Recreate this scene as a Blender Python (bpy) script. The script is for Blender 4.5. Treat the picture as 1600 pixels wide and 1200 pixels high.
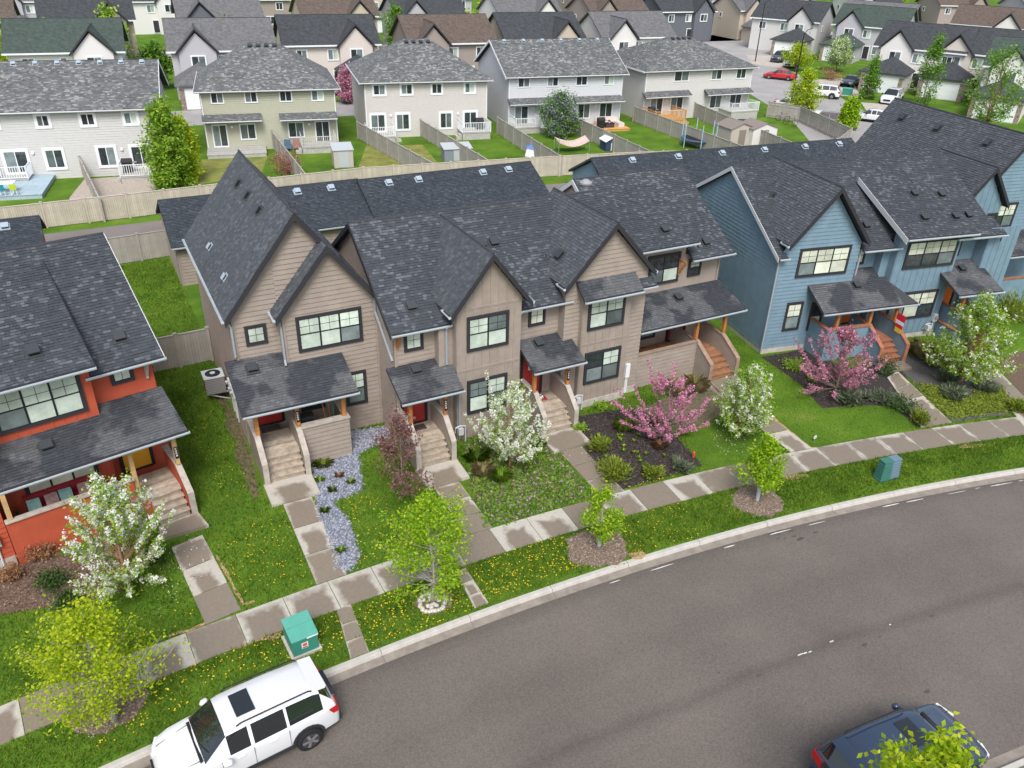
import bpy, math, random
import numpy as np
from mathutils import Vector, Matrix
R_=math.radians
random.seed(7)
SC=bpy.context.scene
COL=SC.collection
for o in list(bpy.data.objects): bpy.data.objects.remove(o)
# ------------------------------------------------------------------ camera
FPX=1252.07; CAMH=19.2
def _rot(yaw,pitch,roll):
    cy,sy=math.cos(yaw),math.sin(yaw)
    fwd=np.array([sy*math.cos(pitch),cy*math.cos(pitch),-math.sin(pitch)])
    r=np.array([cy,-sy,0.]); u=np.cross(r,fwd)
    return np.array([math.cos(roll)*r+math.sin(roll)*u, math.sin(roll)*r-math.cos(roll)*u, fwd])
RC=_rot(R_(28.456),R_(29.880),R_(1.805))
cam=bpy.data.cameras.new('camera'); camo=bpy.data.objects.new('camera',cam); COL.objects.link(camo)
cam.sensor_width=36; cam.lens=FPX/1600*36; cam.clip_end=2000; cam.clip_start=.1
M=Matrix.Identity(4)
for i in range(3):
    M[i][0]=RC[0][i]; M[i][1]=-RC[1][i]; M[i][2]=-RC[2][i]
M[2][3]=CAMH
camo.matrix_world=M; SC.camera=camo
def ray(px): return RC.T@np.array([(px[0]-800)/FPX,(px[1]-600)/FPX,1.0])
def G(x,y,z=0.0):
    d=ray((x,y)); t=(z-CAMH)/d[2]; return (d[0]*t,d[1]*t)
# ------------------------------------------------------------------ light
SUN_EL,SUN_AZ=52,205
w=bpy.data.worlds.new('World'); SC.world=w; w.use_nodes=True
nt=w.node_tree; bg=nt.nodes['Background']
sky=nt.nodes.new('ShaderNodeTexSky'); sky.sky_type='NISHITA'; sky.sun_disc=False
sky.sun_elevation=R_(SUN_EL); sky.sun_rotation=R_(SUN_AZ); sky.dust_density=3.0; sky.air_density=1.0
hs=nt.nodes.new('ShaderNodeHueSaturation'); hs.inputs['Saturation'].default_value=.62
nt.links.new(sky.outputs[0],hs.inputs['Color']); nt.links.new(hs.outputs[0],bg.inputs[0]); bg.inputs[1].default_value=.125
sl=bpy.data.lights.new('sun','SUN'); sl.energy=1.5; sl.angle=R_(22); sl.color=(1,.985,.965)
so=bpy.data.objects.new('sun',sl); COL.objects.link(so)
sd=Vector((math.sin(R_(SUN_AZ))*math.cos(R_(SUN_EL)),math.cos(R_(SUN_AZ))*math.cos(R_(SUN_EL)),math.sin(R_(SUN_EL))))
so.rotation_euler=sd.to_track_quat('Z','Y').to_euler()
so.location=(0,0,60)
SC.view_settings.view_transform='Standard'; SC.view_settings.look='None'
SC.view_settings.exposure=0.74; SC.view_settings.gamma=1.0
SC.render.resolution_x=1024; SC.render.resolution_y=768
# ------------------------------------------------------------------ materials
MATS={}
def mat(name,col,rough=.8,spec=.3,metal=0,coat=0,island=0,noise=0,nscale=3.0,bump=0,bscale=40,col2=None,emit=None,two=False,objr=0):
    """plain principled material with optional noise mottling / per-piece variation / fine relief"""
    if name in MATS: return MATS[name]
    m=bpy.data.materials.new(name); m.use_nodes=True; t=m.node_tree; b=t.nodes['Principled BSDF']
    b.inputs['Roughness'].default_value=rough; b.inputs['Specular IOR Level'].default_value=spec; b.inputs['Metallic'].default_value=metal
    b.inputs['Coat Weight'].default_value=coat
    c4=(*col,1)
    b.inputs['Base Color'].default_value=c4
    src=None; tc=t.nodes.new('ShaderNodeTexCoord')
    if noise:
        n=t.nodes.new('ShaderNodeTexNoise'); n.inputs['Scale'].default_value=nscale; n.inputs['Detail'].default_value=6; n.inputs['Roughness'].default_value=.65
        t.links.new(tc.outputs['Object'],n.inputs['Vector'])
        r=t.nodes.new('ShaderNodeValToRGB'); e=r.color_ramp.elements
        lo=tuple(max(0,c*(1-noise)) for c in col); hi=tuple(min(1,c*(1+noise)) for c in (col2 or col))
        e[0].color=(*lo,1); e[1].color=(*hi,1); e[0].position=.32; e[1].position=.68
        t.links.new(n.outputs['Fac'],r.inputs[0]); src=r.outputs[0]
    if island:
        g=t.nodes.new('ShaderNodeNewGeometry'); mr=t.nodes.new('ShaderNodeMapRange'); mr.inputs[3].default_value=1-island; mr.inputs[4].default_value=1+island
        t.links.new(g.outputs['Random Per Island'],mr.inputs[0])
        mx=t.nodes.new('ShaderNodeVectorMath'); mx.operation='MULTIPLY'
        if src: t.links.new(src,mx.inputs[0])
        else: mx.inputs[0].default_value=col
        t.links.new(mr.outputs[0],mx.inputs[1]); src=mx.outputs[0]
    if objr:
        oi=t.nodes.new('ShaderNodeObjectInfo'); mr=t.nodes.new('ShaderNodeMapRange'); mr.inputs[3].default_value=1-objr; mr.inputs[4].default_value=1.08
        t.links.new(oi.outputs['Random'],mr.inputs[0]); mx=t.nodes.new('ShaderNodeVectorMath'); mx.operation='MULTIPLY'; t.links.new(src,mx.inputs[0]); t.links.new(mr.outputs[0],mx.inputs[1]); src=mx.outputs[0]
    if src: t.links.new(src,b.inputs['Base Color'])
    if bump:
        n2=t.nodes.new('ShaderNodeTexNoise'); n2.inputs['Scale'].default_value=bscale; n2.inputs['Detail'].default_value=4
        t.links.new(tc.outputs['Object'],n2.inputs['Vector'])
        bp=t.nodes.new('ShaderNodeBump'); bp.inputs['Strength'].default_value=bump; bp.inputs['Distance'].default_value=.02
        t.links.new(n2.outputs['Fac'],bp.inputs['Height']); t.links.new(bp.outputs[0],b.inputs['Normal'])
    if emit: b.inputs['Emission Color'].default_value=(*emit,1); b.inputs['Emission Strength'].default_value=1
    MATS[name]=m; return m
def leafmat(name,cols,trans=.35):
    """foliage: colour picked per leaf from a ramp, some light passes through"""
    if name in MATS: return MATS[name]
    m=bpy.data.materials.new(name); m.use_nodes=True; t=m.node_tree; b=t.nodes['Principled BSDF']
    g=t.nodes.new('ShaderNodeNewGeometry'); r=t.nodes.new('ShaderNodeValToRGB'); e=r.color_ramp.elements
    while len(e)<len(cols): e.new(.5)
    for i,c in enumerate(cols): e[i].position=i/(len(cols)-1) if len(cols)>1 else 0; e[i].color=(*c,1)
    t.links.new(g.outputs['Random Per Island'],r.inputs[0]); t.links.new(r.outputs[0],b.inputs['Base Color'])
    if name=='grass_blades':
        tc=t.nodes.new('ShaderNodeTexCoord'); n=t.nodes.new('ShaderNodeTexNoise'); n.inputs['Scale'].default_value=.9; n.inputs['Detail'].default_value=5; n.inputs['Roughness'].default_value=.7; t.links.new(tc.outputs['Object'],n.inputs['Vector'])
        q=t.nodes.new('ShaderNodeValToRGB'); q.color_ramp.elements[0].position=.36; q.color_ramp.elements[0].color=(.52,.62,.5,1); q.color_ramp.elements[1].position=.66; q.color_ramp.elements[1].color=(1.45,1.2,1.3,1); t.links.new(n.outputs['Fac'],q.inputs[0])
        v=t.nodes.new('ShaderNodeVectorMath'); v.operation='MULTIPLY'; t.links.new(r.outputs[0],v.inputs[0]); t.links.new(q.outputs[0],v.inputs[1]); t.links.new(v.outputs[0],b.inputs['Base Color']); r=v
    b.inputs['Roughness'].default_value=.6; b.inputs['Specular IOR Level'].default_value=.2
    tr=t.nodes.new('ShaderNodeBsdfTranslucent'); t.links.new(r.outputs[0],tr.inputs[0])
    mx=t.nodes.new('ShaderNodeMixShader'); mx.inputs[0].default_value=trans
    t.links.new(b.outputs[0],mx.inputs[1]); t.links.new(tr.outputs[0],mx.inputs[2]); t.links.new(mx.outputs[0],t.nodes['Material Output'].inputs[0])
    MATS[name]=m; return m
def shinglemat(name,dark,light,hi,patch=.5,pscale=.35,stain=None):
    """asphalt shingles: tone per tab, lighter weathered tabs gathered in patches"""
    if name in MATS: return MATS[name]
    m=bpy.data.materials.new(name); m.use_nodes=True; t=m.node_tree; b=t.nodes['Principled BSDF']; L=t.links
    b.inputs['Roughness'].default_value=.85; b.inputs['Specular IOR Level'].default_value=.25
    g=t.nodes.new('ShaderNodeNewGeometry'); tc=t.nodes.new('ShaderNodeTexCoord')
    n=t.nodes.new('ShaderNodeTexNoise'); n.inputs['Scale'].default_value=pscale; n.inputs['Detail'].default_value=3
    L.new(tc.outputs['Object'],n.inputs['Vector'])
    a=t.nodes.new('ShaderNodeMath'); a.operation='MULTIPLY_ADD'; L.new(n.outputs['Fac'],a.inputs[0]); a.inputs[1].default_value=patch*2.4; a.inputs[2].default_value=-patch*1.2
    s=t.nodes.new('ShaderNodeMath'); s.operation='ADD'; L.new(g.outputs['Random Per Island'],s.inputs[0]); L.new(a.outputs[0],s.inputs[1])
    r=t.nodes.new('ShaderNodeValToRGB'); e=r.color_ramp.elements
    e[0].position=.05; e[0].color=(*dark,1); e[1].position=.75; e[1].color=(*light,1); x=e.new(1.0); x.color=(*hi,1)
    L.new(s.outputs[0],r.inputs[0])
    f=t.nodes.new('ShaderNodeTexNoise'); f.inputs['Scale'].default_value=60; L.new(tc.outputs['Object'],f.inputs['Vector'])
    mr=t.nodes.new('ShaderNodeMapRange'); mr.inputs[3].default_value=.7; mr.inputs[4].default_value=1.3; L.new(f.outputs['Fac'],mr.inputs[0])
    v=t.nodes.new('ShaderNodeVectorMath'); v.operation='MULTIPLY'; L.new(r.outputs[0],v.inputs[0]); L.new(mr.outputs[0],v.inputs[1])
    out=v.outputs[0]
    if stain:
        n3=t.nodes.new('ShaderNodeTexNoise'); n3.inputs['Scale'].default_value=.55; n3.inputs['Detail'].default_value=5; L.new(tc.outputs['Object'],n3.inputs['Vector'])
        r3=t.nodes.new('ShaderNodeValToRGB'); r3.color_ramp.elements[0].position=.47; r3.color_ramp.elements[1].position=.53
        L.new(n3.outputs['Fac'],r3.inputs[0]); mx=t.nodes.new('ShaderNodeMix'); mx.data_type='RGBA'
        L.new(r3.outputs[0],mx.inputs['Factor']); L.new(out,mx.inputs['A'])
        v2=t.nodes.new('ShaderNodeVectorMath'); v2.operation='MULTIPLY'; L.new(out,v2.inputs[0]); v2.inputs[1].default_value=stain
        L.new(v2.outputs[0],mx.inputs['B']); out=mx.outputs['Result']
    L.new(out,b.inputs['Base Color'])
    MATS[name]=m; return m
def slabmat(name,dry,wet):
    """concrete: each slab still wet in the middle, drying in from its edges (uv 0..1 on each slab)"""
    if name in MATS: return MATS[name]
    m=bpy.data.materials.new(name); m.use_nodes=True; t=m.node_tree; b=t.nodes['Principled BSDF']; L=t.links
    tc=t.nodes.new('ShaderNodeTexCoord'); sp=t.nodes.new('ShaderNodeSeparateXYZ'); L.new(tc.outputs['UV'],sp.inputs[0])
    def mth(op,a,b_=None):
        k=t.nodes.new('ShaderNodeMath'); k.operation=op
        for i,x in enumerate((a,b_)):
            if x is None: continue
            if isinstance(x,(int,float)): k.inputs[i].default_value=x
            else: L.new(x,k.inputs[i])
        return k.outputs[0]
    def edge(c): return mth('MINIMUM',c,mth('SUBTRACT',1.0,c))
    oi=t.nodes.new('ShaderNodeObjectInfo')
    ex,ey=edge(sp.outputs[0]),mth('SUBTRACT',1.0,sp.outputs[1])
    d=mth('MINIMUM',ex,mth('MULTIPLY',ey,.7))
    n=t.nodes.new('ShaderNodeTexNoise'); n.inputs['Scale'].default_value=1.9; n.inputs['Detail'].default_value=7; L.new(tc.outputs['Object'],n.inputs['Vector'])
    k=mth('ADD',d,mth('MULTIPLY',mth('SUBTRACT',n.outputs['Fac'],.5),.42))
    k=mth('ADD',k,mth('MULTIPLY',mth('SUBTRACT',oi.outputs['Random'],.5),.34))
    r=t.nodes.new('ShaderNodeValToRGB'); e=r.color_ramp.elements; e[0].position=.01; e[1].position=.13
    e[0].color=(*dry,1); e[1].color=(*wet,1); L.new(k,r.inputs[0])
    n2=t.nodes.new('ShaderNodeTexNoise'); n2.inputs['Scale'].default_value=9; n2.inputs['Detail'].default_value=8; L.new(tc.outputs['Object'],n2.inputs['Vector'])
    mr=t.nodes.new('ShaderNodeMapRange'); mr.inputs[3].default_value=.8; mr.inputs[4].default_value=1.2; L.new(n2.outputs['Fac'],mr.inputs[0])
    v=t.nodes.new('ShaderNodeVectorMath'); v.operation='MULTIPLY'; L.new(r.outputs[0],v.inputs[0]); L.new(mr.outputs[0],v.inputs[1]); L.new(v.outputs[0],b.inputs['Base Color'])
    mr2=t.nodes.new('ShaderNodeMapRange'); mr2.inputs[1].default_value=.01; mr2.inputs[2].default_value=.13; mr2.inputs[3].default_value=.9; mr2.inputs[4].default_value=.45; L.new(k,mr2.inputs[0]); L.new(mr2.outputs[0],b.inputs['Roughness'])
    MATS[name]=m; return m
TAN=mat('tan_siding',(.318,.266,.226),.75,noise=.10,nscale=2)
BLUE=mat('blue_siding',(.165,.252,.315),.75,noise=.10,nscale=2)
RED=mat('red_siding',(.45,.088,.045),.75,noise=.10,nscale=2)
TRIM=mat('charcoal_trim',(.035,.034,.040),.6)
SASH=mat('black_sash',(.018,.022,.025),.5)
WHITE=mat('white_paint',(.78,.80,.82),.5)
GUT=mat('white_gutter',(.50,.56,.61),.4)
SPOUT=mat('grey_downspout',(.30,.33,.37),.5)
CREAM=mat('cream_siding',(.56,.555,.54),.8,noise=.04)
OLIVE=mat('olive_siding',(.43,.43,.335),.8,noise=.04)
BEIGE=mat('beige_siding',(.56,.53,.50),.8,noise=.04)
PALE=mat('pale_grey_siding',(.58,.59,.61),.8,noise=.04)
IVORY=mat('ivory_siding',(.57,.56,.535),.8,noise=.04)
CONC=mat('concrete',(.46,.43,.38),.9,noise=.18,nscale=4,bump=.2)
KERB=mat('kerb_concrete',(.47,.445,.405),.9,noise=.12,nscale=3)
SLAB=slabmat('damp_concrete',(.46,.43,.375),(.225,.186,.145))
PATH=slabmat('damp_path',(.47,.43,.37),(.235,.195,.15))
CEDAR=mat('cedar',(.42,.175,.055),.6,noise=.25,nscale=6)
OLDWOOD=mat('weathered_wood',(.40,.335,.265),.85,noise=.28,nscale=5,island=.25)
BROWNWOOD=mat('stained_wood',(.30,.15,.08),.75,noise=.25,nscale=5,island=.18)
ORANGEWOOD=mat('orange_stain_wood',(.33,.135,.075),.7,noise=.2,nscale=5,island=.12)
CAPWOOD=mat('grey_cap_wood',(.42,.375,.325),.85,noise=.2,nscale=4)
BROWNCAP=mat('brown_cap_wood',(.30,.21,.16),.8,noise=.2,nscale=4)
REDDOOR=mat('red_door',(.36,.03,.028),.45)
YELDOOR=mat('yellow_door',(.72,.36,.03),.45)
ORDOOR=mat('orange_door',(.62,.16,.03),.45)
BLIND=mat('blind_glass',(.64,.74,.64),.12,.8,noise=.22,nscale=1.6,objr=.38)
BLIND2=mat('cream_blind_glass',(.70,.74,.60),.12,.8,noise=.2,nscale=1.6,objr=.38)
SCREEN=mat('screen_glass',(.19,.235,.235),.10,.8,noise=.3,nscale=1.6,objr=.5)
DARKGL=mat('dark_glass',(.035,.045,.05),.06,.9,noise=.5,nscale=3)
BLACK=mat('black_plastic',(.02,.02,.022),.5)
GREY=mat('grey_metal',(.35,.36,.37),.45,metal=.3)
LGREY=mat('light_grey_metal',(.55,.57,.58),.5)
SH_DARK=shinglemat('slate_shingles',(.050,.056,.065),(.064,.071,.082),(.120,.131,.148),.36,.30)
SH_SIDE=shinglemat('slate_shingles_lit',(.068,.075,.085),(.084,.092,.104),(.118,.127,.142),.2,.30)  # lighter copy of the slate for left-facing slopes, daylight put into its colour
SH_PORCH=shinglemat('slate_shingles_damp',(.098,.101,.107),(.112,.116,.123),(.142,.146,.153),.15,.4,stain=(.46,.49,.53))
SH_GAR=shinglemat('slate_shingles_garage',(.040,.048,.058),(.054,.064,.077),(.080,.091,.106),.2,.25)
SH_FAR=shinglemat('mottled_shingles',(.105,.11,.112),(.165,.172,.175),(.30,.30,.29),.25,.5)
FASC=mat('roof_edge',(.05,.052,.058),.8)
FENCE=mat('fence_paint',(.50,.445,.365),.85,noise=.12,nscale=1.5,island=.09)
FENCEG=mat('fence_grey_paint',(.36,.335,.30),.85,noise=.12,nscale=1.5,island=.07)
MULCH=mat('dark_mulch',(.045,.037,.036),.95,noise=.5,nscale=14,bump=.6,bscale=50)
MULCHB=mat('brown_mulch',(.14,.095,.07),.95,noise=.45,nscale=12,bump=.6,bscale=50)
SOIL=mat('bare_soil',(.16,.115,.08),.95,noise=.4,nscale=5,bump=.5)
STRAW=mat('dry_grass_edge',(.40,.27,.14),.95,noise=.35,nscale=6)
BARK=mat('bark',(.20,.155,.125),.9,noise=.3,nscale=10)
BARKP=mat('pale_bark',(.42,.38,.36),.9,noise=.2,nscale=10)
BARKR=mat('reddish_bark',(.30,.16,.10),.9,noise=.25,nscale=10)
# ------------------------------------------------------------------ mesh helpers
class MB:
    def __init__(s): s.v=[]; s.f=[]; s.m=[]
    def face(s,pts,mi=0):
        i=len(s.v); s.v+=[tuple(p) for p in pts]; s.f.append(tuple(range(i,i+len(pts)))); s.m.append(mi)
    def hexa(s,p,mi=0):   # 8 points: bottom 0-3 ccw, top 4-7
        i=len(s.v); s.v+=[tuple(q) for q in p]
        for f in ((3,2,1,0),(4,5,6,7),(0,1,5,4),(1,2,6,5),(2,3,7,6),(3,0,4,7)): s.f.append(tuple(i+k for k in f)); s.m.append(mi)
        return s
    def box(s,x0,x1,y0,y1,z0,z1,mi=0):
        return s.hexa([(x0,y0,z0),(x1,y0,z0),(x1,y1,z0),(x0,y1,z0),(x0,y0,z1),(x1,y0,z1),(x1,y1,z1),(x0,y1,z1)],mi)
    def bar(s,p,q,w,h,mi=0):
        p,q=Vector(p),Vector(q); d=(q-p).normalized(); up=Vector((0,0,1))
        if abs(d.z)>.95: up=Vector((0,1,0))
        a=d.cross(up).normalized()*w/2; b=a.cross(d).normalized()*h/2
        return s.hexa([p-a-b,p+a-b,q+a-b,q-a-b,p-a+b,p+a+b,q+a+b,q-a+b],mi)
    def prism(s,poly,z0,z1,mi=0):   # poly ccw in xy
        n=len(poly); i=len(s.v)
        s.v+=[(p[0],p[1],z0) for p in poly]+[(p[0],p[1],z1) for p in poly]
        s.f.append(tuple(i+k for k in reversed(range(n)))); s.f.append(tuple(i+n+k for k in range(n))); s.m+=[mi,mi]
        for k in range(n):
            j=(k+1)%n; s.f.append((i+k,i+j,i+n+j,i+n+k)); s.m.append(mi)
        return s
    def tube(s,pts,rad,n=6,mi=0,cap=True):
        pts=[Vector(p) for p in pts]; base=len(s.v); N=len(pts)
        for k,p in enumerate(pts):
            d=(pts[min(k+1,N-1)]-pts[max(k-1,0)]).normalized()
            a=d.cross(Vector((0,0,1)) if abs(d.z)<.9 else Vector((1,0,0))).normalized(); b=d.cross(a)
            r=rad[k] if hasattr(rad,'__len__') else rad
            for j in range(n):
                t=2*math.pi*j/n; s.v.append(tuple(p+a*(r*math.cos(t))+b*(r*math.sin(t))))
        for k in range(N-1):
            for j in range(n):
                j2=(j+1)%n; s.f.append((base+k*n+j,base+k*n+j2,base+(k+1)*n+j2,base+(k+1)*n+j)); s.m.append(mi)
        if cap:
            s.f.append(tuple(base+j for j in reversed(range(n)))); s.f.append(tuple(base+(N-1)*n+j for j in range(n))); s.m+=[mi,mi]
        return s
    def mesh(s,name,mats,smooth=False):
        me=bpy.data.meshes.new(name); me.from_pydata(s.v,[],s.f)
        for m in (mats if isinstance(mats,(list,tuple)) else [mats]): me.materials.append(m)
        if any(s.m): me.polygons.foreach_set('material_index',s.m)
        if smooth: me.polygons.foreach_set('use_smooth',[True]*len(me.polygons))
        me.update(); return me
    def build(s,name,mats,parent=None,smooth=False,stuff=False):
        return link(name,s.mesh(name,mats,smooth),parent,stuff)
ABS={}
def link(name,me,parent=None,stuff=False):
    o=bpy.data.objects.new(name,me); COL.objects.link(o)
    if parent is not None:
        o.parent=parent
        if parent.name in ABS: o.matrix_parent_inverse=ABS[parent.name]
    if stuff: o['kind']='stuff'
    return o
def tag(o,label,cat,group=None):
    o['label']=label; o['category']=cat
    if group: o['group']=group
    return o
def thing(name,label,cat,loc=(0,0,0),rot=0,group=None,absolute=False):
    o=bpy.data.objects.new(name,None); COL.objects.link(o); o.empty_display_size=.3
    loc=(loc[0],loc[1],loc[2] if len(loc)>2 else 0)
    o.location=loc; o.rotation_euler=(0,0,rot)
    if absolute: ABS[o.name]=(Matrix.Translation(loc)@Matrix.Rotation(rot,4,'Z')).inverted()
    return tag(o,label,cat,group)
def struct(o): o['kind']='structure'; return o
def npmesh(name,V,F,mats,smooth=False):
    """V (n,3) array, F (m,k) array of equal sized faces"""
    me=bpy.data.meshes.new(name); V=np.asarray(V,np.float32); F=np.asarray(F,np.int32); k=F.shape[1]
    me.vertices.add(len(V)); me.vertices.foreach_set('co',V.ravel())
    me.loops.add(F.size); me.loops.foreach_set('vertex_index',F.ravel())
    me.polygons.add(len(F)); me.polygons.foreach_set('loop_start',np.arange(0,F.size,k,dtype=np.int32))
    for m in (mats if isinstance(mats,(list,tuple)) else [mats]): me.materials.append(m)
    if smooth: me.polygons.foreach_set('use_smooth',[True]*len(F))
    me.update(calc_edges=True); me.validate(); return me
def clip(poly,a,b,c):
    """keep part of 2d polygon with a*x+b*y+c>=0"""
    out=[]; n=len(poly)
    for i in range(n):
        p,q=poly[i],poly[(i+1)%n]; dp=a*p[0]+b*p[1]+c; dq=a*q[0]+b*q[1]+c
        if dp>=0: out.append(p)
        if (dp>=0)!=(dq>=0):
            t=dp/(dp-dq); out.append((p[0]+(q[0]-p[0])*t,p[1]+(q[1]-p[1])*t))
    return out
def inpoly(P,poly):
    P=np.asarray(P); x,y=P[:,0],P[:,1]; r=np.zeros(len(P),bool); n=len(poly)
    for i in range(n):
        (x1,y1),(x2,y2)=poly[i][:2],poly[(i+1)%n][:2]
        c=((y1>y)!=(y2>y)); 
        with np.errstate(divide='ignore',invalid='ignore'): xi=(x2-x1)*(y-y1)/(y2-y1)+x1
        r^=c&(x<xi)
    return r
def sharp(o,deg=35):
    import bmesh
    bm=bmesh.new(); bm.from_mesh(o.data); bmesh.ops.remove_doubles(bm,verts=bm.verts,dist=1e-4); bmesh.ops.recalc_face_normals(bm,faces=bm.faces)
    for f in bm.faces: f.smooth=True
    for e in bm.edges:
        if len(e.link_faces)==2 and e.calc_face_angle(0)>R_(deg): e.smooth=False
    bm.to_mesh(o.data); bm.free(); return o
# ------------------------------------------------------------------ building kit
RNG=random.Random(11)
def roof(parent,pts,shm,th=.16,tab=.165,course=.13,name='roof',fascia=None,shingles=True,under=None):
    """one roof plane: a slab (pts[0]->pts[1] is its eave, left to right seen from outside) carrying lapped shingle tabs"""
    P=[Vector(p) for p in pts]; u=(P[1]-P[0]).normalized(); n=u.cross(P[2]-P[1]).normalized()
    if n.z<0: n=-n
    v=n.cross(u)
    if v.z<0: v=-v
    mb=MB(); N=len(P); i=0
    mb.v=[tuple(p) for p in P]+[tuple(p-Vector((0,0,th))) for p in P]
    mb.f=[tuple(range(N)),tuple(reversed(range(N,2*N)))]+[(k,k+N,(k+1)%N+N,(k+1)%N) for k in range(N)]
    mb.m=[0]*len(mb.f)
    ro=mb.build(name,fascia or FASC,parent)
    if not shingles: ro.data.materials[0]=shm; return ro
    poly=[((p-P[0]).dot(u),(p-P[0]).dot(v)) for p in P]
    area=sum(poly[k][0]*poly[(k+1)%N][1]-poly[(k+1)%N][0]*poly[k][1] for k in range(N))
    if area<0: poly=poly[::-1]
    edges=[]
    for k in range(N):
        (x1,y1),(x2,y2)=poly[k],poly[(k+1)%N]; edges.append((-(y2-y1),x2-x1,(y2-y1)*x1-(x2-x1)*y1))
    umin,umax=min(p[0] for p in poly)-.3,max(p[0] for p in poly); vmax=max(p[1] for p in poly)
    sm=MB(); row=0; vv=-.03
    O=P[0]
    while vv<vmax:
        x=umin-RNG.random()*tab
        v1=vv+course
        while x<umax:
            wd=tab*(.62+.76*RNG.random()); q=[(x,vv),(x+wd-.006,vv),(x+wd-.006,v1),(x,v1)]
            for (a,b,c) in edges:
                if not q: break
                if min(a*p[0]+b*p[1]+c for p in q)<-1e-9:
                    q=clip(q,a,b,c-0.0)
            x+=wd
            if len(q)<3: continue
            lift=.016 if RNG.random()<.55 else .030
            top=[O+u*a+v*b+n*(.006+lift*max(0,(v1-b)/course)) for a,b in q]
            sm.face(top)
            lo=[k for k,p in enumerate(q) if p[1]<vv+1e-4]
            if len(lo)==2 and lift>.01:
                a,b=sorted(lo,key=lambda k:q[k][0]); pa,pb=top[a],top[b]
                sm.face([pa-n*(lift+.004),pb-n*(lift+.004),pb,pa])
        vv=v1; row+=1
    sm.build('shingles',shm,ro,stuff=True)
    return ro
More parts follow.
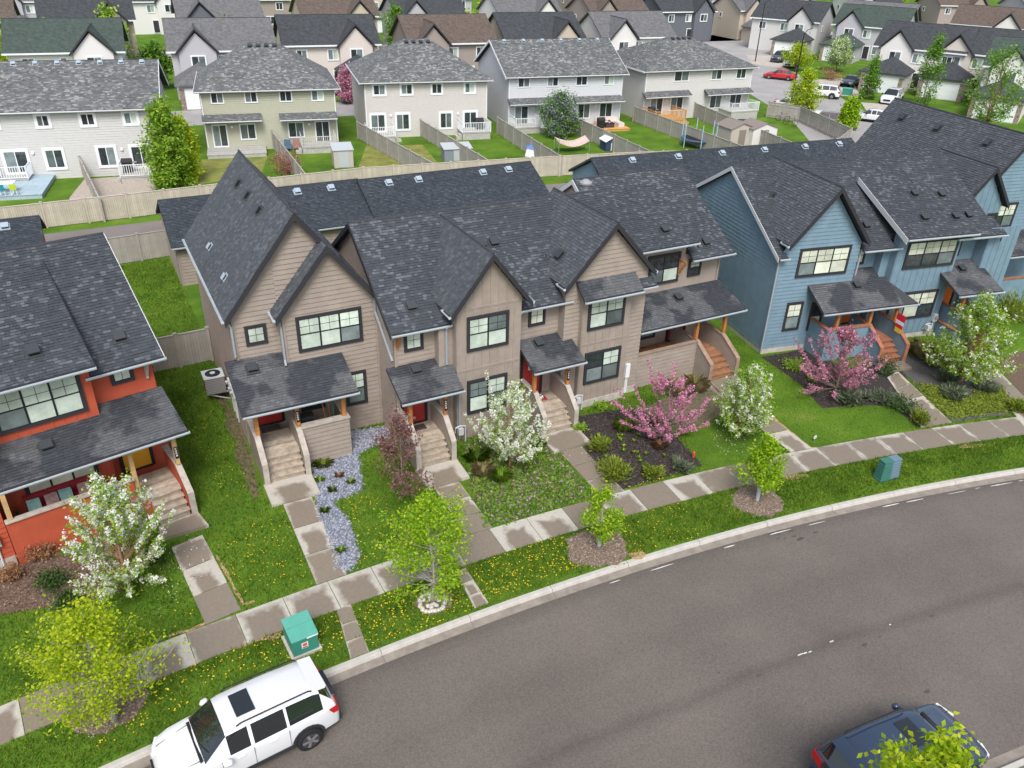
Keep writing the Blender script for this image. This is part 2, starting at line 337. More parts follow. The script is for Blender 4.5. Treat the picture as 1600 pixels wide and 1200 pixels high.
class Wall:
    """vertical wall from a to b (left to right seen from outside) with lap siding, battens or plain cladding"""
    def __init__(s,parent,a,b,poly,mt,style='lap',exp=.20,name='wall',build=True):
        s.par=parent; s.a=Vector((a[0],a[1],0)); s.b=Vector((b[0],b[1],0)); s.L=(s.b-s.a).length
        s.d=(s.b-s.a).normalized(); s.n=Vector((s.d.y,-s.d.x,0)); s.mt=mt
        if not isinstance(poly,list): z0,z1=poly; poly=[(0,z0),(s.L,z0),(s.L,z1),(0,z1)]
        s.poly=poly
        if not build: return
        mb=MB()
        z0=min(p[1] for p in poly); z1=max(p[1] for p in poly)
        mb.face([s.p(u_,0,z_) for u_,z_ in poly])
        if style=='lap':
            z=z0
            while z<z1-.01:
                q=clip(clip(poly,0,1,-z),0,-1,z+exp)
                if len(q)>=3:
                    f=lambda p:.003+.030*max(0,1-(p[1]-z)/exp)
                    mb.face([s.p(p[0],f(p),p[1]) for p in q])
                    lo=sorted([p for p in q if p[1]<z+1e-4])
                    if len(lo)>=2: mb.face([s.p(lo[0][0],0,z),s.p(lo[-1][0],0,z),s.p(lo[-1][0],.033,z),s.p(lo[0][0],.033,z)])
                z+=exp
        s.o=mb.build(name,mt,parent)
    def p(s,u,off,z): return s.a+s.d*u+s.n*off+Vector((0,0,z))
    def bx(s,mb,u0,u1,o0,o1,z0,z1,mi=0):
        return mb.hexa([s.p(u0,o1,z0),s.p(u1,o1,z0),s.p(u1,o0,z0),s.p(u0,o0,z0),s.p(u0,o1,z1),s.p(u1,o1,z1),s.p(u1,o0,z1),s.p(u0,o0,z1)],mi)
    def ztop(s,u):
        zs=[]; n=len(s.poly)
        for i in range(n):
            (x1,y1),(x2,y2)=s.poly[i],s.poly[(i+1)%n]
            if abs(x2-x1)>1e-6 and min(x1,x2)-1e-6<=u<=max(x1,x2)+1e-6: zs.append(y1+(y2-y1)*(u-x1)/(x2-x1))
        return (max(zs),min(zs)) if zs else (0,0)
    def battens(s,sp=.40,u0=None,u1=None,rails=()):
        u=(u0 if u0 is not None else .03)
        while u<(u1 if u1 is not None else s.L-.02):
            zt,zb=s.ztop(u)
            if zt-zb>.15: s.bx(MB(),u,u+.05,0,.022,zb+.003,zt-.003).build('batten',s.mt,s.par)
            u+=sp
        for z in rails: s.bx(MB(),.06,s.L-.06,.003,.028,z,z+.09).build('trim_board',s.mt,s.par)
    def window(s,u0,u1,z0,z1,cols=2,style='hung',kinds='llll',trim=.11,tm=None,sm=None):
        """trimmed window: part window > pane, grille"""
        tm=tm or TRIM; sm=sm or SASH; mb=MB(); t=trim
        s.bx(mb,u0,u1,0,.08,z0,z0+t); s.bx(mb,u0,u1,0,.082,z1-t,z1); s.bx(mb,u0,u0+t,.001,.078,z0+t,z1-t); s.bx(mb,u1-t,u1,.001,.078,z0+t,z1-t)
        a0,a1,b0,b1=u0+t,u1-t,z0+t,z1-t; cw=(a1-a0)/cols; f=.032
        s.bx(mb,a0,a1,.002,.045,b0,b1,1)   # backing behind the panes
        for c in range(1,cols): s.bx(mb,a0+c*cw-f,a0+c*cw+f,.045,.072,b0,b1,1)
        for e0,e1 in ((a0,a0+.025),(a1-.025,a1)): s.bx(mb,e0,e1,.045,.068,b0,b1,1)
        for e0,e1 in ((b0,b0+.03),(b1-.03,b1)): s.bx(mb,a0,a1,.045,.070,e0,e1,1)
        zm=(b0+b1)/2
        if style=='hung': s.bx(mb,a0,a1,.045,.071,zm-.022,zm+.022,1)
        w=mb.build('window',[tm,sm],s.par)
        KM={'l':BLIND,'c':BLIND2,'s':SCREEN,'d':DARKGL}
        k=0
        for c in range(cols):
            x0=a0+c*cw+(f if c else .025); x1=a0+(c+1)*cw-(f if c<cols-1 else .025)
            for (y0,y1,up) in (((zm+.022,b1-.03,True),(b0+.03,zm-.022,False)) if style=='hung' else ((b0+.03,b1-.03,True),)):
                s.bx(MB(),x0,x1,.045,.052,y0,y1).build('pane',KM[kinds[k%len(kinds)]],w); k+=1
                if up and style in('hung','grid'):
                    g=MB(); xm=(x0+x1)/2; ym=(y0+y1)/2
                    s.bx(g,xm-.008,xm+.008,.052,.060,y0,y1); s.bx(g,x0,x1,.052,.0605,ym-.008,ym+.008); g.build('grille',sm,w)
        return w
    def door(s,u0,u1,z0,z1,mt,light=True,frame=None):
        mb=MB(); t=.12; fm=frame or SASH
        s.bx(mb,u0-t,u0,0,.08,z0,z1+t); s.bx(mb,u1,u1+t,0,.08,z0,z1+t); s.bx(mb,u0,u1,0,.078,z1,z1+t); s.bx(mb,u0,u1,0,.045,z0,z1,1); s.bx(mb,u0-.05,u1+.05,.045,.12,z0,z0+.05,0)
        d=mb.build('door',[fm,mt],s.par)
        um=(u0+u1)/2
        for (p0,p1,q0,q1) in ((u0+.1,um-.05,z0+.2,z0+.95),(um+.05,u1-.1,z0+.2,z0+.95)): s.bx(MB(),p0,p1,.045,.057,q0,q1).build('panel',mt,d)
        if light:
            m=MB(); s.bx(m,um-.17,um+.17,.045,.065,z1-.75,z1-.15); lf=m.build('light_frame',WHITE,d)
            s.bx(MB(),um-.12,um+.12,.065,.07,z1-.70,z1-.20).build('pane',DARKGL,d)
        h=MB(); h.tube([s.p(u1-.1,.02,z0+1.0),s.p(u1-.1,.08,z0+1.0)],.03,8); h.build('handle',LGREY,d)
        return d
    def trim(s,u0,u1,z0,z1,mt,name='corner_trim',off=.05): return s.bx(MB(),u0,u1,0,off,z0,z1).build(name,mt,s.par)
def gutter(parent,p,q,m=None):
    p,q=Vector(p),Vector(q); mb=MB(); d=(q-p).normalized(); n=Vector((d.y,-d.x,0)).normalized()
    prof=[(0,0),(.09,0),(.12,.06),(.12,.115),(.108,.115),(.108,.062),(.084,.012),(0,.012)]
    for a,b in zip(prof,prof[1:]):
        mb.face([p+n*a[0]+Vector((0,0,a[1]-.11)),q+n*a[0]+Vector((0,0,a[1]-.11)),q+n*b[0]+Vector((0,0,b[1]-.11)),p+n*b[0]+Vector((0,0,b[1]-.11))])
    for e in (p,q): mb.face([e+n*a+Vector((0,0,b-.11)) for a,b in ((0,0),(.09,0),(.12,.06),(.12,.115),(0,.115))])
    return mb.build('gutter',m or GUT,parent)
def downspout(parent,pts,m=None,w=.08):
    mb=MB()
    for a,b in zip(pts,pts[1:]): mb.bar(a,b,w,w*.8)
    return mb.build('downspout',m or SPOUT,parent)
def fascia(parent,p,q,h=.2,t=.04,m=None,name='rake_board'):
    mb=MB(); p,q=Vector(p),Vector(q); d=Vector((q.x-p.x,q.y-p.y,0)).normalized(); n=Vector((d.y,-d.x,0))*t; dz=Vector((0,0,h))
    mb.hexa([p-dz+n,q-dz+n,q-dz,p-dz,p+n,q+n,q,p]); return mb.build(name,m or TRIM,parent)
_vm={}
def roof_vent(parent,p,u,v,dark=True,s=1.0):
    """low box vent sitting on a roof plane (u along eave, v up slope)"""
    u,v=Vector(u).normalized(),Vector(v).normalized(); n=u.cross(v)
    if n.z<0: n=-n
    mb=MB(); P=Vector(p)
    def bx(a,b,h0,h1,mi,du=0,dv=0):
        c=P+u*du+v*dv
        mb.hexa([c-u*a-v*b+n*h0,c+u*a-v*b+n*h0,c+u*a+v*b+n*h0,c-u*a+v*b+n*h0,c-u*a-v*b+n*h1,c+u*a-v*b+n*h1,c+u*a+v*b+n*h1,c-u*a+v*b+n*h1],mi)
    bx(.25*s,.25*s,.0,.045,0); bx(.15*s,.15*s,.04,.16*s,1); bx(.19*s,.19*s,.16*s,.205*s,0)
    return mb.build('roof_vent',[MATS_V[0] if dark else MATS_V[1],BLACK],parent)
MATS_V=(mat('vent_dark',(.05,.055,.06),.5),mat('vent_pale',(.35,.42,.48),.5))
def gable_roof(parent,x0,x1,xr,zr,ztl,ztr,y0,y1,shm,th=.18,rake=True,**k):
    """roof with its ridge along y; xr,zr ridge, (x0,ztl) left eave, (x1,ztr) right eave, y0 front"""
    out=[roof(parent,[(x0,y1,ztl),(x0,y0,ztl),(xr,y0,zr),(xr,y1,zr)],shm,th,**k)]
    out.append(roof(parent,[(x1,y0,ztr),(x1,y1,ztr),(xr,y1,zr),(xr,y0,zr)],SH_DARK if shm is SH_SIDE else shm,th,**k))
    if rake:
        fascia(parent,(x0,y0,ztl+.01),(xr,y0,zr+.01),.26); fascia(parent,(xr,y0,zr+.01),(x1,y0,ztr+.01),.26)
    rm=MB(); rm.tube([(xr,y0+.02,zr+.012),(xr,y1-.02,zr+.012)],.05,6); rm.build('ridge_cap',FASC,parent)
    return out
def ridge_roof(parent,x0,x1,y0,y1,yr,z0,zr,shm,back=True,th=.16,segs=None,**k):
    """roof with its ridge along x"""
    sl=(zr-z0)/(yr-y0)
    out=[roof(parent,[(a,c,z0+sl*(c-y0)),(b,c,z0+sl*(c-y0)),(b,yr,zr),(a,yr,zr)],shm,th,**k) for a,b,c in (segs or [(x0,x1,y0)])]
    if back: out.append(roof(parent,[(x1,y1,z0),(x0,y1,z0),(x0,yr,zr),(x1,yr,zr)],shm,th,**k))
    rm=MB(); rm.tube([(x0+.01,yr,zr+.01),(x1-.01,yr,zr+.01)],.05,6); rm.build('ridge_cap',FASC,parent)
    return out
def boards(x0,x1,y0,y1,z0,z1,w=.14,gap=.008,along='x'):
    mb=MB()
    if along=='x':
        y=y0
        while y<y1-.02: mb.box(x0,x1,y,min(y+w-gap,y1),z0,z1); y+=w
    else:
        x=x0
        while x<x1-.02: mb.box(x,min(x+w-gap,x1),y0,y1,z0,z1); x+=w
    return mb
def porch(parent,x0,x1,yw,yf,sx0,sx1,ys,zd,wallm,capm,woodm,left=True,right=True,front=None,posts=(),ztop=3.0,slab=None,hz=.9,postm=None,plq=None,n=4,rail0=None):
    """porch part with boarded deck, steps, solid side railings with caps, posts (sub-parts)"""
    bm_=MB(); bm_.box(x0+.03,x1-.03,yf+.03,yw-.005,0,zd-.045)
    p=bm_.build('porch',wallm,parent)
    boards(x0,x1,yf,yw-.01,zd-.04,zd).build('deck',woodm,p)
    tr=(yf-ys)/n; rise=(zd-.12)/n
    for k in range(n):
        z=.12+rise*k; y=ys+tr*k
        s=MB(); s.box(sx0,sx1,y-.02,y+tr*.49-.006,z+rise-.045,z+rise-.001); s.box(sx0,sx1,y+tr*.49,y+tr-.004,z+rise-.045,z+rise-.001)
        s.box(sx0+.02,sx1-.02,y+.05,y+tr-.004,0.0,z+rise-.047)
        if k<n-1 or True: s.build('step',woodm,p)
    def rail(xc,side):
        t=.075; y1=yw-.01 if rail0 is None else rail0; y2=yf; y3=ys-.12
        h0=zd+hz; h1=.12+rise+hz*.8
        poly=[(y1,0),(y3,0),(y3,h1),(y2,h0),(y1,h0)]
        m=MB(); N=5; i=0
        m.v=[(xc-t,y,z) for y,z in poly]+[(xc+t,y,z) for y,z in poly]
        m.f=[(0,1,2,3,4),(9,8,7,6,5)]+[(k,k+5,(k+1)%5+5,(k+1)%5) for k in range(5)]; m.m=[0]*7
        m.build('railing_wall',wallm,p)
        c=MB(); cw=.11
        c.hexa([(xc-cw,y2,h0+.002),(xc+cw,y2,h0+.002),(xc+cw,y1,h0+.002),(xc-cw,y1,h0+.002),(xc-cw,y2,h0+.05),(xc+cw,y2,h0+.05),(xc+cw,y1,h0+.05),(xc-cw,y1,h0+.05)])
        c.hexa([(xc-cw,y3-.03,h1-.01),(xc+cw,y3-.03,h1-.01),(xc+cw,y2,h0+.002),(xc-cw,y2,h0+.002),(xc-cw,y3-.03,h1+.04),(xc+cw,y3-.03,h1+.04),(xc+cw,y2,h0+.05),(xc-cw,y2,h0+.05)])
        c.box(xc-cw*.95,xc+cw*.95,y3-.045,y3-.002,0,h1-.012)
        c.build('cap',capm,p)
    if left: rail(sx0-.1,-1)
    if right: rail(sx1+.1,1)
    if front:
        f0,f1=front; W=Wall(p,(f0,yf-.05),(f1,yf-.05),(0.01,zd+hz),wallm,name='railing_wall')
        m=MB(); m.box(f0,f1,yf-.048,yf+.18,0.01,zd+hz); m.box(f1-.12,f1-.001,yf+.181,yw-.01,.01,zd+hz-.001); m.build('railing_wall',wallm,p)
        c=MB(); c.box(f0-.02,f1+.04,yf-.12,yf+.24,zd+hz+.003,zd+hz+.05); c.box(f1-.2,f1+.04,yf+.241,yw-.01,zd+hz+.003,zd+hz+.05); c.build('cap',capm,p)
    for (px,py,pz) in posts:
        m=MB(); m.box(px-.075,px+.075,py-.075,py+.075,pz,ztop); m.box(px-.095,px+.095,py-.095,py+.095,ztop-.16,ztop-.001); m.build('post',postm or CEDAR,p)
    if plq:
        px,py,pz=plq; m=MB(); m.box(px-.06,px+.06,py-.02,py,pz,pz+.5); pq=m.build('address_plaque',BLACK,p)
        for k in range(4):
            g=MB(); zz=pz+.40-k*.10; g.box(px-.028,px+.028,py-.024,py-.0205,zz,zz+.018); g.box(px-.028,px+.028,py-.024,py-.0205,zz+.04,zz+.058)
            g.box(px+(.01 if k%2 else -.028),px+(.028 if k%2 else -.01),py-.024,py-.0205,zz+.018,zz+.04); g.build('digit',WHITE,pq)
    if slab: slab_obj(slab,p,'step_slab',PATH,.0,.13)
    return p
def slab_obj(poly,parent,name,mt,z0,z1):
    """concrete slab with chamferless quad top carrying 0..1 uv; poly: near-left, near-right, far-right, far-left"""
    mb=MB(); mb.prism(poly,z0,z1); me=mb.mesh(name,mt); uv=me.uv_layers.new(name='UVMap')
    U=[(0,0),(1,0),(1,1),(0,1)]
    for pl in me.polygons:
        for li in pl.loop_indices:
            uv.data[li].uv=U[me.loops[li].vertex_index%4]
    return link(name,me,parent)
# ------------------------------------------------------------------ ground, road, kerb, pavement
CX,CY=8.4,-88.0; RK,RO,RI=104.85,106.95,108.3
def arc(r,a): a=R_(a); return (CX+r*math.sin(a),CY+r*math.cos(a))   # a: degrees clockwise from +y
def grassmat():
    m=bpy.data.materials.new('lawn'); m.use_nodes=True; t=m.node_tree; L=t.links; b=t.nodes['Principled BSDF']
    tc=t.nodes.new('ShaderNodeTexCoord'); out=None
    n1=t.nodes.new('ShaderNodeTexNoise'); n1.inputs['Scale'].default_value=.35; n1.inputs['Detail'].default_value=7; n1.inputs['Roughness'].default_value=.6
    n2=t.nodes.new('ShaderNodeTexNoise'); n2.inputs['Scale'].default_value=14; n2.inputs['Detail'].default_value=8; n2.inputs['Roughness'].default_value=.75
    for n in (n1,n2): L.new(tc.outputs['Object'],n.inputs['Vector'])
    r=t.nodes.new('ShaderNodeValToRGB'); e=r.color_ramp.elements
    e[0].position=.30; e[0].color=(.052,.118,.012,1); e[1].position=.60; e[1].color=(.118,.215,.022,1); x=e.new(.78); x.color=(.22,.24,.055,1)
    L.new(n1.outputs['Fac'],r.inputs[0])
    mr=t.nodes.new('ShaderNodeMapRange'); mr.inputs[3].default_value=.45; mr.inputs[4].default_value=1.5; L.new(n2.outputs['Fac'],mr.inputs[0])
    v=t.nodes.new('ShaderNodeVectorMath'); v.operation='MULTIPLY'; L.new(r.outputs[0],v.inputs[0]); L.new(mr.outputs[0],v.inputs[1]); L.new(v.outputs[0],b.inputs['Base Color'])
    bp=t.nodes.new('ShaderNodeBump'); bp.inputs['Strength'].default_value=.8; bp.inputs['Distance'].default_value=.05; L.new(n2.outputs['Fac'],bp.inputs['Height']); L.new(bp.outputs[0],b.inputs['Normal'])
    b.inputs['Roughness'].default_value=.9; b.inputs['Specular IOR Level'].default_value=.1
    return m
LAWN=grassmat()
def asphaltmat(name,c,tracks=True):
    m=bpy.data.materials.new(name); m.use_nodes=True; t=m.node_tree; L=t.links; b=t.nodes['Principled BSDF']; tc=t.nodes.new('ShaderNodeTexCoord')
    n1=t.nodes.new('ShaderNodeTexNoise'); n1.inputs['Scale'].default_value=.30; n1.inputs['Detail'].default_value=6
    n2=t.nodes.new('ShaderNodeTexNoise'); n2.inputs['Scale'].default_value=17; n2.inputs['Detail'].default_value=8; n2.inputs['Roughness'].default_value=.9
    for n in (n1,n2): L.new(tc.outputs['Object'],n.inputs['Vector'])
    def mth(op,a,b_):
        k=t.nodes.new('ShaderNodeMath'); k.operation=op
        for i,x in enumerate((a,b_)):
            if isinstance(x,(int,float)): k.inputs[i].default_value=x
            else: L.new(x,k.inputs[i])
        return k.outputs[0]
    def mr(x,a,b_,c_,d):
        k=t.nodes.new('ShaderNodeMapRange'); k.inputs[1].default_value=a; k.inputs[2].default_value=b_; k.inputs[3].default_value=c_; k.inputs[4].default_value=d; L.new(x,k.inputs[0]); return k.outputs[0]
    f=mth('MULTIPLY',mr(n1.outputs['Fac'],.3,.7,.88,1.12),mr(n2.outputs['Fac'],.36,.64,.62,1.38))
    if tracks:   # worn seam between the paved lanes, along the street's own arc
        vd=t.nodes.new('ShaderNodeVectorMath'); vd.operation='DISTANCE'; vd.inputs[1].default_value=(CX,CY,0)
        sx=t.nodes.new('ShaderNodeSeparateXYZ'); cb=t.nodes.new('ShaderNodeCombineXYZ'); L.new(tc.outputs['Object'],sx.inputs[0]); L.new(sx.outputs[0],cb.inputs[0]); L.new(sx.outputs[1],cb.inputs[1]); L.new(cb.outputs[0],vd.inputs[0])
        d=vd.outputs['Value']
        wob=mth('ADD',d,mr(n1.outputs['Fac'],0,1,-.35,.35))
        seam=mth('MULTIPLY',mr(mth('ABSOLUTE',mth('SUBTRACT',wob,99.25),0),.0,.35,.80,1.0),mr(mth('ABSOLUTE',mth('SUBTRACT',wob,101.6),0),.0,.8,.92,1.0))
        f=mth('MULTIPLY',f,seam)
        f=mth('MULTIPLY',f,mr(mth('SUBTRACT',wob,103.6),0.2,.7,1.0,.80))
    v=t.nodes.new('ShaderNodeVectorMath'); v.operation='SCALE'; v.inputs[0].default_value=c; L.new(f,v.inputs['Scale']); L.new(v.outputs[0],b.inputs['Base Color'])
    bp=t.nodes.new('ShaderNodeBump'); bp.inputs['Strength'].default_value=.35; bp.inputs['Distance'].default_value=.01; L.new(n2.outputs['Fac'],bp.inputs['Height']); L.new(bp.outputs[0],b.inputs['Normal'])
    b.inputs['Roughness'].default_value=.8; b.inputs['Specular IOR Level'].default_value=.35
    return m
ASPH=asphaltmat('asphalt',(.138,.119,.103)); ASPH2=asphaltmat('pale_asphalt',(.34,.325,.315),False); ALLEYM=asphaltmat('alley_asphalt',(.20,.175,.165),False)
def sheet(name,pts,z,m,par=None):
    mb=MB(); mb.face([(p[0],p[1],z) for p in pts]); o=mb.build(name,m,par); return struct(o) if par is None else o
def ccw(p):
    a=sum(p[i][0]*p[(i+1)%len(p)][1]-p[(i+1)%len(p)][0]*p[i][1] for i in range(len(p))); return p if a>0 else p[::-1]
# far side: one big sheet bounded in front by the kerb line
fr=[arc(RK,a) for a in np.linspace(-40,40,81)]
mb=MB()
for p,q in zip(fr,fr[1:]):
    mb.face([(p[0],p[1],0),(q[0],q[1],0),(q[0],60,0),(p[0],60,0)])
x0,x1=fr[0][0],fr[-1][0]
mb.face([(x0,60,0),(x1,60,0),(x1,700,0),(x0,700,0)]); mb.face([(x0,-60,0),(x0,700,0),(-700,700,0),(-700,-60,0)]); mb.face([(x1,-60,0),(900,-60,0),(900,700,0),(x1,700,0)])
mb.face([(x0,-60,0),(fr[0][0],fr[0][1],0),(x0,60,0),(x0-.01,60,0)])
struct(mb.build('ground',LAWN))
sheet('ground_near_side',[arc(93.9,a) for a in np.linspace(-40,40,61)]+[(90,-60),(-80,-60)],-.02,LAWN)
mb=MB(); A=np.linspace(-40,40,81)
for a,b in zip(A,A[1:]): mb.face([(*arc(93.5,a),-.135),(*arc(93.5,b),-.135),(*arc(RK+.02,b),-.135),(*arc(RK+.02,a),-.135)])
struct(mb.build('road',ASPH))
# damp gutter pan strip and broken white edge paint
kerb=thing('kerb','pale concrete kerb curving along the far side of the street','kerb'); del kerb['category']; del kerb['label']; struct(kerb)
kerb2=thing('kerb','x','x'); del kerb2['category']; del kerb2['label']; struct(kerb2)
def kerbseg(a,b,par,Rb,s):
    mb=MB(); n=4; L=np.linspace(a,b,n+1); prof=[(0,-.2),(0,.004),(-.15*s,.004),(-.17*s,-.01),(-.20*s,-.12),(-.50*s,-.128),(-.50*s,-.2)]
    for i in range(n):
        for p,q in zip(prof,prof[1:]):
            f=[(*arc(Rb+p[0],L[i]),p[1]),(*arc(Rb+p[0],L[i+1]),p[1]),(*arc(Rb+q[0],L[i+1]),q[1]),(*arc(Rb+q[0],L[i]),q[1])]
            mb.face(f if s<0 else f[::-1],0 if p[1]>-.1 and q[1]>-.125 else 1)
    mb.build('kerb_segment',[KERB,mat('gutter_pan',(.26,.225,.19),.7,noise=.2,nscale=3)],par)
da=3.0/RK*57.3; g=.012/RK*57.3
a=-20.0
while a<24: kerbseg(a+g/2,a+da-g/2,kerb,RK,1); a+=da
a=-14.0
while a<24: kerbseg(a+g/2,a+da-g/2,kerb2,94.0,-1); a+=da
PAINT=mat('worn_road_paint',(.62,.60,.56),.8,noise=.2,nscale=6)
mk=MB(); rr=random.Random(3)
for (a0,a1,p) in ((2.4,9.0,.55),(9.0,16.5,.8),(16.5,19,.5)):
    a=a0
    while a<a1:
        L=rr.uniform(.12,.6)
        if rr.random()<p:
            w=rr.uniform(.010,.026); r0=RK-.62+rr.uniform(-.03,.03); k=[a,a+L*.3,a+L*.7,a+L]; ws=[w*.4,w,w*rr.uniform(.6,1.1),w*.3]
            for i in range(3): mk.face([(*arc(r0-ws[i],k[i]),-.131),(*arc(r0-ws[i+1],k[i+1]),-.131),(*arc(r0+ws[i+1],k[i+1]),-.131),(*arc(r0+ws[i],k[i]),-.131)])
        a+=L+rr.uniform(.03,.3)
for (px,py,l) in ((1247,1025,.22),(1256,1022,.14),(1264,1020,.12),(1297,1004,.16),(1390,977,.07)):
    x,y=G(px,py,-.13); mk.face([(x,y,-.131),(x+l,y-.01,-.131),(x+l*1.02,y+.03,-.131),(x+.02,y+.04,-.131)])
struct(mk.build('road_paint',PAINT))
sp=MB(); rr=random.Random(8)
for k in range(16):
    x,y=G(rr.uniform(1195,1285),rr.uniform(828,842),-.13) if k<9 else G(rr.uniform(700,1500),rr.uniform(900,1080),-.13); r=rr.uniform(.05,.16)*(1 if k<9 else .6); sp.face([(x+r*rr.uniform(.5,1.2)*math.cos(t)*1.6,y+r*rr.uniform(.5,1.2)*math.sin(t)*.6,-.1312) for t in np.linspace(0,6.28,9,endpoint=False)])
struct(sp.build('tar_spots',mat('tar',(.075,.07,.068),.6)))
# pavement slabs, joints every 1.52 m, measured against the photograph's joints
side=thing('pavement','x','x'); del side['category']; del side['label']; struct(side)
xj,yj=G(510,906); a0=math.degrees(math.atan2(xj-CX,yj-CY)); st=1.5/((RO+RI)/2)*57.2958; k=-14
while k<34:
    a=a0+k*st; slab_obj([arc(RO,a+.006),arc(RO,a+st-.006),arc(RI,a+st-.006),arc(RI,a+.006)],side,'slab',SLAB,-.05,.022); k+=1
# front walks: strips of slabs between (near-left, near-right, far-right, far-left)
def walk(nl,nr,fr_,fl,n,label=None):
    w=thing('front_walk','x','x'); del w['category']; del w['label']; struct(w)
    for i in range(n):
        t0,t1=i/n,(i+1)/n; e=.004
        L=lambda p,q,t:(p[0]+(q[0]-p[0])*t,p[1]+(q[1]-p[1])*t)
        slab_obj([L(nl,fl,t0+e),L(nr,fr_,t0+e),L(nr,fr_,t1-e),L(nl,fl,t1-e)],w,'slab',PATH,-.05,.025)
    return w
def onI(x): return (x,CY+math.sqrt((RI+.02)**2-(x-CX)**2))
walk(onI(3.85),onI(4.88),(4.95,24.92),(3.88,24.92),3)
walk(onI(9.35),onI(10.38),(10.42,23.38),(9.38,23.38),3)
walk(onI(15.0),onI(16.02),(16.1,23.4),(15.08,23.4),3)
walk(onI(24.0),onI(25.05),(25.45,25.2),(24.4,25.2),4)
q=[G(300,975),G(355,945),G(310,815),G(262,830)]
walk(G(322,977),G(377,953),G(316,836),G(268,856),3)
walk(G(1440,669),G(1487,661),G(1402,580),G(1386,590),4)
walk(G(1600,667),G(1640,660),G(1555,575),G(1535,583),3)
# narrow service walks across the verge
for (a_,b_,c_,d_) in ((( 548,1030),(577,1019),(548,945),(526,952)),((742,951),(764,943),(727,888),(712,894))):
    f0,f1=G(*a_),G(*b_); e1,e0=G(*c_),G(*d_)
    v=thing('verge_walk','x','x'); del v['category']; del v['label']; struct(v)
    for i in range(3):
        L=lambda p,q,t:(p[0]+(q[0]-p[0])*t,p[1]+(q[1]-p[1])*t)
        slab_obj([L(f0,e0,i/3+.005),L(f1,e1,i/3+.005),L(f1,e1,(i+1)/3-.005),L(f0,e0,(i+1)/3-.005)],v,'slab',PATH,-.05,.018)
# planting beds, stones, alley and back street
sheet('mulch_bed',ccw([G(*p) for p in ((905,650),(968,640),(1000,640),(1050,675),(1097,727),(1040,745),(955,770),(920,715),(902,675))]),.006,MULCH)
sheet('mulch_bed_brown',ccw([G(*p) for p in ((722,672),(845,668),(868,700),(922,774),(840,803),(757,826),(735,760))]),.006,mat('thin_bed',(.09,.15,.03),.95,noise=.5,nscale=9,bump=.6))
sheet('mulch_bed_blue_house',ccw([G(*p) for p in ((1190,558),(1260,545),(1325,580),(1400,560),(1450,655),(1435,670),(1395,635),(1350,633),(1285,638),(1250,600))]),.006,MULCH)
sheet('mulch_bed_right',ccw([G(*p) for p in ((1390,560),(1470,545),(1560,600),(1590,645),(1490,660),(1455,625))]),.006,mat('stony_mulch',(.10,.095,.09),.95,noise=.5,nscale=14,bump=.6))
sheet('mulch_bed_far_right',ccw([G(*p) for p in ((1550,560),(1640,540),(1640,640),(1600,620))]),.006,MULCHB)
sheet('mulch_bed_red_house',ccw([G(*p) for p in ((-40,870),(40,860),(120,870),(205,880),(190,925),(110,945),(0,960),(-60,960))]),.006,MULCHB)
sheet('bed_porch',ccw([G(*p) for p in ((1000,640),(1090,598),(1125,600),(1140,640),(1115,655),(1060,675))]),.0065,mat('thin_bed2',(.14,.12,.07),.95,noise=.5,nscale=9,bump=.6))
GRAVELBED=sheet('gravel_bed',ccw([G(*p) for p in ((490,720),(548,710),(545,675),(605,665),(612,682),(560,710),(566,766),(520,785),(545,815),(562,870),(545,892),(528,893),(512,840),(497,800),(492,770))]),.006,mat('gravel_base',(.17,.18,.22),.95,noise=.4,nscale=20,bump=.6))
sheet('bare_soil_side',ccw([G(*p) for p in ((335,600),(350,612),(362,640),(380,665),(384,690),(396,720),(400,745),(405,775),(396,782),(386,760),(379,735),(366,715),(370,690),(352,668),(352,640),(338,625))]),.006,SOIL)
for (px,py,r) in ((680,938,.62),(932,855,1.12),(1183,783,1.0),(170,1105,1.0)):
    x,y=G(px,py); rr=random.Random(px); sheet('tree_ring',[(x+r*(1+rr.uniform(-.14,.14))*math.cos(t),y+r*.9*(1+rr.uniform(-.14,.14))*math.sin(t)) for t in np.linspace(0,2*math.pi,22,endpoint=False)],.007,mat('leaf_litter',(.20,.15,.115),.95,noise=.5,nscale=12,bump=.7))
def strip(px,w,m,z=.009,seed=1):
    rr=random.Random(seed); P=[Vector((*G(*p),z)) for p in px]; mb=MB()
    pts=[]
    for p,q in zip(P,P[1:]):
        n=max(2,int((q-p).length/.25)); pts+=[p.lerp(q,i/n) for i in range(n)]
    pts.append(P[-1])
    L=[]
    for i,p in enumerate(pts):
        d=(pts[min(i+1,len(pts)-1)]-pts[max(i-1,0)]).normalized(); n=Vector((-d.y,d.x,0)); L.append((p+n*w*rr.uniform(.15,.8),p-n*w*rr.uniform(.15,.8)))
    for (a,b),(c,d) in zip(L,L[1:]): mb.face([b,d,c,a])
    return struct(mb.build('dry_grass_edge',m))
strip([(200,1085),(258,1054),(345,1015),(440,992)],.20,STRAW,seed=2); strip([(322,974),(295,985),(264,994)],.13,STRAW,seed=3); strip([(338,868),(356,900),(380,944),(398,940)],.10,STRAW,seed=4)
strip([(1225,746),(1262,742)],.25,STRAW,seed=5); strip([(1205,650),(1265,700),(1285,702)],.14,STRAW,seed=6); strip([(1500,700),(1535,694)],.3,STRAW,seed=7); strip([(985,870),(1005,862)],.4,STRAW,seed=9)
sheet('alley',[(-60,56.5),(0,55),(30,54.7),(62,52.6),(66,53.9),(34,58.4),(4,60.9),(-60,60.6)],.006,ALLEYM)
bs=[G(*p) for p in ((1330,260),(1190,215),(1120,150),(1090,90),(1060,40),(1300,40),(1260,80),(1280,130),(1395,200),(1500,280))]
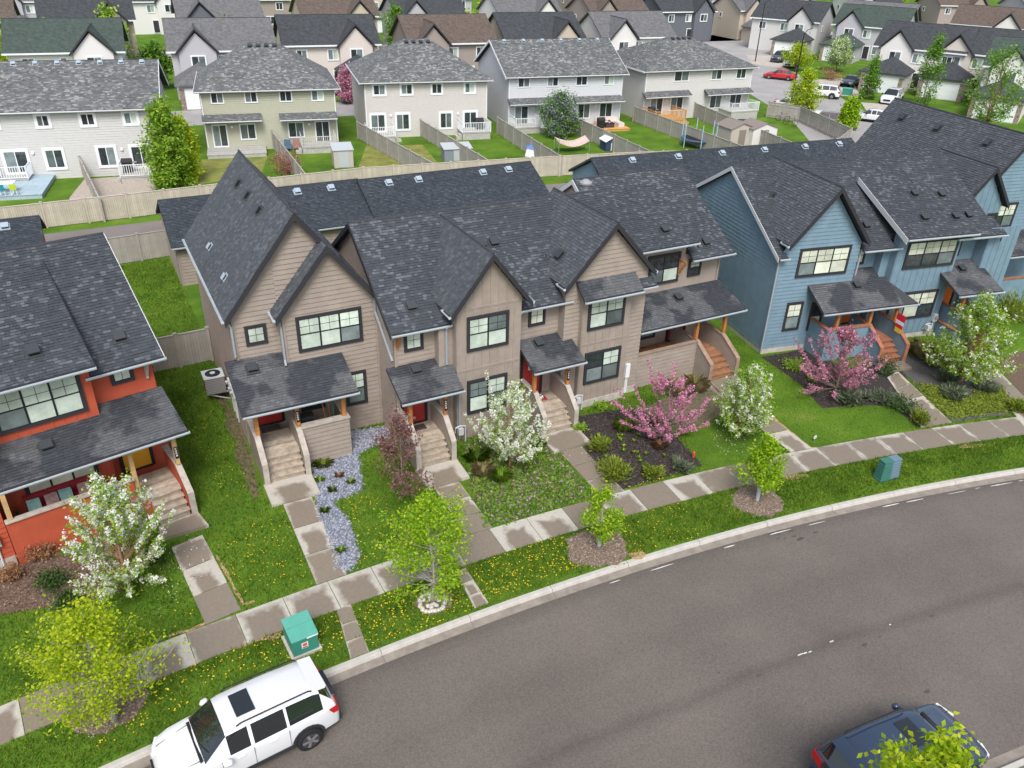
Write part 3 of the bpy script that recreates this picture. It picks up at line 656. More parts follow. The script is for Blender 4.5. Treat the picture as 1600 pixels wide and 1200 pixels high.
sheet('back_street',ccw([G(*p) for p in ((1290,250),(1235,185),(1180,152),(1130,120),(1080,75),(1040,20),(1180,20),(1190,60),(1215,100),(1275,130),(1335,165),(1420,215),(1440,260))]),.006,ASPH2)
sheet('far_street',[(-140,98),(40,90),(64,86),(70,94),(40,98),(-140,106)],.006,ASPH2)
sheet('far_street_north',[(-200,150),(220,128),(222,137),(-200,159)],.006,ASPH2)
sheet('gravel_yard',ccw([G(*p) for p in ((132,280),(185,276),(246,285),(244,296),(115,321),(108,310))]),.006,mat('pale_gravel',(.42,.36,.31),.95,noise=.25,nscale=6,bump=.5))
DRY=mat('dry_lawn',(.20,.21,.05),.95,noise=.35,nscale=.8,bump=.5,bscale=20)
sheet('dry_lawn',ccw([G(*p) for p in ((572,228),(660,226),(685,256),(560,262))]),.006,DRY); sheet('dry_lawn',ccw([G(*p) for p in ((300,250),(418,246),(408,272),(300,290))]),.006,DRY)
sheet('dirt_patch',ccw([G(*p) for p in ((1075,208),(1097,205),(1100,214),(1080,220))]),.007,SOIL)
for k,(p) in enumerate([((1262,145),(1345,152),(1330,122),(1255,125)),((1365,190),(1440,190),(1420,165),(1345,160)),((1175,100),(1230,108),(1215,88),(1165,85))]):
    sheet('driveway',ccw([G(*q) for q in p]),.010,mat('driveway_concrete',(.46,.41,.36),.9,noise=.15,nscale=1.5))
# ------------------------------------------------------------------ tan townhouse row (world frame)
T=thing('townhouse_row','tan four-unit townhouse row with dark steep gables and red front doors','townhouse row',(3.6,28.8),absolute=True)
def vslope(s): return (0,1/math.hypot(1,s),s/math.hypot(1,s))
# unit 1: tall front gable plus lower second gable
pL=(9.70-5.91)/3.0
RX,RZ=6.40,9.70
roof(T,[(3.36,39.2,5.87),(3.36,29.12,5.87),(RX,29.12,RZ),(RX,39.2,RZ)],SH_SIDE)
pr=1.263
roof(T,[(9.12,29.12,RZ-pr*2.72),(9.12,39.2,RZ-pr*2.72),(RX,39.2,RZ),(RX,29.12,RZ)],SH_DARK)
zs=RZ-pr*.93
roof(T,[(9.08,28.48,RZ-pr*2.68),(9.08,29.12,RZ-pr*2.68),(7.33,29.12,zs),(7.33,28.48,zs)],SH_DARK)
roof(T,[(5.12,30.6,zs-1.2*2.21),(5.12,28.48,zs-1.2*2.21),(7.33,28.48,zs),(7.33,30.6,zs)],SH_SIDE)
MB().tube([(RX,29.14,RZ+.012),(RX,39.18,RZ+.012)],.05,6).build('ridge_cap',FASC,T)
fascia(T,(3.36,29.12,5.88),(RX,29.12,RZ+.01),.27); fascia(T,(RX,29.12,RZ+.01),(7.6,29.12,RZ-1.2*pr+.01),.27)
fascia(T,(5.12,28.48,zs-1.2*2.21+.01),(7.33,28.48,zs+.01),.27); fascia(T,(7.33,28.48,zs+.01),(9.08,28.48,RZ-pr*2.68+.01),.27)
gutter(T,(3.36,39.1,5.86),(3.36,29.2,5.86)); gutter(T,(5.12,29.35,5.88),(5.12,28.5,5.88))
wL=Wall(T,(3.62,38.9),(3.62,29.4),(0.0,6.05),TAN)
w1=Wall(T,(3.62,29.4),(5.4,29.4),[(0,0),(1.78,0),(1.78,8.3),(0,6.05)],TAN)
w1b=Wall(T,(5.4,29.402),(9.2,29.402),[(0,5.5),(3.8,5.5),(3.8,6.1),(1.0,9.5),(0,8.25)],TAN)
w2=Wall(T,(5.4,28.8),(9.2,28.8),[(0,0),(3.8,0),(3.8,6.2),(1.93,8.36),(0,6.05)],TAN)
Wall(T,(5.4,29.4),(5.4,28.8),(0,6.2),TAN)
w1.window(.44,1.27,4.57,5.43,1,'grid','l'); w1.door(.45,1.4,.87,2.92,REDDOOR,False)
w2.window(.52,3.17,4.17,5.71,3,kinds='llllls'); w2.window(2.25,3.18,1.22,2.82,1,kinds='ls'); w2.window(.35,1.35,1.45,2.82,1,'plain','d')
for W_,u in ((w1,0.0),(w2,0.0),(w2,3.72)): W_.trim(u,u+.1,0 if W_ is w2 else 0,6.05,TAN)
wL.trim(9.38,9.48,0,6.0,TAN)
downspout(T,[(3.47,29.2,5.75),(3.57,29.25,5.5),(3.57,29.25,4.25)]); downspout(T,[(5.27,28.6,5.7),(5.33,28.72,5.45),(5.33,28.72,4.0),(5.3,28.5,3.85)])
roof(T,[(3.15,26.75,3.07),(7.63,26.75,3.07),(7.63,28.795,3.83),(3.15,28.795,3.83)],SH_PORCH,.14); roof(T,[(3.15,28.797,3.832),(5.39,28.797,3.832),(5.39,29.395,4.05),(3.15,29.395,4.05)],SH_PORCH,.14)
gutter(T,(3.15,26.74,3.06),(7.65,26.74,3.06))
roof_vent(T,(4.05,28.75,3.84),(1,0,0),(0,1,.37))
for (yv,zv) in ((36.5,8.75),(34.6,8.75),(32.4,8.75)): roof_vent(T,(RX-.62,yv,RZ-.62*1.26),(0,-1,0),(1,0,1.26),True,.9)
for (yv,xv) in ((31.6,3.98),(35.2,4.02)): roof_vent(T,(xv,yv,5.91+1.26*(xv-3.4)),(0,-1,0),(1,0,1.26),False,.7)
porch(T,3.62,7.2,28.79,27.08,3.72,5.12,26.35,.87,TAN,CAPWOOD,OLDWOOD,left=True,right=True,front=(5.32,7.24),posts=[(3.68,27.25,1.83),(5.24,27.2,1.83),(7.08,27.2,1.83)],ztop=3.02,slab=[(3.47,24.93),(5.3,24.93),(5.32,26.3),(3.47,26.3)],plq=(5.24,27.12,2.05),rail0=28.7)
# units 2 and 3: long roof with two front gables
X2,X3=8.98,21.5; EY,EZ,RY,RRZ=26.4,5.40,31.0,8.42
ridge_roof(T,X2,20.9,EY,35.6,RY,EZ,RRZ,SH_DARK)
fascia(T,(X2-.005,35.6,EZ+.005),(X2-.005,RY,RRZ+.005),.22); fascia(T,(X2-.005,RY,RRZ+.005),(X2-.005,EY,EZ+.005),.22)
gutter(T,(X2,EY-.01,EZ-.01),(11.5,EY-.01,EZ-.01)); gutter(T,(14.55,EY-.01,EZ-.01),(17.1,EY-.01,EZ-.01))
Wall(T,(9.22,35.2),(9.22,26.9),[(0,0),(8.3,0),(8.3,5.55),(4.2,8.2),(0,5.55)],TAN)
wa=Wall(T,(9.22,26.9),(10.95,26.9),(0,5.5),TAN,'lap'); wa.window(.42,1.24,4.28,5.25,1,'grid','l')
wa.door(.28,1.2,.87,2.92,REDDOOR); wa.trim(0,.1,3.6,5.5,TAN)
Wall(T,(10.95,26.9),(10.95,26.45),(0,5.27),TAN,'plain'); Wall(T,(10.95,26.45),(11.55,26.45),(0,5.27),TAN,'plain')
Wall(T,(11.55,26.45),(11.55,26.05),(0,6.1),TAN,'plain')
wg=Wall(T,(11.55,26.05),(14.45,26.05),[(0,0),(2.9,0),(2.9,6.2),(1.45,8.05),(0,6.2)],TAN,'plain')
wg.battens(.36,.03,2.85,rails=(6.02,3.30)); wg.window(.43,2.31,4.17,5.71,2,kinds='llsl'); wg.window(.45,2.3,1.22,2.82,2,kinds='slls')
Wall(T,(14.45,26.05),(14.45,26.9),(0,5.5),TAN,'plain')
gp=(8.29-6.02)/1.78
gable_roof(T,11.2,14.78,12.99,8.30,8.30-gp*1.79,8.30-gp*1.79,25.72,31.1,SH_SIDE)
gutter(T,(11.2,26.5,6.02),(11.2,25.75,6.02)); gutter(T,(14.78,25.75,6.02),(14.78,26.5,6.02))
wb=Wall(T,(14.45,26.9),(16.75,26.9),(0,5.5),TAN,'lap'); wb.window(.80,1.62,4.28,5.25,1,'grid','c'); wb.door(.62,1.5,.87,2.92,REDDOOR)
Wall(T,(16.75,26.9),(16.75,26.4),(0,6.0),TAN,'plain')
wc=Wall(T,(16.75,26.4),(20.95,26.4),[(0,0),(4.2,0),(4.2,6.2),(2.12,8.42),(0,6.2)],TAN)
gable_roof(T,16.55,21.15,18.87,8.66,8.66-1.09*2.32,8.66-1.09*2.28,26.08,31.4,SH_SIDE)
gutter(T,(16.55,26.75,6.12),(16.55,26.1,6.12)); gutter(T,(21.15,26.1,6.16),(21.15,26.9,6.16))
wp=Wall(T,(17.5,26.12),(20.0,26.12),(0,5.9),TAN,'plain',name='bay_panel'); wp.battens(.36,.03,2.45,rails=(3.22,)); Wall(T,(17.5,26.4),(17.5,26.12),(0,5.9),TAN,'plain'); Wall(T,(20.0,26.12),(20.0,26.4),(0,5.9),TAN,'plain')
wp.window(.26,2.15,3.92,5.47,2,kinds='llls'); wp.window(.28,2.18,1.22,2.82,2,kinds='dsls')
wp.trim(-.02,2.52,-.0,.33,CONC,'foundation',.045); wc.trim(0,.72,0,.33,CONC,'foundation'); wc.trim(3.28,4.2,0,.33,CONC,'foundation')
roof(T,[(17.22,25.62,5.62),(20.22,25.62,5.62),(20.22,26.395,6.22),(17.22,26.395,6.22)],SH_PORCH,.12); gutter(T,(17.22,25.6,5.61),(20.22,25.6,5.61))
roof(T,[(20.3,26.0,5.55),(21.2,26.0,5.55),(21.2,26.6,5.98),(20.3,26.6,5.98)],SH_DARK,.12); gutter(T,(20.3,25.98,5.54),(21.2,25.98,5.54))
Wall(T,(20.95,26.4),(20.95,33.5),(0,6.0),TAN)
downspout(T,[(11.25,26.3,5.3),(11.25,26.38,5.1),(11.25,26.38,3.6)]); downspout(T,[(14.6,26.3,5.3),(14.62,26.5,5.1),(14.62,26.5,3.7)]); downspout(T,[(9.12,28.7,6.0),(9.12,28.7,5.4),(9.15,26.95,3.95)]); downspout(T,[(11.62,25.95,3.0),(11.62,25.98,.15)])
for (xc,s) in ((8.85,1),(14.69,2)):
    x1=11.48 if s==1 else 17.22
    xl=11.54 if s==1 else 16.74
    roof(T,[(xc,25.2,3.03),(x1,25.2,3.03),(x1,26.04 if s==1 else 26.395,3.37 if s==1 else 3.508),(xc,26.04 if s==1 else 26.395,3.37 if s==1 else 3.508)],SH_PORCH,.13)
    xm=10.94 if s==1 else 16.74
    roof(T,[(xc,26.042 if s==1 else 26.397,3.372 if s==1 else 3.51),(xm,26.042 if s==1 else 26.397,3.372 if s==1 else 3.51),(xm,26.895,3.71),(xc,26.895,3.71)],SH_PORCH,.13)
    if s==1: roof(T,[(xm+.002,26.043,3.372),(11.54,26.043,3.372),(11.54,26.445,3.53),(xm+.002,26.445,3.53)],SH_PORCH,.13)
    gutter(T,(xc,25.19,3.02),(x1+.02,25.19,3.02))
    roof_vent(T,((9.95 if s==1 else 15.6),26.5,3.55),(1,0,0),(0,1,.4),True,1.0)
porch(T,9.22,10.9,26.89,25.45,9.35,10.68,24.78,.87,TAN,CAPWOOD,OLDWOOD,posts=[(9.3,25.55,1.83),(10.8,25.55,1.83)],ztop=2.98,slab=[(9.12,23.38),(10.88,23.38),(10.92,24.7),(9.12,24.7)],plq=(10.8,25.47,2.05))
porch(T,14.9,16.7,26.89,25.5,15.1,16.48,24.78,.87,TAN,CAPWOOD,OLDWOOD,posts=[(14.95,25.6,1.83),(16.6,25.6,1.83)],ztop=2.98,slab=[(14.78,23.4),(16.6,23.4),(16.65,24.7),(14.82,24.7)],plq=(16.6,25.52,2.05))
for (xv,yv) in ((10.15,27.3),(14.72,27.4),(14.15,29.3),(14.75,29.3)): roof_vent(T,(xv,yv,EZ+.657*(yv-EY)),(1,0,0),(0,1,.657))
for (xv,yv) in ((16.9,28.8),(17.25,28.1)): roof_vent(T,(xv,yv-.3,8.66-1.09*(18.87-xv)),(0,-1,0),(1,0,1.09))
MB().tube([(20.5,31.2,7.0),(20.5,31.2,8.75)],.13,10).tube([(20.5,31.2,8.75),(20.5,31.2,8.82),(20.5,31.2,8.95)],[.3,.3,.12],12).build('chimney_cap',GREY,T)
for (p,q,mz) in (((9.35,26.88,5.3),(9.35,26.42,4.5),0),((24.55,28.62,5.9),(24.5,28.1,5.5),0)): MB().bar((p[0],p[1]-.03,4.5),(p[0],p[1]-.03,5.35),.09,.09).bar((p[0],p[1]-.06,4.62),(p[0],q[1]+.05,5.22),.08,.08).bar((p[0],p[1],5.28),(p[0],q[1],5.28),.08,.09).build('bracket',CEDAR,T)
# unit 4
W4=28.65; X4=27.15
ridge_roof(T,20.75,27.45,28.05,37.3,32.75,5.42,8.50,SH_DARK,segs=[(20.75,24.93,29.6),(24.93,27.45,28.05)])
roof(T,[(21.0,27.9,6.36),(24.95,27.9,6.36),(24.95,31.9,8.0),(21.0,31.9,8.0)],SH_DARK)
fascia(T,(24.953,27.9,6.365),(24.953,31.9,8.005),.3,.03); fascia(T,(27.452,28.05,5.43),(27.452,32.75,8.51),.2); fascia(T,(20.745,37.3,5.43),(20.745,32.75,8.51),.24,.04,LGREY); fascia(T,(20.745,32.75,8.51),(20.745,28.05,5.43),.24,.04,LGREY)
gutter(T,(21.0,27.89,6.35),(24.97,27.89,6.35)); gutter(T,(24.9,28.04,5.41),(27.5,28.04,5.41))
Wall(T,(20.9,37.0),(20.9,28.65),[(0,0),(8.35,0),(8.35,5.5),(4.25,8.3),(0,5.5)],TAN); Wall(T,(X4,28.65),(X4,37.0),[(0,0),(8.35,0),(8.35,5.5),(4.1,8.3),(0,5.5)],TAN)
wd=Wall(T,(20.9,W4),(X4,W4),[(0,0),(6.25,0),(6.25,5.5),(4.0,5.5),(4.0,6.4),(0,6.4)],TAN,'plain'); wd.window(1.75,3.68,4.17,5.71,2,kinds='dsdl'); wd.window(4.25,5.05,4.28,5.2,1,'hung','ld'); wd.window(.2,2.7,1.3,2.82,3,kinds='dsdsds')
wd.door(3.55,4.5,.87,2.92,REDDOOR,False); wd.trim(6.15,6.25,3.8,5.5,TAN)
Wall(T,(X4,37.0),(3.62,37.0),(0,5.5),TAN,'plain')
roof(T,[(20.97,26.46,3.06),(27.3,26.46,3.06),(27.3,28.645,3.78),(20.97,28.645,3.78)],SH_PORCH,.14); gutter(T,(20.97,26.45,3.05),(27.32,26.45,3.05)); roof_vent(T,(24.2,27.95,3.55),(1,0,0),(0,1,.33))
for (xv,yv,z) in ((23.6,28.9,6.36+.41),(26.1,28.75,5.42+.655*.7)): roof_vent(T,(xv,yv,z),(1,0,0),(0,1,.41 if xv<25 else .655))
pp=porch(T,20.97,26.5,28.64,26.62,24.75,26.2,25.5,.87,TAN,BROWNCAP,BROWNWOOD,posts=[(24.62,26.75,1.83),(26.35,26.75,1.83)],ztop=3.02,slab=[(24.5,24.4),(26.0,24.4),(26.15,25.35),(24.7,25.35)])
fw=Wall(pp,(20.97,26.55),(24.58,26.55),(.01,1.77),TAN,name='railing_wall'); MB().box(20.97,24.58,26.552,26.66,.01,1.77).build('railing_wall',TAN,pp); MB().box(20.95,24.6,26.47,26.7,1.773,1.82).build('cap',BROWNCAP,pp)
wcm=MB(); wc.bx(wcm,3.5,3.72,.0,.14,.9,1.6); wc.bx(wcm,3.55,3.60,.03,.08,.05,.9); wc.bx(wcm,3.63,3.68,.03,.08,.05,.9); wcm.build('meter_pedestal',WHITE,T)
# wall-mounted meters
def meter(parent,W_,u,z,s=1):
    mb=MB(); W_.bx(mb,u-.13,u+.13,.01,.16,z,z+.42); b_=mb.build('meter_box',LGREY,parent)
    m=MB(); m.tube([W_.p(u,.16,z+.26),W_.p(u,.26,z+.26)],.1,12); m.build('meter_dial',GREY,b_)
    m=MB(); m.tube([W_.p(u,.07,z),W_.p(u,.07,.05)],.035,6); m.build('conduit',LGREY,b_)
def gasmeter(parent,W_,u):
    m=MB(); W_.bx(m,u-.2,u+.02,.12,.32,.45,.75); g_=m.build('gas_meter',LGREY,parent)
    MB().tube([W_.p(u+.14,.2,.03),W_.p(u+.14,.2,.8),W_.p(u-.1,.2,.86),W_.p(u-.3,.2,.8),W_.p(u-.3,.1,.5)],.035,6).build('pipe',LGREY,g_)
for u in (6.55,7.15,7.55): meter(T,wL,u,1.3)
gasmeter(T,wp,.05); gasmeter(T,wg,.15); meter(T,wd,6.05,.9)
# ------------------------------------------------------------------ red townhouse (own frame)
RA=R_(11.23)
Rd=thing('red_townhouse','red-orange townhouse with covered porch and yellow front door','townhouse',(-1.78,27.6),RA)
ridge_roof(Rd,-12,2.85,.0,10.3,5.15,5.40,8.50,SH_DARK,segs=[(-12,.3,.8),(.3,2.85,0)])
roof(Rd,[(-12,-.62,6.04),(.5,-.62,6.04),(.5,4.5,8.14),(-12,4.5,8.14)],SH_DARK); fascia(Rd,(.503,-.62,6.045),(.503,4.5,8.145),.28,.03)
gutter(Rd,(-12,-.63,6.03),(.52,-.63,6.03)); gutter(Rd,(.2,-.01,5.39),(2.9,-.01,5.39)); fascia(Rd,(2.853,0,5.405),(2.853,5.15,8.505),.2,.03,LGREY); fascia(Rd,(2.853,5.15,8.505),(2.853,10.3,5.405),.2,.03,LGREY)
rw=Wall(Rd,(-3.4,0.0),(.33,0.0),(0,6.1),RED,'plain'); rw.window(.70,3.45,4.17,5.75,3,kinds='lsllll'); rw.battens(.36,.1,3.7)
Wall(Rd,(.33,0),(.33,.5),(0,6.2),RED,'plain'); rs=Wall(Rd,(.33,.5),(2.5,.5),(0,5.5),RED,'plain'); rs.window(.72,1.5,4.57,5.5,1,'grid','l')
rs.door(.45,1.4,.87,2.92,YELDOOR,False); rw.window(.9,3.25,1.0,2.3,3,'plain','ccc')
MB().bar((2.25,.44,4.5),(2.25,.44,5.35),.09,.09).bar((2.25,.42,4.62),(2.25,.05,5.22),.08,.08).build('bracket',CAPWOOD,Rd)
Wall(Rd,(2.5,.5),(2.5,9.9),[(0,0),(9.4,0),(9.4,5.5),(4.65,8.3),(0,5.5)],RED); Wall(Rd,(2.5,9.9),(-12,9.9),(0,5.5),RED,'plain')
w5=Wall(Rd,(-12,-1.35),(-3.4,-1.35),(0,6.0),RED,'lap'); Wall(Rd,(-3.4,-1.35),(-3.4,0),(0,6.0),RED,'plain'); w5.trim(0,8.58,0,.4,CONC,'foundation',.04)
w5.window(3.4,6.2,4.17,5.71,3,kinds='llllls'); w5.window(3.4,6.2,1.22,2.82,3,kinds='llllls')
roof(Rd,[(-3.25,-1.9,3.31),(2.66,-1.9,3.31),(2.66,-.005,3.84),(-3.25,-.005,3.84)],SH_PORCH,.14); roof(Rd,[(.335,-.004,3.84),(2.66,-.004,3.84),(2.66,.495,3.98),(.335,.495,3.98)],SH_PORCH,.14)
gutter(Rd,(-3.25,-1.91,3.30),(2.7,-1.91,3.30)); roof_vent(Rd,(-1.55,-.75,3.63),(1,0,0),(0,1,.28)); roof_vent(Rd,(-1.0,.5,6.5),(1,0,0),(0,1,.41)); roof_vent(Rd,(1.75,1.05,5.4+.6*1.05),(1,0,0),(0,1,.6))
porch(Rd,-3.38,2.45,-.005,-1.45,1.02,2.1,-2.3,.87,RED,CAPWOOD,OLDWOOD,left=False,front=None,posts=[(-3.2,-1.35,1.83),(.72,-1.35,.87),(2.2,-1.5,1.83)],ztop=3.25,slab=[(.75,-3.1),(2.35,-3.35),(2.3,-2.4),(.9,-2.4)],postm=mat('pale_cedar',(.55,.36,.17),.6,noise=.2,nscale=6),plq=(2.2,-1.58,2.1))
MB().box(-3.38,.62,-1.5,-1.38,.01,1.77).build('railing_wall',RED,Rd); MB().box(-3.38,.66,-1.56,-1.32,1.773,1.82).build('cap',CAPWOOD,Rd)
meter(Rd,w5,8.2,1.0)
# ------------------------------------------------------------------ blue townhouse row (own frame)
BA=R_(-10.54)
B=thing('blue_townhouse_row','blue townhouse row with dark gables, cedar posts and orange stair caps','townhouse row',(29.17,26.57),BA)
ridge_roof(B,-.25,13.4,-.15,10.6,5.25,5.42,8.5,SH_DARK,segs=[(-.25,.28,-.15),(.28,4.72,.45),(4.72,6.6,-.15),(6.6,10.9,.45),(10.9,13.4,.45)])
for (p,q) in (((-.253,10.6,5.425),(-.253,5.25,8.505)),((-.253,5.25,8.505),(-.253,-.15,5.425))): fascia(B,p,q,.22,.03,LGREY)
fascia(B,(13.403,-.15,5.425),(13.403,5.25,8.505),.2,.03)
Wall(B,(0,10.2),(0,.15),[(0,0.3),(10.05,0.3),(10.05,5.55),(4.9,8.25),(0,5.55)],BLUE); Wall(B,(0,10.2),(0,.13),(0,.3),CONC,'plain',name='foundation')
bg_=Wall(B,(0,.15),(4.65,.15),[(0,.3),(4.65,.3),(4.65,5.8),(2.42,8.52),(.25,5.85),(0,5.2)],BLUE); Wall(B,(0,.13),(4.65,.13),(0,.3),CONC,'plain',name='foundation')
bg_.window(1.1,4.1,4.17,5.71,3,kinds='csccccc'); bg_.window(1.0,1.98,1.22,2.82,1,kinds='cs'); bg_.window(2.5,3.3,1.1,2.7,1,kinds='dl'); bg_.trim(0,.1,.3,5.5,BLUE)
gable_roof(B,.15,4.82,2.42,8.80,8.80-1.2*2.27,8.80-1.2*2.4,-.28,5.6,SH_SIDE)
gutter(B,(.15,.4,6.06),(.15,-.25,6.06)); gutter(B,(-.2,-.16,5.41),(.35,-.16,5.41)); gutter(B,(4.75,-.16,5.41),(7.0,-.16,5.41))
Wall(B,(4.65,.15),(4.65,.8),(0,5.4),BLUE,'plain'); be=Wall(B,(4.65,.8),(6.35,.8),(0,5.6),BLUE,'plain'); be.window(.25,1.0,4.28,5.25,1,'grid','c'); be.door(.3,1.2,.87,2.92,ORDOOR,False)
Wall(B,(6.35,.8),(6.35,.3),(0,5.6),BLUE,'plain'); Wall(B,(6.35,.3),(6.8,.3),(0,5.45),BLUE,'plain'); Wall(B,(6.8,.3),(6.8,-.15),(0,6.1),BLUE,'plain')
bs_=Wall(B,(6.8,-.15),(10.75,-.15),(.3,6.2),BLUE,'plain'); Wall(B,(6.8,-.17),(10.75,-.17),(0,.3),CONC,'plain',name='foundation'); bs_.battens(.4,.05,3.9); bs_.window(.55,3.75,4.17,5.71,3,kinds='cdcdcs'); bs_.window(.35,3.4,1.22,2.82,3,kinds='cscccd')
Wall(B,(10.75,-.15),(10.75,.6),(0,5.6),BLUE,'plain'); be2=Wall(B,(10.75,.6),(12.6,.6),(0,5.6),BLUE,'plain'); be2.window(.15,.85,4.3,5.2,1,'plain','d'); be2.door(.4,1.3,.87,2.92,ORDOOR,False)
bq=Wall(B,(12.6,-.1),(14.6,-.1),(0,6.0),BLUE,'plain'); bq.battens(.4,.05,1.95); Wall(B,(12.6,.6),(12.6,-.1),(0,6.0),BLUE,'plain')
roof(B,[(6.55,-.85,6.12),(10.95,-.85,6.12),(10.95,3.6,8.0),(6.55,3.6,8.0)],SH_DARK); fascia(B,(6.547,3.6,8.0),(6.547,-.85,6.125),.3,.03,LGREY); gutter(B,(6.55,-.86,6.11),(10.97,-.86,6.11)); gutter(B,(10.1,-.5,5.75),(13.3,-.5,5.75))
roof(B,[(10.1,-.49,5.76),(13.3,-.49,5.76),(13.3,.8,6.3),(10.1,.8,6.3)],SH_DARK,.12)
roof(B,[(2.0,-1.52,2.84),(7.7,-1.52,2.84),(6.79,-.155,3.55),(6.79,.145,3.72),(2.0,.145,3.72)],SH_PORCH,.14); roof(B,[(4.66,.147,3.72),(6.34,.147,3.72),(6.34,.795,4.06),(4.66,.795,4.06)],SH_PORCH,.14)
gutter(B,(2.0,-1.53,2.83),(7.72,-1.53,2.83)); roof_vent(B,(4.7,-.2,3.53),(1,0,0),(0,1,.52))
roof(B,[(10.0,-1.75,3.1),(12.9,-1.75,3.1),(12.9,-.155,3.75),(10.0,-.155,3.75)],SH_PORCH,.13); roof(B,[(10.76,-.153,3.75),(12.59,-.153,3.75),(12.59,.595,4.05),(10.76,.595,4.05)],SH_PORCH,.13); gutter(B,(10.0,-1.76,3.09),(12.92,-1.76,3.09)); roof_vent(B,(11.4,-.1,3.78),(1,0,0),(0,1,.4))
porch(B,2.6,7.3,.14,-1.3,5.3,6.7,-2.4,.87,BLUE,ORANGEWOOD,ORANGEWOOD,posts=[(3.2,-1.2,1.8),(5.2,-1.2,1.83),(6.8,-1.2,1.83)],ztop=2.85,slab=[(5.3,-3.3),(6.7,-3.3),(6.7,-2.55),(5.3,-2.55)])
MB().box(2.6,5.1,-1.4,-1.28,.01,1.77).box(2.6,2.72,-1.279,.1,.01,1.77).build('railing_wall',BLUE,B); MB().box(2.55,5.15,-1.46,-1.22,1.773,1.83).box(2.55,2.78,-1.219,.1,1.773,1.83).build('cap',ORANGEWOOD,B)
porch(B,10.8,13.0,.59,-1.5,11.2,12.5,-2.4,.87,BLUE,ORANGEWOOD,ORANGEWOOD,posts=[(10.9,-1.3,1.83),(12.7,-1.3,1.83)],ztop=3.05)
for (xv,yv) in ((1.2,3.4),): roof_vent(B,(xv,yv,8.80-1.2*(2.42-xv)),(0,-1,0),(1,0,1.2))
for (xv,yv,sl,z0,y0) in ((5.6,1.2,.57,5.42,-.15),(8.4,.4,.42,6.12,-.85),(10.3,.3,.42,6.12,-.85),(12.2,1.3,.57,5.42,-.15),(9.0,2.1,.42,6.12,-.85),(10.6,1.9,.42,6.12,-.85)): roof_vent(B,(xv,yv,z0+sl*(yv-y0)),(1,0,0),(0,1,sl))
downspout(B,[(-.05,-.1,5.3),(-.04,.08,5.1),(-.04,.08,.2)]); downspout(B,[(4.75,-.1,5.3),(4.72,.08,5.1),(4.72,.08,4.0)]); meter(B,bs_,3.7,.9); gasmeter(B,bs_,3.4)
Wall(B,(13.1,.2),(13.1,10.2),[(0,0),(10,0),(10,5.5),(5,8.3),(0,5.5)],BLUE); Wall(B,(24,10.2),(0,10.2),(0,5.5),BLUE,'plain')
# end unit of the blue row: tall gable with smaller gable in front
bx0,bx1,bxr,bzr,byf=15.0,22.0,18.1,9.6,3.9
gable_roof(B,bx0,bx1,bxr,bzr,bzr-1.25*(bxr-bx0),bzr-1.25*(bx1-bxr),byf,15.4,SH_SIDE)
wz=Wall(B,(15.3,byf+.3),(21.8,byf+.3),[(0,0),(6.5,0),(6.5,5.4),(2.8,9.3),(0,6.0)],BLUE); wz.window(1.9,3.6,4.17,5.71,2,kinds='cdcs'); Wall(B,(15.3,15),(15.3,byf+.3),(0,6.0),BLUE)
wy=Wall(B,(14.0,byf-.35),(16.9,byf-.35),[(0,0),(2.9,0),(2.9,5.9),(1.45,7.85),(0,5.9)],BLUE,'plain'); wy.battens(.4,.05,2.85); wy.window(1.2,2.1,1.22,2.82,1,kinds='ss'); wy.window(2.1,2.85,4.3,5.4,1,'plain','d')
gable_roof(B,13.7,17.2,15.45,8.15,5.9,5.9,byf-.65,7.6,SH_SIDE)
roof(B,[(14.6,byf-1.6,3.1),(21,byf-1.6,3.1),(21,byf+.29,3.9),(14.6,byf+.29,3.9)],SH_PORCH,.14); gutter(B,(14.6,byf-1.61,3.09),(21,byf-1.61,3.09))
for (yv) in (13.4,10.2,6.2): roof_vent(B,(bxr-.7,yv,bzr-.7*1.25),(0,-1,0),(1,0,1.25))
MB().box(15.0,21,byf-1.55,byf-1.43,0,1.6).build('railing_wall',BLUE,B); MB().box(15.0,21,byf-1.6,byf-1.38,1.602,1.65).build('cap',ORANGEWOOD,B)
# ------------------------------------------------------------------ garages along the alley
def garage(label,x0,x1,y0,y1,zr,wallm,vents=(),rot=0,o=(0,0)):
    g=thing('garage',label,'garage',((x0+x1)/2+o[0],y0+o[1]),rot); h=(x1-x0)/2; d=y1-y0; ze=2.5
    ridge_roof(g,-h-.25,h+.25,-.35,d+.35,d/2,ze,zr,SH_GAR)
    for s in(-1,1):
        p=[(0,0),(d,0),(d,ze),(d/2,zr-.25),(0,ze)]
        Wall(g,(-h,d) if s<0 else (h,0),(-h,0) if s<0 else (h,d),p,wallm)
    f=Wall(g,(-h,0),(h,0),(0,ze),wallm); Wall(g,(h,d),(-h,d),(0,ze),wallm,'plain')
    f.trim(0,.1,0,ze,TRIM if False else wallm); f.door(h+.8,h+1.7,.1,2.1,WHITE,False,TRIM); gutter(g,(-h-.25,-.36,ze-.01),(h+.25,-.36,ze-.01))
    sl=(zr-ze)/(d/2+.35)
    for v in vents: roof_vent(g,(v,d/2-.55,zr-.55*sl),(1,0,0),(0,1,sl),False)
    return g
garage('tan garage with slate roof at the open grassy side yard',3.55,15.5,48.0,54.6,4.25,TAN,(2.0,4.2))
garage('long tan garage with four pale roof vents behind the middle units',15.75,28.2,47.5,54.0,4.35,TAN,(-4.5,-2.4,2.4,4.4))
g_=garage('blue-grey garage with long slate roof behind the blue row',0,24,0,6.5,4.3,BLUE,(-9,-5,-1,3,7,10.5),R_(-6),(33,45.6))
garage('dark-roofed garage behind the red townhouse',-16,-3.2,47.8,54.2,4.2,RED,(4.9,))
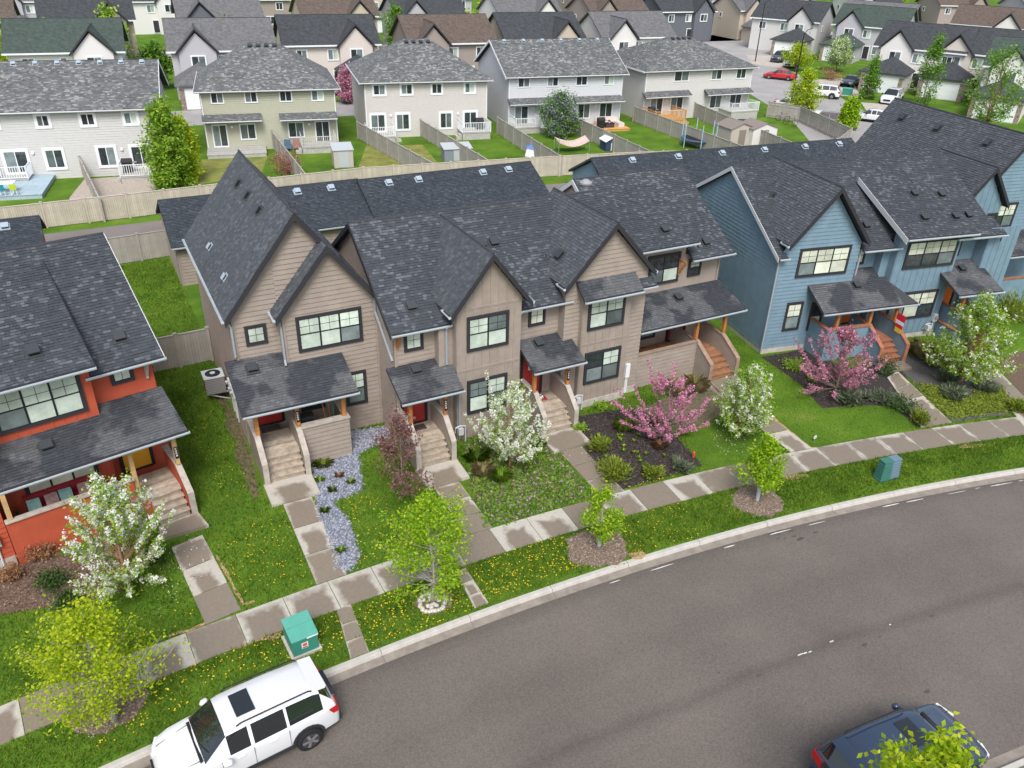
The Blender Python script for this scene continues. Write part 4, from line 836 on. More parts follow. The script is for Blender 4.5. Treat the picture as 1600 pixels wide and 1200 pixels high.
# ------------------------------------------------------------------ pale two-storey duplexes behind the fence
def duplex(name,label,o,ang,w,d,col,hip,rz,wins,lows,doors,canopies=(),vents=4,trimw=.12,tm=None,hl=0):
    D=thing(name,label,'house',o,R_(ang)); ze=5.38; ov=.45; pitch=(rz-ze)/(d/2+ov)
    rh=(d/2+ov)
    if hip:
        a,b=-ov,w+ov; r0,r1=w/2-1.3,w/2+1.3
        roof(D,[(a,-ov,ze),(b,-ov,ze),(r1,d/2,rz),(r0,d/2,rz)],SH_FAR,tab=.25,course=.17); roof(D,[(b,d+ov,ze),(a,d+ov,ze),(r0,d/2,rz),(r1,d/2,rz)],SH_FAR,tab=.25,course=.17)
        roof(D,[(a,d+ov,ze),(a,-ov,ze),(r0,d/2,rz)],SH_FAR,tab=.25,course=.17); roof(D,[(b,-ov,ze),(b,d+ov,ze),(r1,d/2,rz)],SH_FAR,tab=.25,course=.17)
        for k in range(vents): roof_vent(D,(w/2-1.1+k*.75,d/2-.5,rz-.5*pitch),(1,0,0),(0,1,pitch),True,.9)
    else:
        ridge_roof(D,-ov,w+ov,-ov,d+ov,d/2,ze,rz,SH_FAR,tab=.25,course=.17)
        for k in range(vents): roof_vent(D,(w*(k+.5)/vents,d/2-.35,rz-.35*pitch),(1,0,0),(0,1,pitch),False,.9)
        for x in (-ov-.003,w+ov+.003):
            p,q,r=(x,-ov,ze+.01),(x,d/2,rz+.01),(x,d+ov,ze+.01)
            if x>0: fascia(D,p,q,.24,.04,WHITE); fascia(D,q,r,.24,.04,WHITE)
            else: fascia(D,r,q,.24,.04,WHITE); fascia(D,q,p,.24,.04,WHITE)
    gutter(D,(-ov,-ov-.01,ze-.005),(w+ov,-ov-.01,ze-.005),WHITE)
    side=[(0,0),(d,0),(d,ze-.1)]+([(d/2,rz-.2)] if not hip else [])+[(0,ze-.1)]
    f=Wall(D,(0,0),(w,0),(0,ze-.1),col,exp=.2); Wall(D,(w,0),(w,d),side,col,exp=.2); Wall(D,(0,d),(0,0),side,col,exp=.2); Wall(D,(w,d),(0,d),(0,ze-.1),col,'plain')
    if hip:
        mb=MB()
        for x in(-ov-.1,): mb.box(-ov-.06,-ov-.005,-ov,d+ov,ze-.16,ze+.0); mb.box(w+ov+.005,w+ov+.06,-ov,d+ov,ze-.16,ze)
        mb.build('fascia',WHITE,D)
    tm=tm or WHITE
    for i,(u0,u1,z0,z1) in enumerate(wins): f.window(u0,u1,z0,z1,2,'slide',('ds','sd','dd','sl')[i%4],trimw,tm,WHITE)
    for i,(u0,u1,z0,z1) in enumerate(lows): f.window(u0,u1,z0,z1,2,'slide',('sd','ds','dd')[i%3],trimw,tm,WHITE)
    for i,(u0,u1,z0,z1) in enumerate(doors): f.window(u0,u1,z0,z1,2,'slide',('sd','dd','ds')[i%3],trimw,tm,WHITE).name='sliding_door'
    for (u0,u1,z) in canopies:
        roof(D,[(u0,-.95,z),(u1,-.95,z),(u1,-.02,z+.42),(u0,-.02,z+.42)],SH_FAR,.12,tab=.25,course=.17); gutter(D,(u0,-.96,z-.005),(u1,-.96,z-.005),WHITE)
    downspout(D,[(w-.02,-.4,ze-.12),(w-.08,-.06,ze-.35),(w-.08,-.06,.2)],WHITE); downspout(D,[(.1,-.4,ze-.12),(.08,-.06,ze-.35),(.08,-.06,.2)],WHITE)
    for u in (hl if hl else ()):
        m=MB(); m.tube([f.p(u,.02,2.15),f.p(u,.14,2.15)],.12,8); m.build('wall_light',WHITE,D)
    return D,f
HA=duplex('duplex_house','cream duplex with wide gabled mottled roof and white window surrounds',(-6.88,76.27-.25),-10.5,12.97,10.6,CREAM,False,8.3,
  [(.3,1.6,4.0,5.2),(4.0,5.2,4.0,5.2),(7.2,8.5,3.98,5.22),(10.4,11.7,3.98,5.22)],[(4.0,5.6,.7,2.5),(7.9,9.5,.68,2.55)],[(1.0,3.0,.45,2.5),(10.4,12.2,.5,2.5)],vents=8,trimw=.2,hl=(3.3,9.9))
HB=duplex('duplex_house','olive green duplex with hipped roof and two small canopy roofs',(10.31,80.02-.15),-10.5,12.05,10.6,OLIVE,True,8.75,
  [(.9,2.05,4.22,5.24),(3.85,5.0,4.22,5.24),(6.93,8.1,4.22,5.24),(9.82,11.0,4.22,5.24)],[(3.05,4.5,.93,2.42),(7.4,8.9,.93,2.42)],[(.6,1.95,.35,2.42),(9.9,11.3,.35,2.42)],[(-.1,5.15,2.85),(6.72,12.0,2.8)],4,.08,hl=(2.4,9.4))
HC=duplex('duplex_house','beige duplex with hipped roof and thick white window surrounds',(25.65,79.88-.2),-11.3,12.5,10.8,BEIGE,True,8.6,
  [(.76,2.2,4.0,5.25),(3.5,4.9,4.0,5.25),(6.6,7.9,4.0,5.25),(10.0,11.3,4.0,5.25)],[(2.9,4.5,.6,2.4),(7.4,8.9,.6,2.4)],[(.35,2.05,.5,2.42),(9.9,11.5,.5,2.42)],(),4,.18,hl=(2.5,9.4))
HD=duplex('duplex_house','pale grey duplex with side gables and canopy roofs over patio doors',(40.83,78.14),-8.5,13.2,10.8,PALE,False,8.3,
  [(1.0,2.35,4.25,5.25),(4.3,5.6,4.25,5.25),(7.6,8.95,4.25,5.25),(10.9,12.1,4.25,5.25)],[(3.6,5.0,.8,2.4),(8.0,9.5,.8,2.4)],[(.7,2.3,.4,2.4),(10.6,12.2,.4,2.4)],[(-.1,5.7,2.75),(7.4,13.2,2.7)],6,.07,hl=(2.9,10.1))
HE=duplex('duplex_house','ivory duplex with hipped roof beside the back street',(57.4,76.82),-5,14.5,10.8,IVORY,True,8.2,
  [(3.7,5.7,4.1,5.25),(8.7,10.2,4.1,5.25),(12.2,13.6,4.1,5.25)],[(3.6,5.3,.9,2.5),(9.0,10.7,.9,2.5)],[(.9,2.6,.4,2.5),(11.8,13.5,.4,2.5)],[(-.3,5.9,2.7),(8.0,14.5,2.65)],4,.07,hl=(3.0,11.2))
# ------------------------------------------------------------------ fences: each panel and post a part
def fence(label,pts,h=1.75,m=None,group=None,step=2.4,bw=.14,face=1):
    m=m or FENCE; P=[Vector((p[0],p[1],0)) for p in pts]
    F=thing('fence',label,'fence',(P[0].x,P[0].y),group=group,absolute=True)
    pm=MB(); pm.box(-.065,.065,-.065,.065,0,h+.06); pm.box(-.085,.085,-.085,.085,h+.06,h+.10); post=pm.mesh('post',m)
    cache={}
    def addpost(p,ang):
        o=link('post',post,F); o.matrix_parent_inverse=ABS[F.name]; o.location=p; o.rotation_euler=(0,0,ang)
    for a,b in zip(P,P[1:]):
        L=(b-a).length; n=max(1,round(L/step)); d=(b-a).normalized(); ang=math.atan2(d.y,d.x); s=L/n; key=round(s,2)
        if key not in cache:
            q=MB(); x=.07
            while x<s-.09:
                e=min(x+bw-.012,s-.07); q.box(x,e,-.012,.012,.05,h-.02); x+=bw
            for z in (.28,h-.32): q.box(.066,s-.066,.013,.05,z,z+.09)
            q.box(.066,s-.066,-.045,.055,h-.018,h+.02)
            cache[key]=q.mesh('panel',m)
        for i in range(n):
            p=a+d*(s*i); addpost(p,ang)
            o=link('panel',cache[key],F); o.location=p; o.rotation_euler=(0,0,ang)
    addpost(P[-1],ang); return F
fence('long pale board fence between the alley and the back yards',[(-34,63.6),(-6.0,62.2),(2,62.3),(19.8,62.9),(34.2,60.7),(44.2,58.9),(50.7,57.1),(57.8,56.4),(65.6,55.9)])
fence('grey board fence beside the back street, joining the long fence end',[(65.8,55.9),(71.0,58.9),(74.7,69.8),(73.1,73.3)],m=FENCEG)
fence('grey board fence between the red and tan townhouses with stepped top',[(.55,37.55),(3.5,37.7)],m=FENCEG,step=1.5)
fence('grey board fence closing the yard beside the tan garage',[(.1,53.0),(3.6,53.3)],m=FENCEG,step=1.8)
def loc(H,x,y):
    o=H[0]; c,s=math.cos(o.rotation_euler[2]),math.sin(o.rotation_euler[2]); return (o.location[0]+c*x-s*y,o.location[1]+s*x+c*y)
yardf=[('cream',HA,6.6,(0.3,61.9)),('olive',HB,5.9,(15.1,62.7)),('olive and beige',HC,-.9,(25.7,62.0)),('beige',HC,5.5,(30.4,61.2)),('beige and pale grey',HC,13.6,(36.9,60.1)),('pale grey',HD,6.3,(45.5,58.6)),('pale grey and ivory',HE,-1.2,(55.0,56.7)),('ivory',HE,7.0,(60.6,56.2))]
for i,(nm,Hs,x,e) in enumerate(yardf):
    a=loc(Hs,x,-.1); e=(e[0],e[1]+.15)
    two=nm.find(' and ')>0 and nm!='pale grey'
    fence(('grey yard fence dividing the '+nm+' duplexes') if two else ('grey yard fence splitting the back yard of the '+nm+' duplex'),[a,e],1.65,FENCEG,'yard divider fences')
# ------------------------------------------------------------------ far houses across the back street
def far_house(label,x,y,rot,w,d,col,rm,h=5.4,rz=8.4,gar=True,front=-1,stone=False,garw=5.4,kind=0):
    H=thing('house',label,'house',(x,y),R_(rot)); ov=.45
    ridge_roof(H,-w/2-ov,w/2+ov,-ov,d+ov,d/2,h,rz,rm,shingles=False,th=.18)
    f=Wall(H,(-w/2,0),(w/2,0),(0,h),col,'plain'); Wall(H,(w/2,d),(-w/2,d),(0,h),col,'plain')
    for s in(-1,1):
        p=[(0,0),(d,0),(d,h),(d/2,rz-.2),(0,h)]
        sw=Wall(H,(-w/2,d) if s<0 else (w/2,0),(-w/2,0) if s<0 else (w/2,d),p,col,'plain'); sw.window(d*.3,d*.3+.9,3.6,4.6,1,'plain','d',.1,WHITE,WHITE)
    mb=MB(); mb.box(-w/2-ov,w/2+ov,-ov-.06,-ov-.005,h-.18,h); mb.build('gutter',WHITE,H)
    n=max(2,int(w/3.2))
    for k in range(n): f.window(w*(k+.5)/n-.7,w*(k+.5)/n+.7,3.5,4.9,2,'slide',('ds','sl','dd')[k%3],.12,WHITE,WHITE)
    f.window(w*.62,w*.62+1.6,1.0,2.5,2,'slide','sd',.12,WHITE,WHITE); f.door(w*.5,w*.5+.95,.2,2.25,TRIM,False,WHITE)
    # front gable
    gx=-w/4 if kind%2 else w/4
    gable_roof(H,gx-2.4,gx+2.4,gx,rz-.5,h-.1,h-.1,-1.1,d/2,rm,rake=True,shingles=False)
    g=Wall(H,(gx-2.05,-.8),(gx+2.05,-.8),[(0,0),(4.1,0),(4.1,h-.1),(2.05,rz-1.0),(0,h-.1)],col,'plain'); g.window(1.2,2.9,3.6,5.0,2,'slide','ds',.12,WHITE,WHITE)
    for s in(-2.05,2.05): 
        a,b=((gx+s,0),(gx+s,-.8)) if s<0 else ((gx+s,-.8),(gx+s,0)); Wall(H,a,b,(0,h),col,'plain')
    if gar:
        x0,x1=gx-garw/2,gx+garw/2; y0=-6.2
        roof(H,[(x0-.4,y0-.4,2.7),(x1+.4,y0-.4,2.7),(gx,y0+2.6,4.3)],rm,shingles=False); roof(H,[(x0-.4,-.8,2.7),(x0-.4,y0-.4,2.7),(gx,y0+2.6,4.3),(gx,-.8,4.3)],rm,shingles=False); roof(H,[(x1+.4,y0-.4,2.7),(x1+.4,-.8,2.7),(gx,-.8,4.3),(gx,y0+2.6,4.3)],rm,shingles=False)
        q=Wall(H,(x0,y0),(x1,y0),(0,2.7),col,'plain'); Wall(H,(x0,-.8),(x0,y0),(0,2.7),col,'plain'); Wall(H,(x1,y0),(x1,-.8),(0,2.7),col,'plain')
        m=MB(); q.bx(m,.55,garw-.55,.0,.03,.05,2.3); dr=m.build('garage_door',WHITE,H)
        for k in range(4): q.bx(MB(),.6,garw-.6,.03,.045,.1+k*.56,.6+k*.56).build('panel',WHITE,dr)
        for (u0,u1) in ((0,.5),(garw-.5,garw)): q.trim(u0,u1,0,2.2,mat('stone_veneer',(.27,.21,.17),.9,noise=.5,nscale=5),'stone_pier',.06)
    return H
FR1=mat('far_roof_slate',(.05,.055,.06),.9,noise=.35,nscale=2.5); FR2=mat('far_roof_green',(.055,.075,.065),.9,noise=.3,nscale=2.5); FR3=mat('far_roof_grey',(.13,.13,.135),.9,noise=.3,nscale=2.5); FR4=mat('far_roof_brown',(.11,.085,.07),.9,noise=.3,nscale=2.5)
STUCCO=mat('pale_stucco',(.62,.56,.51),.9); STUC2=mat('white_stucco',(.70,.68,.66),.9); TAUPE=mat('taupe_siding',(.33,.28,.25),.85); DGREY=mat('dark_grey_siding',(.13,.14,.16),.85); SAND=mat('sand_siding',(.52,.45,.36),.85); LILAC=mat('lilac_grey_siding',(.45,.44,.47),.85)
rowN=[(-31,107,-7,SAND,FR4,'sand-coloured'),(-15.5,106,-7,DGREY,FR1,'dark charcoal'),(0.5,108,-7,STUC2,FR2,'white stucco green-roofed'),(17,105,-7,LILAC,FR3,'lilac-grey'),(30.5,106.5,-7,STUCCO,FR1,'peach stucco'),(46,104,-6,TAUPE,FR4,'taupe'),(60,104,-6,SAND,FR1,'sand-walled slate-roofed'),(75,103,-6,STUC2,FR3,'white grey-roofed')]
for i,(x,y,r,c,rm,nm) in enumerate(rowN): far_house(nm+' house with garage facing the far street',x,y,r,11.5,9.5,c,rm,kind=i,garw=5.2)
for i in range(11):
    c,nm=((SAND,'sand'),(LILAC,'lilac-grey'),(STUC2,'white'),(TAUPE,'taupe'),(DGREY,'charcoal'))[i%5]; rm,rn=((FR1,'slate'),(FR3,'grey'),(FR4,'brown'))[i%3]
    far_house('distant %s house under a %s roof on the northern street'%(nm,rn),-48+i*17.5+(i%3),143-i*.9,-3,12,9.5,c,rm,kind=i+1,gar=i%2==0)
for i in range(12):
    c,nm=((STUC2,'white'),(TAUPE,'taupe'),(SAND,'sand'),(LILAC,'lilac-grey'))[i%4]; rm,rn=((FR3,'grey'),(FR1,'slate'),(FR4,'brown'))[i%3]
    far_house('farthest %s house with %s roof beyond the northern street'%(nm,rn),-60+i*19,172+(i%2)*2-i*.6,-3,12.5,9.5,c,rm,kind=i,gar=i%3==0)
# houses east of the back street
SE=[((1405,150),-62,STUC2,FR1,'white stucco house with slate hip garage by the parked dark sedan'),((1500,160),-62,STUCCO,FR1,'peach stucco house with stone-trimmed garage and twin upper windows'),((1590,195),-62,STUC2,FR2,'white house with garage at the grass island'),((1330,100),-62,LILAC,FR2,'grey house behind the white blossom tree')]
for i,((px,py),r,c,rm,lb) in enumerate(SE):
    x,y=G(px,py); u=R_(r); n=Vector((math.sin(u),-math.cos(u)))   # garage front faces local -y
    far_house(lb,x-n.x*6.5,y-n.y*6.5,r,11.5,10,c,rm,kind=1,garw=5.6,stone=True)
for i in range(7):
    lb=('cream','taupe','white','sand','grey','charcoal','lilac')[i]+'-walled house in the eastern blocks behind the garages'
    far_house(lb,118+i*16,118-i*9+(i%2)*3,-62,12,10,(CREAM,TAUPE,STUC2,SAND,LILAC,DGREY,LILAC)[i],(FR1,FR3,FR4)[i%3],kind=i)
for i in range(6):
    lb=('sand','white','taupe','lilac','peach','charcoal')[i]+' house on the outer eastern street'
    far_house(lb,150+i*20,150-i*8,-20,12,10,(SAND,STUC2,TAUPE,LILAC,STUCCO,DGREY)[i],(FR3,FR1,FR4)[i%3],kind=i,gar=False)
# ------------------------------------------------------------------ trees and plants
def leafquads(rng,C,size,up=.3,asp=1.5,D=None):
    """one small quad per centre, random tilt; returns V,F arrays"""
    n=len(C); a=rng.normal(size=(n,3)); a[:,2]*=.6
    if D is not None: a=D+a*.5
    a/=np.linalg.norm(a,axis=1)[:,None]+1e-9
    nrm=rng.normal(size=(n,3)); nrm[:,2]+=up*3; b=np.cross(a,nrm); b/=np.linalg.norm(b,axis=1)[:,None]+1e-9
    s=size*(.6+.8*rng.random((n,1))); a=a*s*asp*.5; b=b*s*.5
    V=np.stack([C-a,C+b*.9,C+a,C-b*.9],1).reshape(-1,3); F=np.arange(4*n).reshape(n,4); return V,F
LF={'lime':leafmat('lime_leaves',[(.14,.29,.012),(.31,.52,.02),(.54,.68,.04)],.5),'yellowgreen':leafmat('yellow_green_leaves',[(.20,.33,.012),(.42,.56,.02),(.66,.70,.04)],.5),
 'green':leafmat('green_leaves',[(.07,.19,.02),(.15,.33,.04),(.30,.46,.07)],.45),'fresh':leafmat('fresh_leaves',[(.13,.27,.02),(.28,.46,.04),(.46,.60,.09)],.45),'purple':leafmat('purple_leaves',[(.13,.05,.06),(.27,.12,.13),(.38,.21,.19),(.20,.17,.07)],.4),
 'white':leafmat('white_blossom',[(.80,.80,.74),(.90,.89,.86),(.78,.82,.66)],.35),'pink':leafmat('pink_blossom',[(.50,.13,.28),(.72,.30,.46),(.84,.52,.63),(.46,.12,.24)],.35),'lilac':leafmat('lilac_blossom',[(.22,.19,.38),(.38,.34,.55),(.45,.42,.55)],.25),
 'dark':leafmat('dark_needles',[(.025,.06,.018),(.06,.12,.03),(.11,.18,.05)]),'juniper':leafmat('juniper',[(.10,.15,.02),(.20,.27,.03),(.34,.38,.05)]),'grey':leafmat('grey_green',[(.08,.12,.07),(.16,.20,.12),(.24,.27,.17)]),
 'straw':leafmat('straw',[(.44,.33,.16),(.66,.54,.30),(.36,.36,.14)],.5),'rust':leafmat('rusty_twigs',[(.30,.14,.08),(.44,.25,.14),(.36,.26,.12)],.4),'grass':leafmat('grass_blades',[(.045,.12,.008),(.10,.225,.014),(.175,.31,.024),(.27,.32,.055)],.4),
 'yellow':leafmat('dandelion_yellow',[(.80,.55,.02),(.88,.68,.04)],.1),'mauve':leafmat('mauve_flowers',[(.30,.20,.30),(.42,.34,.40),(.18,.08,.08)],.2),'magenta':leafmat('magenta_blossom',[(.42,.05,.20),(.55,.10,.30),(.30,.10,.10)],.25)}
PROF={'round':lambda t:(np.sin(np.pi*np.clip(t*.93+.06,0,1)))**.6,'vase':lambda t:np.clip(.30+1.5*t,0,1)*np.clip((1.06-t)*2.6,0,1)**.6,'egg':lambda t:(np.sin(np.pi*np.clip(t*.9+.1,0,1)**.75))**.7,'cone':lambda t:np.clip(1.03-t,0,1)**.8*np.clip(t*5+.35,0,1),'column':lambda t:np.clip(t*5+.5,0,1)*np.clip((1.03-t)*2.2,0,1)**.7,'spread':lambda t:np.clip(.45+1.6*t,0,1)*np.clip((1.1-t)*1.9,0,1)**.5}
def tree(name,label,pos,h,th,r,leaf,prof='round',M=90,lps=45,ls=.085,bark=None,flower=None,fps=0,fs=.055,seed=1,tr=.07,cat='tree',group=None,upright=.5,lobes=.3,ecc=(1,1),lean=(0,0),multi=1,sleeve=False,jit=.12,inner=.35,spike=0.0,parts=('trunk','crown','blossom')):
    """trunk with curved limbs running to points spread through an uneven crown; leaves gather along the limbs"""
    rng=np.random.default_rng(seed); T_=thing(name,label,cat,(pos[0],pos[1],0),group=group)
    bark=bark or BARK; wood=MB()
    ph=rng.random(6)*6.28
    n=int(M); z=th+(h-th)*rng.random(n)**.85; t=(z-th)/(h-th)
    ang=rng.random(n)*2*np.pi; rad=np.sqrt(rng.random(n)*(1-inner)+inner)
    lob=1+lobes*(np.sin(2*ang+ph[0]+4*t)+.7*np.sin(3*ang+ph[1]-5*t)+.5*np.sin(5*ang+ph[2]+9*t))/1.5
    rr=r*PROF[prof](t)*rad*lob*(1+spike*(rng.random(n)-.45))
    tgt=np.stack([rr*np.cos(ang)*ecc[0]+lean[0]*t,rr*np.sin(ang)*ecc[1]+lean[1]*t,z+(h-th)*.06*rng.normal(size=n)],1)
    top=np.array([lean[0]*.8,lean[1]*.8,th+(h-th)*.82])
    wob=rng.normal(size=(2,2))*.03*h*.3
    def axis(q): q=np.clip(q,0,1); return np.stack([top[0]*q**1.5+wob[0,0]*np.sin(q*5),top[1]*q**1.5+wob[1,0]*np.sin(q*4),top[2]*q],-1)
    starts=[np.array([0,0,0.])] if multi==1 else [np.array([.12*math.cos(k*2.4),.12*math.sin(k*2.4),0]) for k in range(multi)]
    qs=np.linspace(0,1,8)
    for s0 in starts:
        pts=axis(qs)+s0*(1 + (qs[:,None]*3 if multi>1 else 0)); wood.tube([tuple(p) for p in pts],[tr*(1.35 if k==0 else 1)*(1-.86*q)+.004 for k,q in enumerate(qs)],7)
    LV=[];LD=[];FV=[];FD=[]
    for k in range(n):
        e=tgt[k]; ez=e[2]; rdist=math.hypot(e[0],e[1])
        sz=max(th*.75,min(top[2]*.97,ez-rdist*(.55+upright))); s=axis(np.array([sz/top[2]]))[0]
        c=s*.45+e*.55; c[:2]=s[:2]+(e[:2]-s[:2])*(.75-.2*upright); c[2]=s[2]+(e[2]-s[2])*(.35)
        q=np.linspace(0,1,6)[:,None]; pts=(1-q)**2*s+2*q*(1-q)*c+q*q*e
        r0=max(.008,tr*.34*(1-.6*sz/h)); wood.tube([tuple(p) for p in pts],[r0*(1-.85*x) for x in q[:,0]],4,cap=False)
        def sample(m,lo,jj,pw=1.0):
            u=(lo+(1-lo)*rng.random(m)**pw)[:,None]; p=(1-u)**2*s+2*u*(1-u)*c+u*u*e
            d=2*(1-u)*(c-s)+2*u*(e-c); d/=np.linalg.norm(d,axis=1)[:,None]+1e-9
            return p+rng.normal(size=(m,3))*jj*(.5+.7*u),d
        m=int(lps*(.6+.8*rng.random()))
        if m:
            p,d=sample(m,.35,jit,.7); LV.append(p); LD.append(d)
        if flower and fps:
            m=int(fps*(.5+rng.random())); 
            if sleeve:
                p,d=sample(max(2,m//9),.42,jit*.40,.75); p=np.repeat(p,9,0)+rng.normal(size=(len(p)*9,3))*.034; d=np.repeat(d,9,0)
            else: p,d=sample(m,.4,jit,.8)
            FV.append(p); FD.append(d)
    wood.build(parts[0],bark,T_,smooth=True)
    V,F=leafquads(rng,np.concatenate(LV),ls); V=V[:]; 
    crown=link(parts[1],npmesh(parts[1],V,F,LF[leaf]),T_)
    if flower and fps:
        V,F=leafquads(rng,np.concatenate(FV),fs,asp=1.1); link(parts[2],npmesh(parts[2],V,F,LF[flower]),T_)
    return T_
def shrub(name,label,pos,r,h,leaf,seed=1,n=700,ls=.06,group=None,cat='shrub',flower=None,nf=0,fs=.05,spiky=False,ecc=1.0,rot=0):
    rng=np.random.default_rng(seed); S=thing(name,label,cat,(pos[0],pos[1],0),rot,group=group)
    wood=MB(); K=14; tips=[]
    for k in range(K):
        a=rng.random()*6.28; q=rng.random()**.5; e=np.array([r*q*math.cos(a)*.85,r*q*math.sin(a)*.85*ecc,h*(.9-.45*q*q)*(.7+.4*rng.random())]); tips.append(e)
        wood.tube([(0,0,0),(e[0]*.4,e[1]*.4,e[2]*.55),tuple(e)],[.016,.011,.004],4,cap=False)
    wood.build('stem',BARK,S)
    tips=np.array(tips); idx=rng.integers(0,K,n); u=rng.random((n,1))**.5
    C=tips[idx]*u; C=C+rng.normal(size=(n,3))*np.array([r*.2,r*.2*ecc,h*.13]); C[:,2]=np.abs(C[:,2])+.015
    if spiky:
        D=tips[idx]-0; D=D/(np.linalg.norm(D,axis=1)[:,None]+1e-9); V,F=leafquads(rng,C,ls,asp=4.5,D=D*2)
    else: V,F=leafquads(rng,C,ls)
    link('foliage',npmesh('foliage',V,F,LF[leaf]),S)
    if flower:
        m=rng.integers(0,n,nf); C2=C[m]*1.04+np.array([0,0,.02]); V,F=leafquads(rng,C2,fs,asp=1.1); link('blossom',npmesh('blossom',V,F,LF[flower]),S)
    return S
def tuft(name,label,pos,h,r,leaf,seed=1,n=140,group=None,w=.012):
    rng=np.random.default_rng(seed); S=thing(name,label,'plant',(pos[0],pos[1],0),group=group)
    a=rng.random(n)*6.28; l=h*(.6+.6*rng.random(n)); out=r*(.3+.9*rng.random(n)); base=np.stack([np.cos(a)*r*.18,np.sin(a)*r*.18,np.zeros(n)],1)
    d=np.stack([np.cos(a),np.sin(a),0*a],1); t=np.stack([-np.sin(a),np.cos(a),0*a],1)*w
    mid=base+d*(out*.4)[:,None]+np.array([0,0,1])*(l*.75)[:,None]; tip=base+d*out[:,None]+np.array([0,0,1])*(l*(.55+.4*rng.random(n)))[:,None]
    V=np.stack([base-t,base+t,mid+t*.8,tip,mid-t*.8],1).reshape(-1,3); F=np.arange(5*n).reshape(n,5)
    link('blade_tuft',npmesh('blade_tuft',V,F,LF[leaf]),S); return S
g1='white blossom trees in the front gardens'
tree('blossom_tree','white blossom tree in front of the red porch with rounded dense crown',G(206,922),4.4,.7,1.5,'fresh','egg',130,46,.07,BARKR,'white',150,.058,seed=21,tr=.06,upright=.9,sleeve=True,jit=.08,spike=.45)
tree('blossom_tree','white blossom tree with loose spiky crown between the two tan stairs',G(796,732),3.8,.65,1.6,'fresh','vase',105,30,.065,BARKR,'white',150,.058,seed=22,tr=.055,upright=.9,sleeve=True,jit=.07,lobes=.42,spike=.55)
tree('blossom_tree','white blossom tree with tidy round crown on the clipped lawn',G(1156,684),3.5,.75,1.45,'fresh','egg',130,60,.065,BARKR,'white',68,.06,seed=23,tr=.055,upright=1.0,sleeve=True,jit=.075,lobes=.16,spike=.3)
tree('blossom_tree','pale green and white blossom tree in front of the blue row',G(1498,602),4.7,.85,2.1,'fresh','egg',150,80,.075,BARKR,'white',44,.07,seed=24,tr=.06,upright=1.0,sleeve=True,jit=.085,lobes=.2,spike=.3)
tree('blossom_tree','pink blossom tree with ragged side shoots by the tan bay window',G(1036,690),3.2,.4,1.7,'purple','spread',66,12,.06,BARK,'pink',180,.055,seed=35,tr=.05,upright=.35,sleeve=True,jit=.07,lobes=.75,ecc=(1.05,.85),spike=.5)
tree('blossom_tree','pink blossom tree in front of the blue porch stairs',G(1305,614),3.5,.4,1.85,'purple','egg',88,34,.06,BARK,'pink',150,.058,seed=32,tr=.05,upright=.5,sleeve=True,jit=.08,lobes=.55,spike=.5)
tree('street_tree','yellow-green maple on the verge by the white car',G(180,1128),4.1,1.1,1.75,'yellowgreen','round',105,105,.06,BARKP,seed=41,tr=.075,upright=.35,jit=.15,lobes=.28)
tree('street_tree','lime green maple ringed with white stones on the verge',G(675,942),4.4,1.15,1.6,'lime','egg',95,88,.062,BARKP,seed=42,tr=.055,upright=.4,jit=.12,lobes=.5)
tree('street_tree','thin lime sapling with pale trunk guard below the fern bed',G(936,853),2.5,.85,.85,'lime','egg',42,70,.065,BARKP,seed=43,tr=.05,upright=.4,jit=.09,lobes=.45)
tree('street_tree','leafy lime sapling with pale trunk guard near the clipped lawn',G(1183,781),2.75,.85,.82,'lime','egg',60,95,.07,BARKP,seed=44,tr=.05,upright=.4,jit=.10,lobes=.35)
tree('purple_tree','slender purple-leaved tree beside the second tan stairs',G(630,778),3.8,.8,1.25,'purple','egg',60,38,.075,BARK,seed=45,tr=.04,upright=.5,jit=.09,lobes=.65)
tree('street_tree','bright young maple on the near verge by the dark blue car',G(1492,1142,6.3),6.3,2.2,1.2,'yellowgreen','round',70,60,.09,BARKP,seed=46,tr=.05,jit=.12)
# trees of the back yards and back street
tree('columnar_tree','tall columnar green tree at the corner of the cream duplex',G(272,292),6.6,.2,1.55,'fresh','column',150,70,.16,BARK,seed=51,tr=.09,upright=.9,jit=.2,lobes=.25)
tree('columnar_tree','shorter yellow-tinged columnar tree behind the tall one',G(292,284),5.3,.2,1.3,'yellowgreen','column',110,55,.16,BARK,seed=52,tr=.08,upright=.9,jit=.2)
tree('lilac_tree','rounded tree with lilac flowers in the pale grey duplex yard',G(874,214),4.3,.3,2.0,'green','round',120,60,.14,BARK,'lilac',40,.14,seed=53,tr=.07,multi=3,jit=.2)
tree('pink_tree','pink-flowered tree between the olive and beige duplexes',G(546,162),4.0,.6,1.7,'purple','round',80,20,.14,BARK,'pink',60,.15,seed=54,tr=.07,jit=.2)
shrub('magenta_shrub','twiggy shrub with magenta tips in the olive duplex yard',G(447,272),1.7,2.0,'rust',55,900,.10,flower='magenta',nf=420,fs=.1)
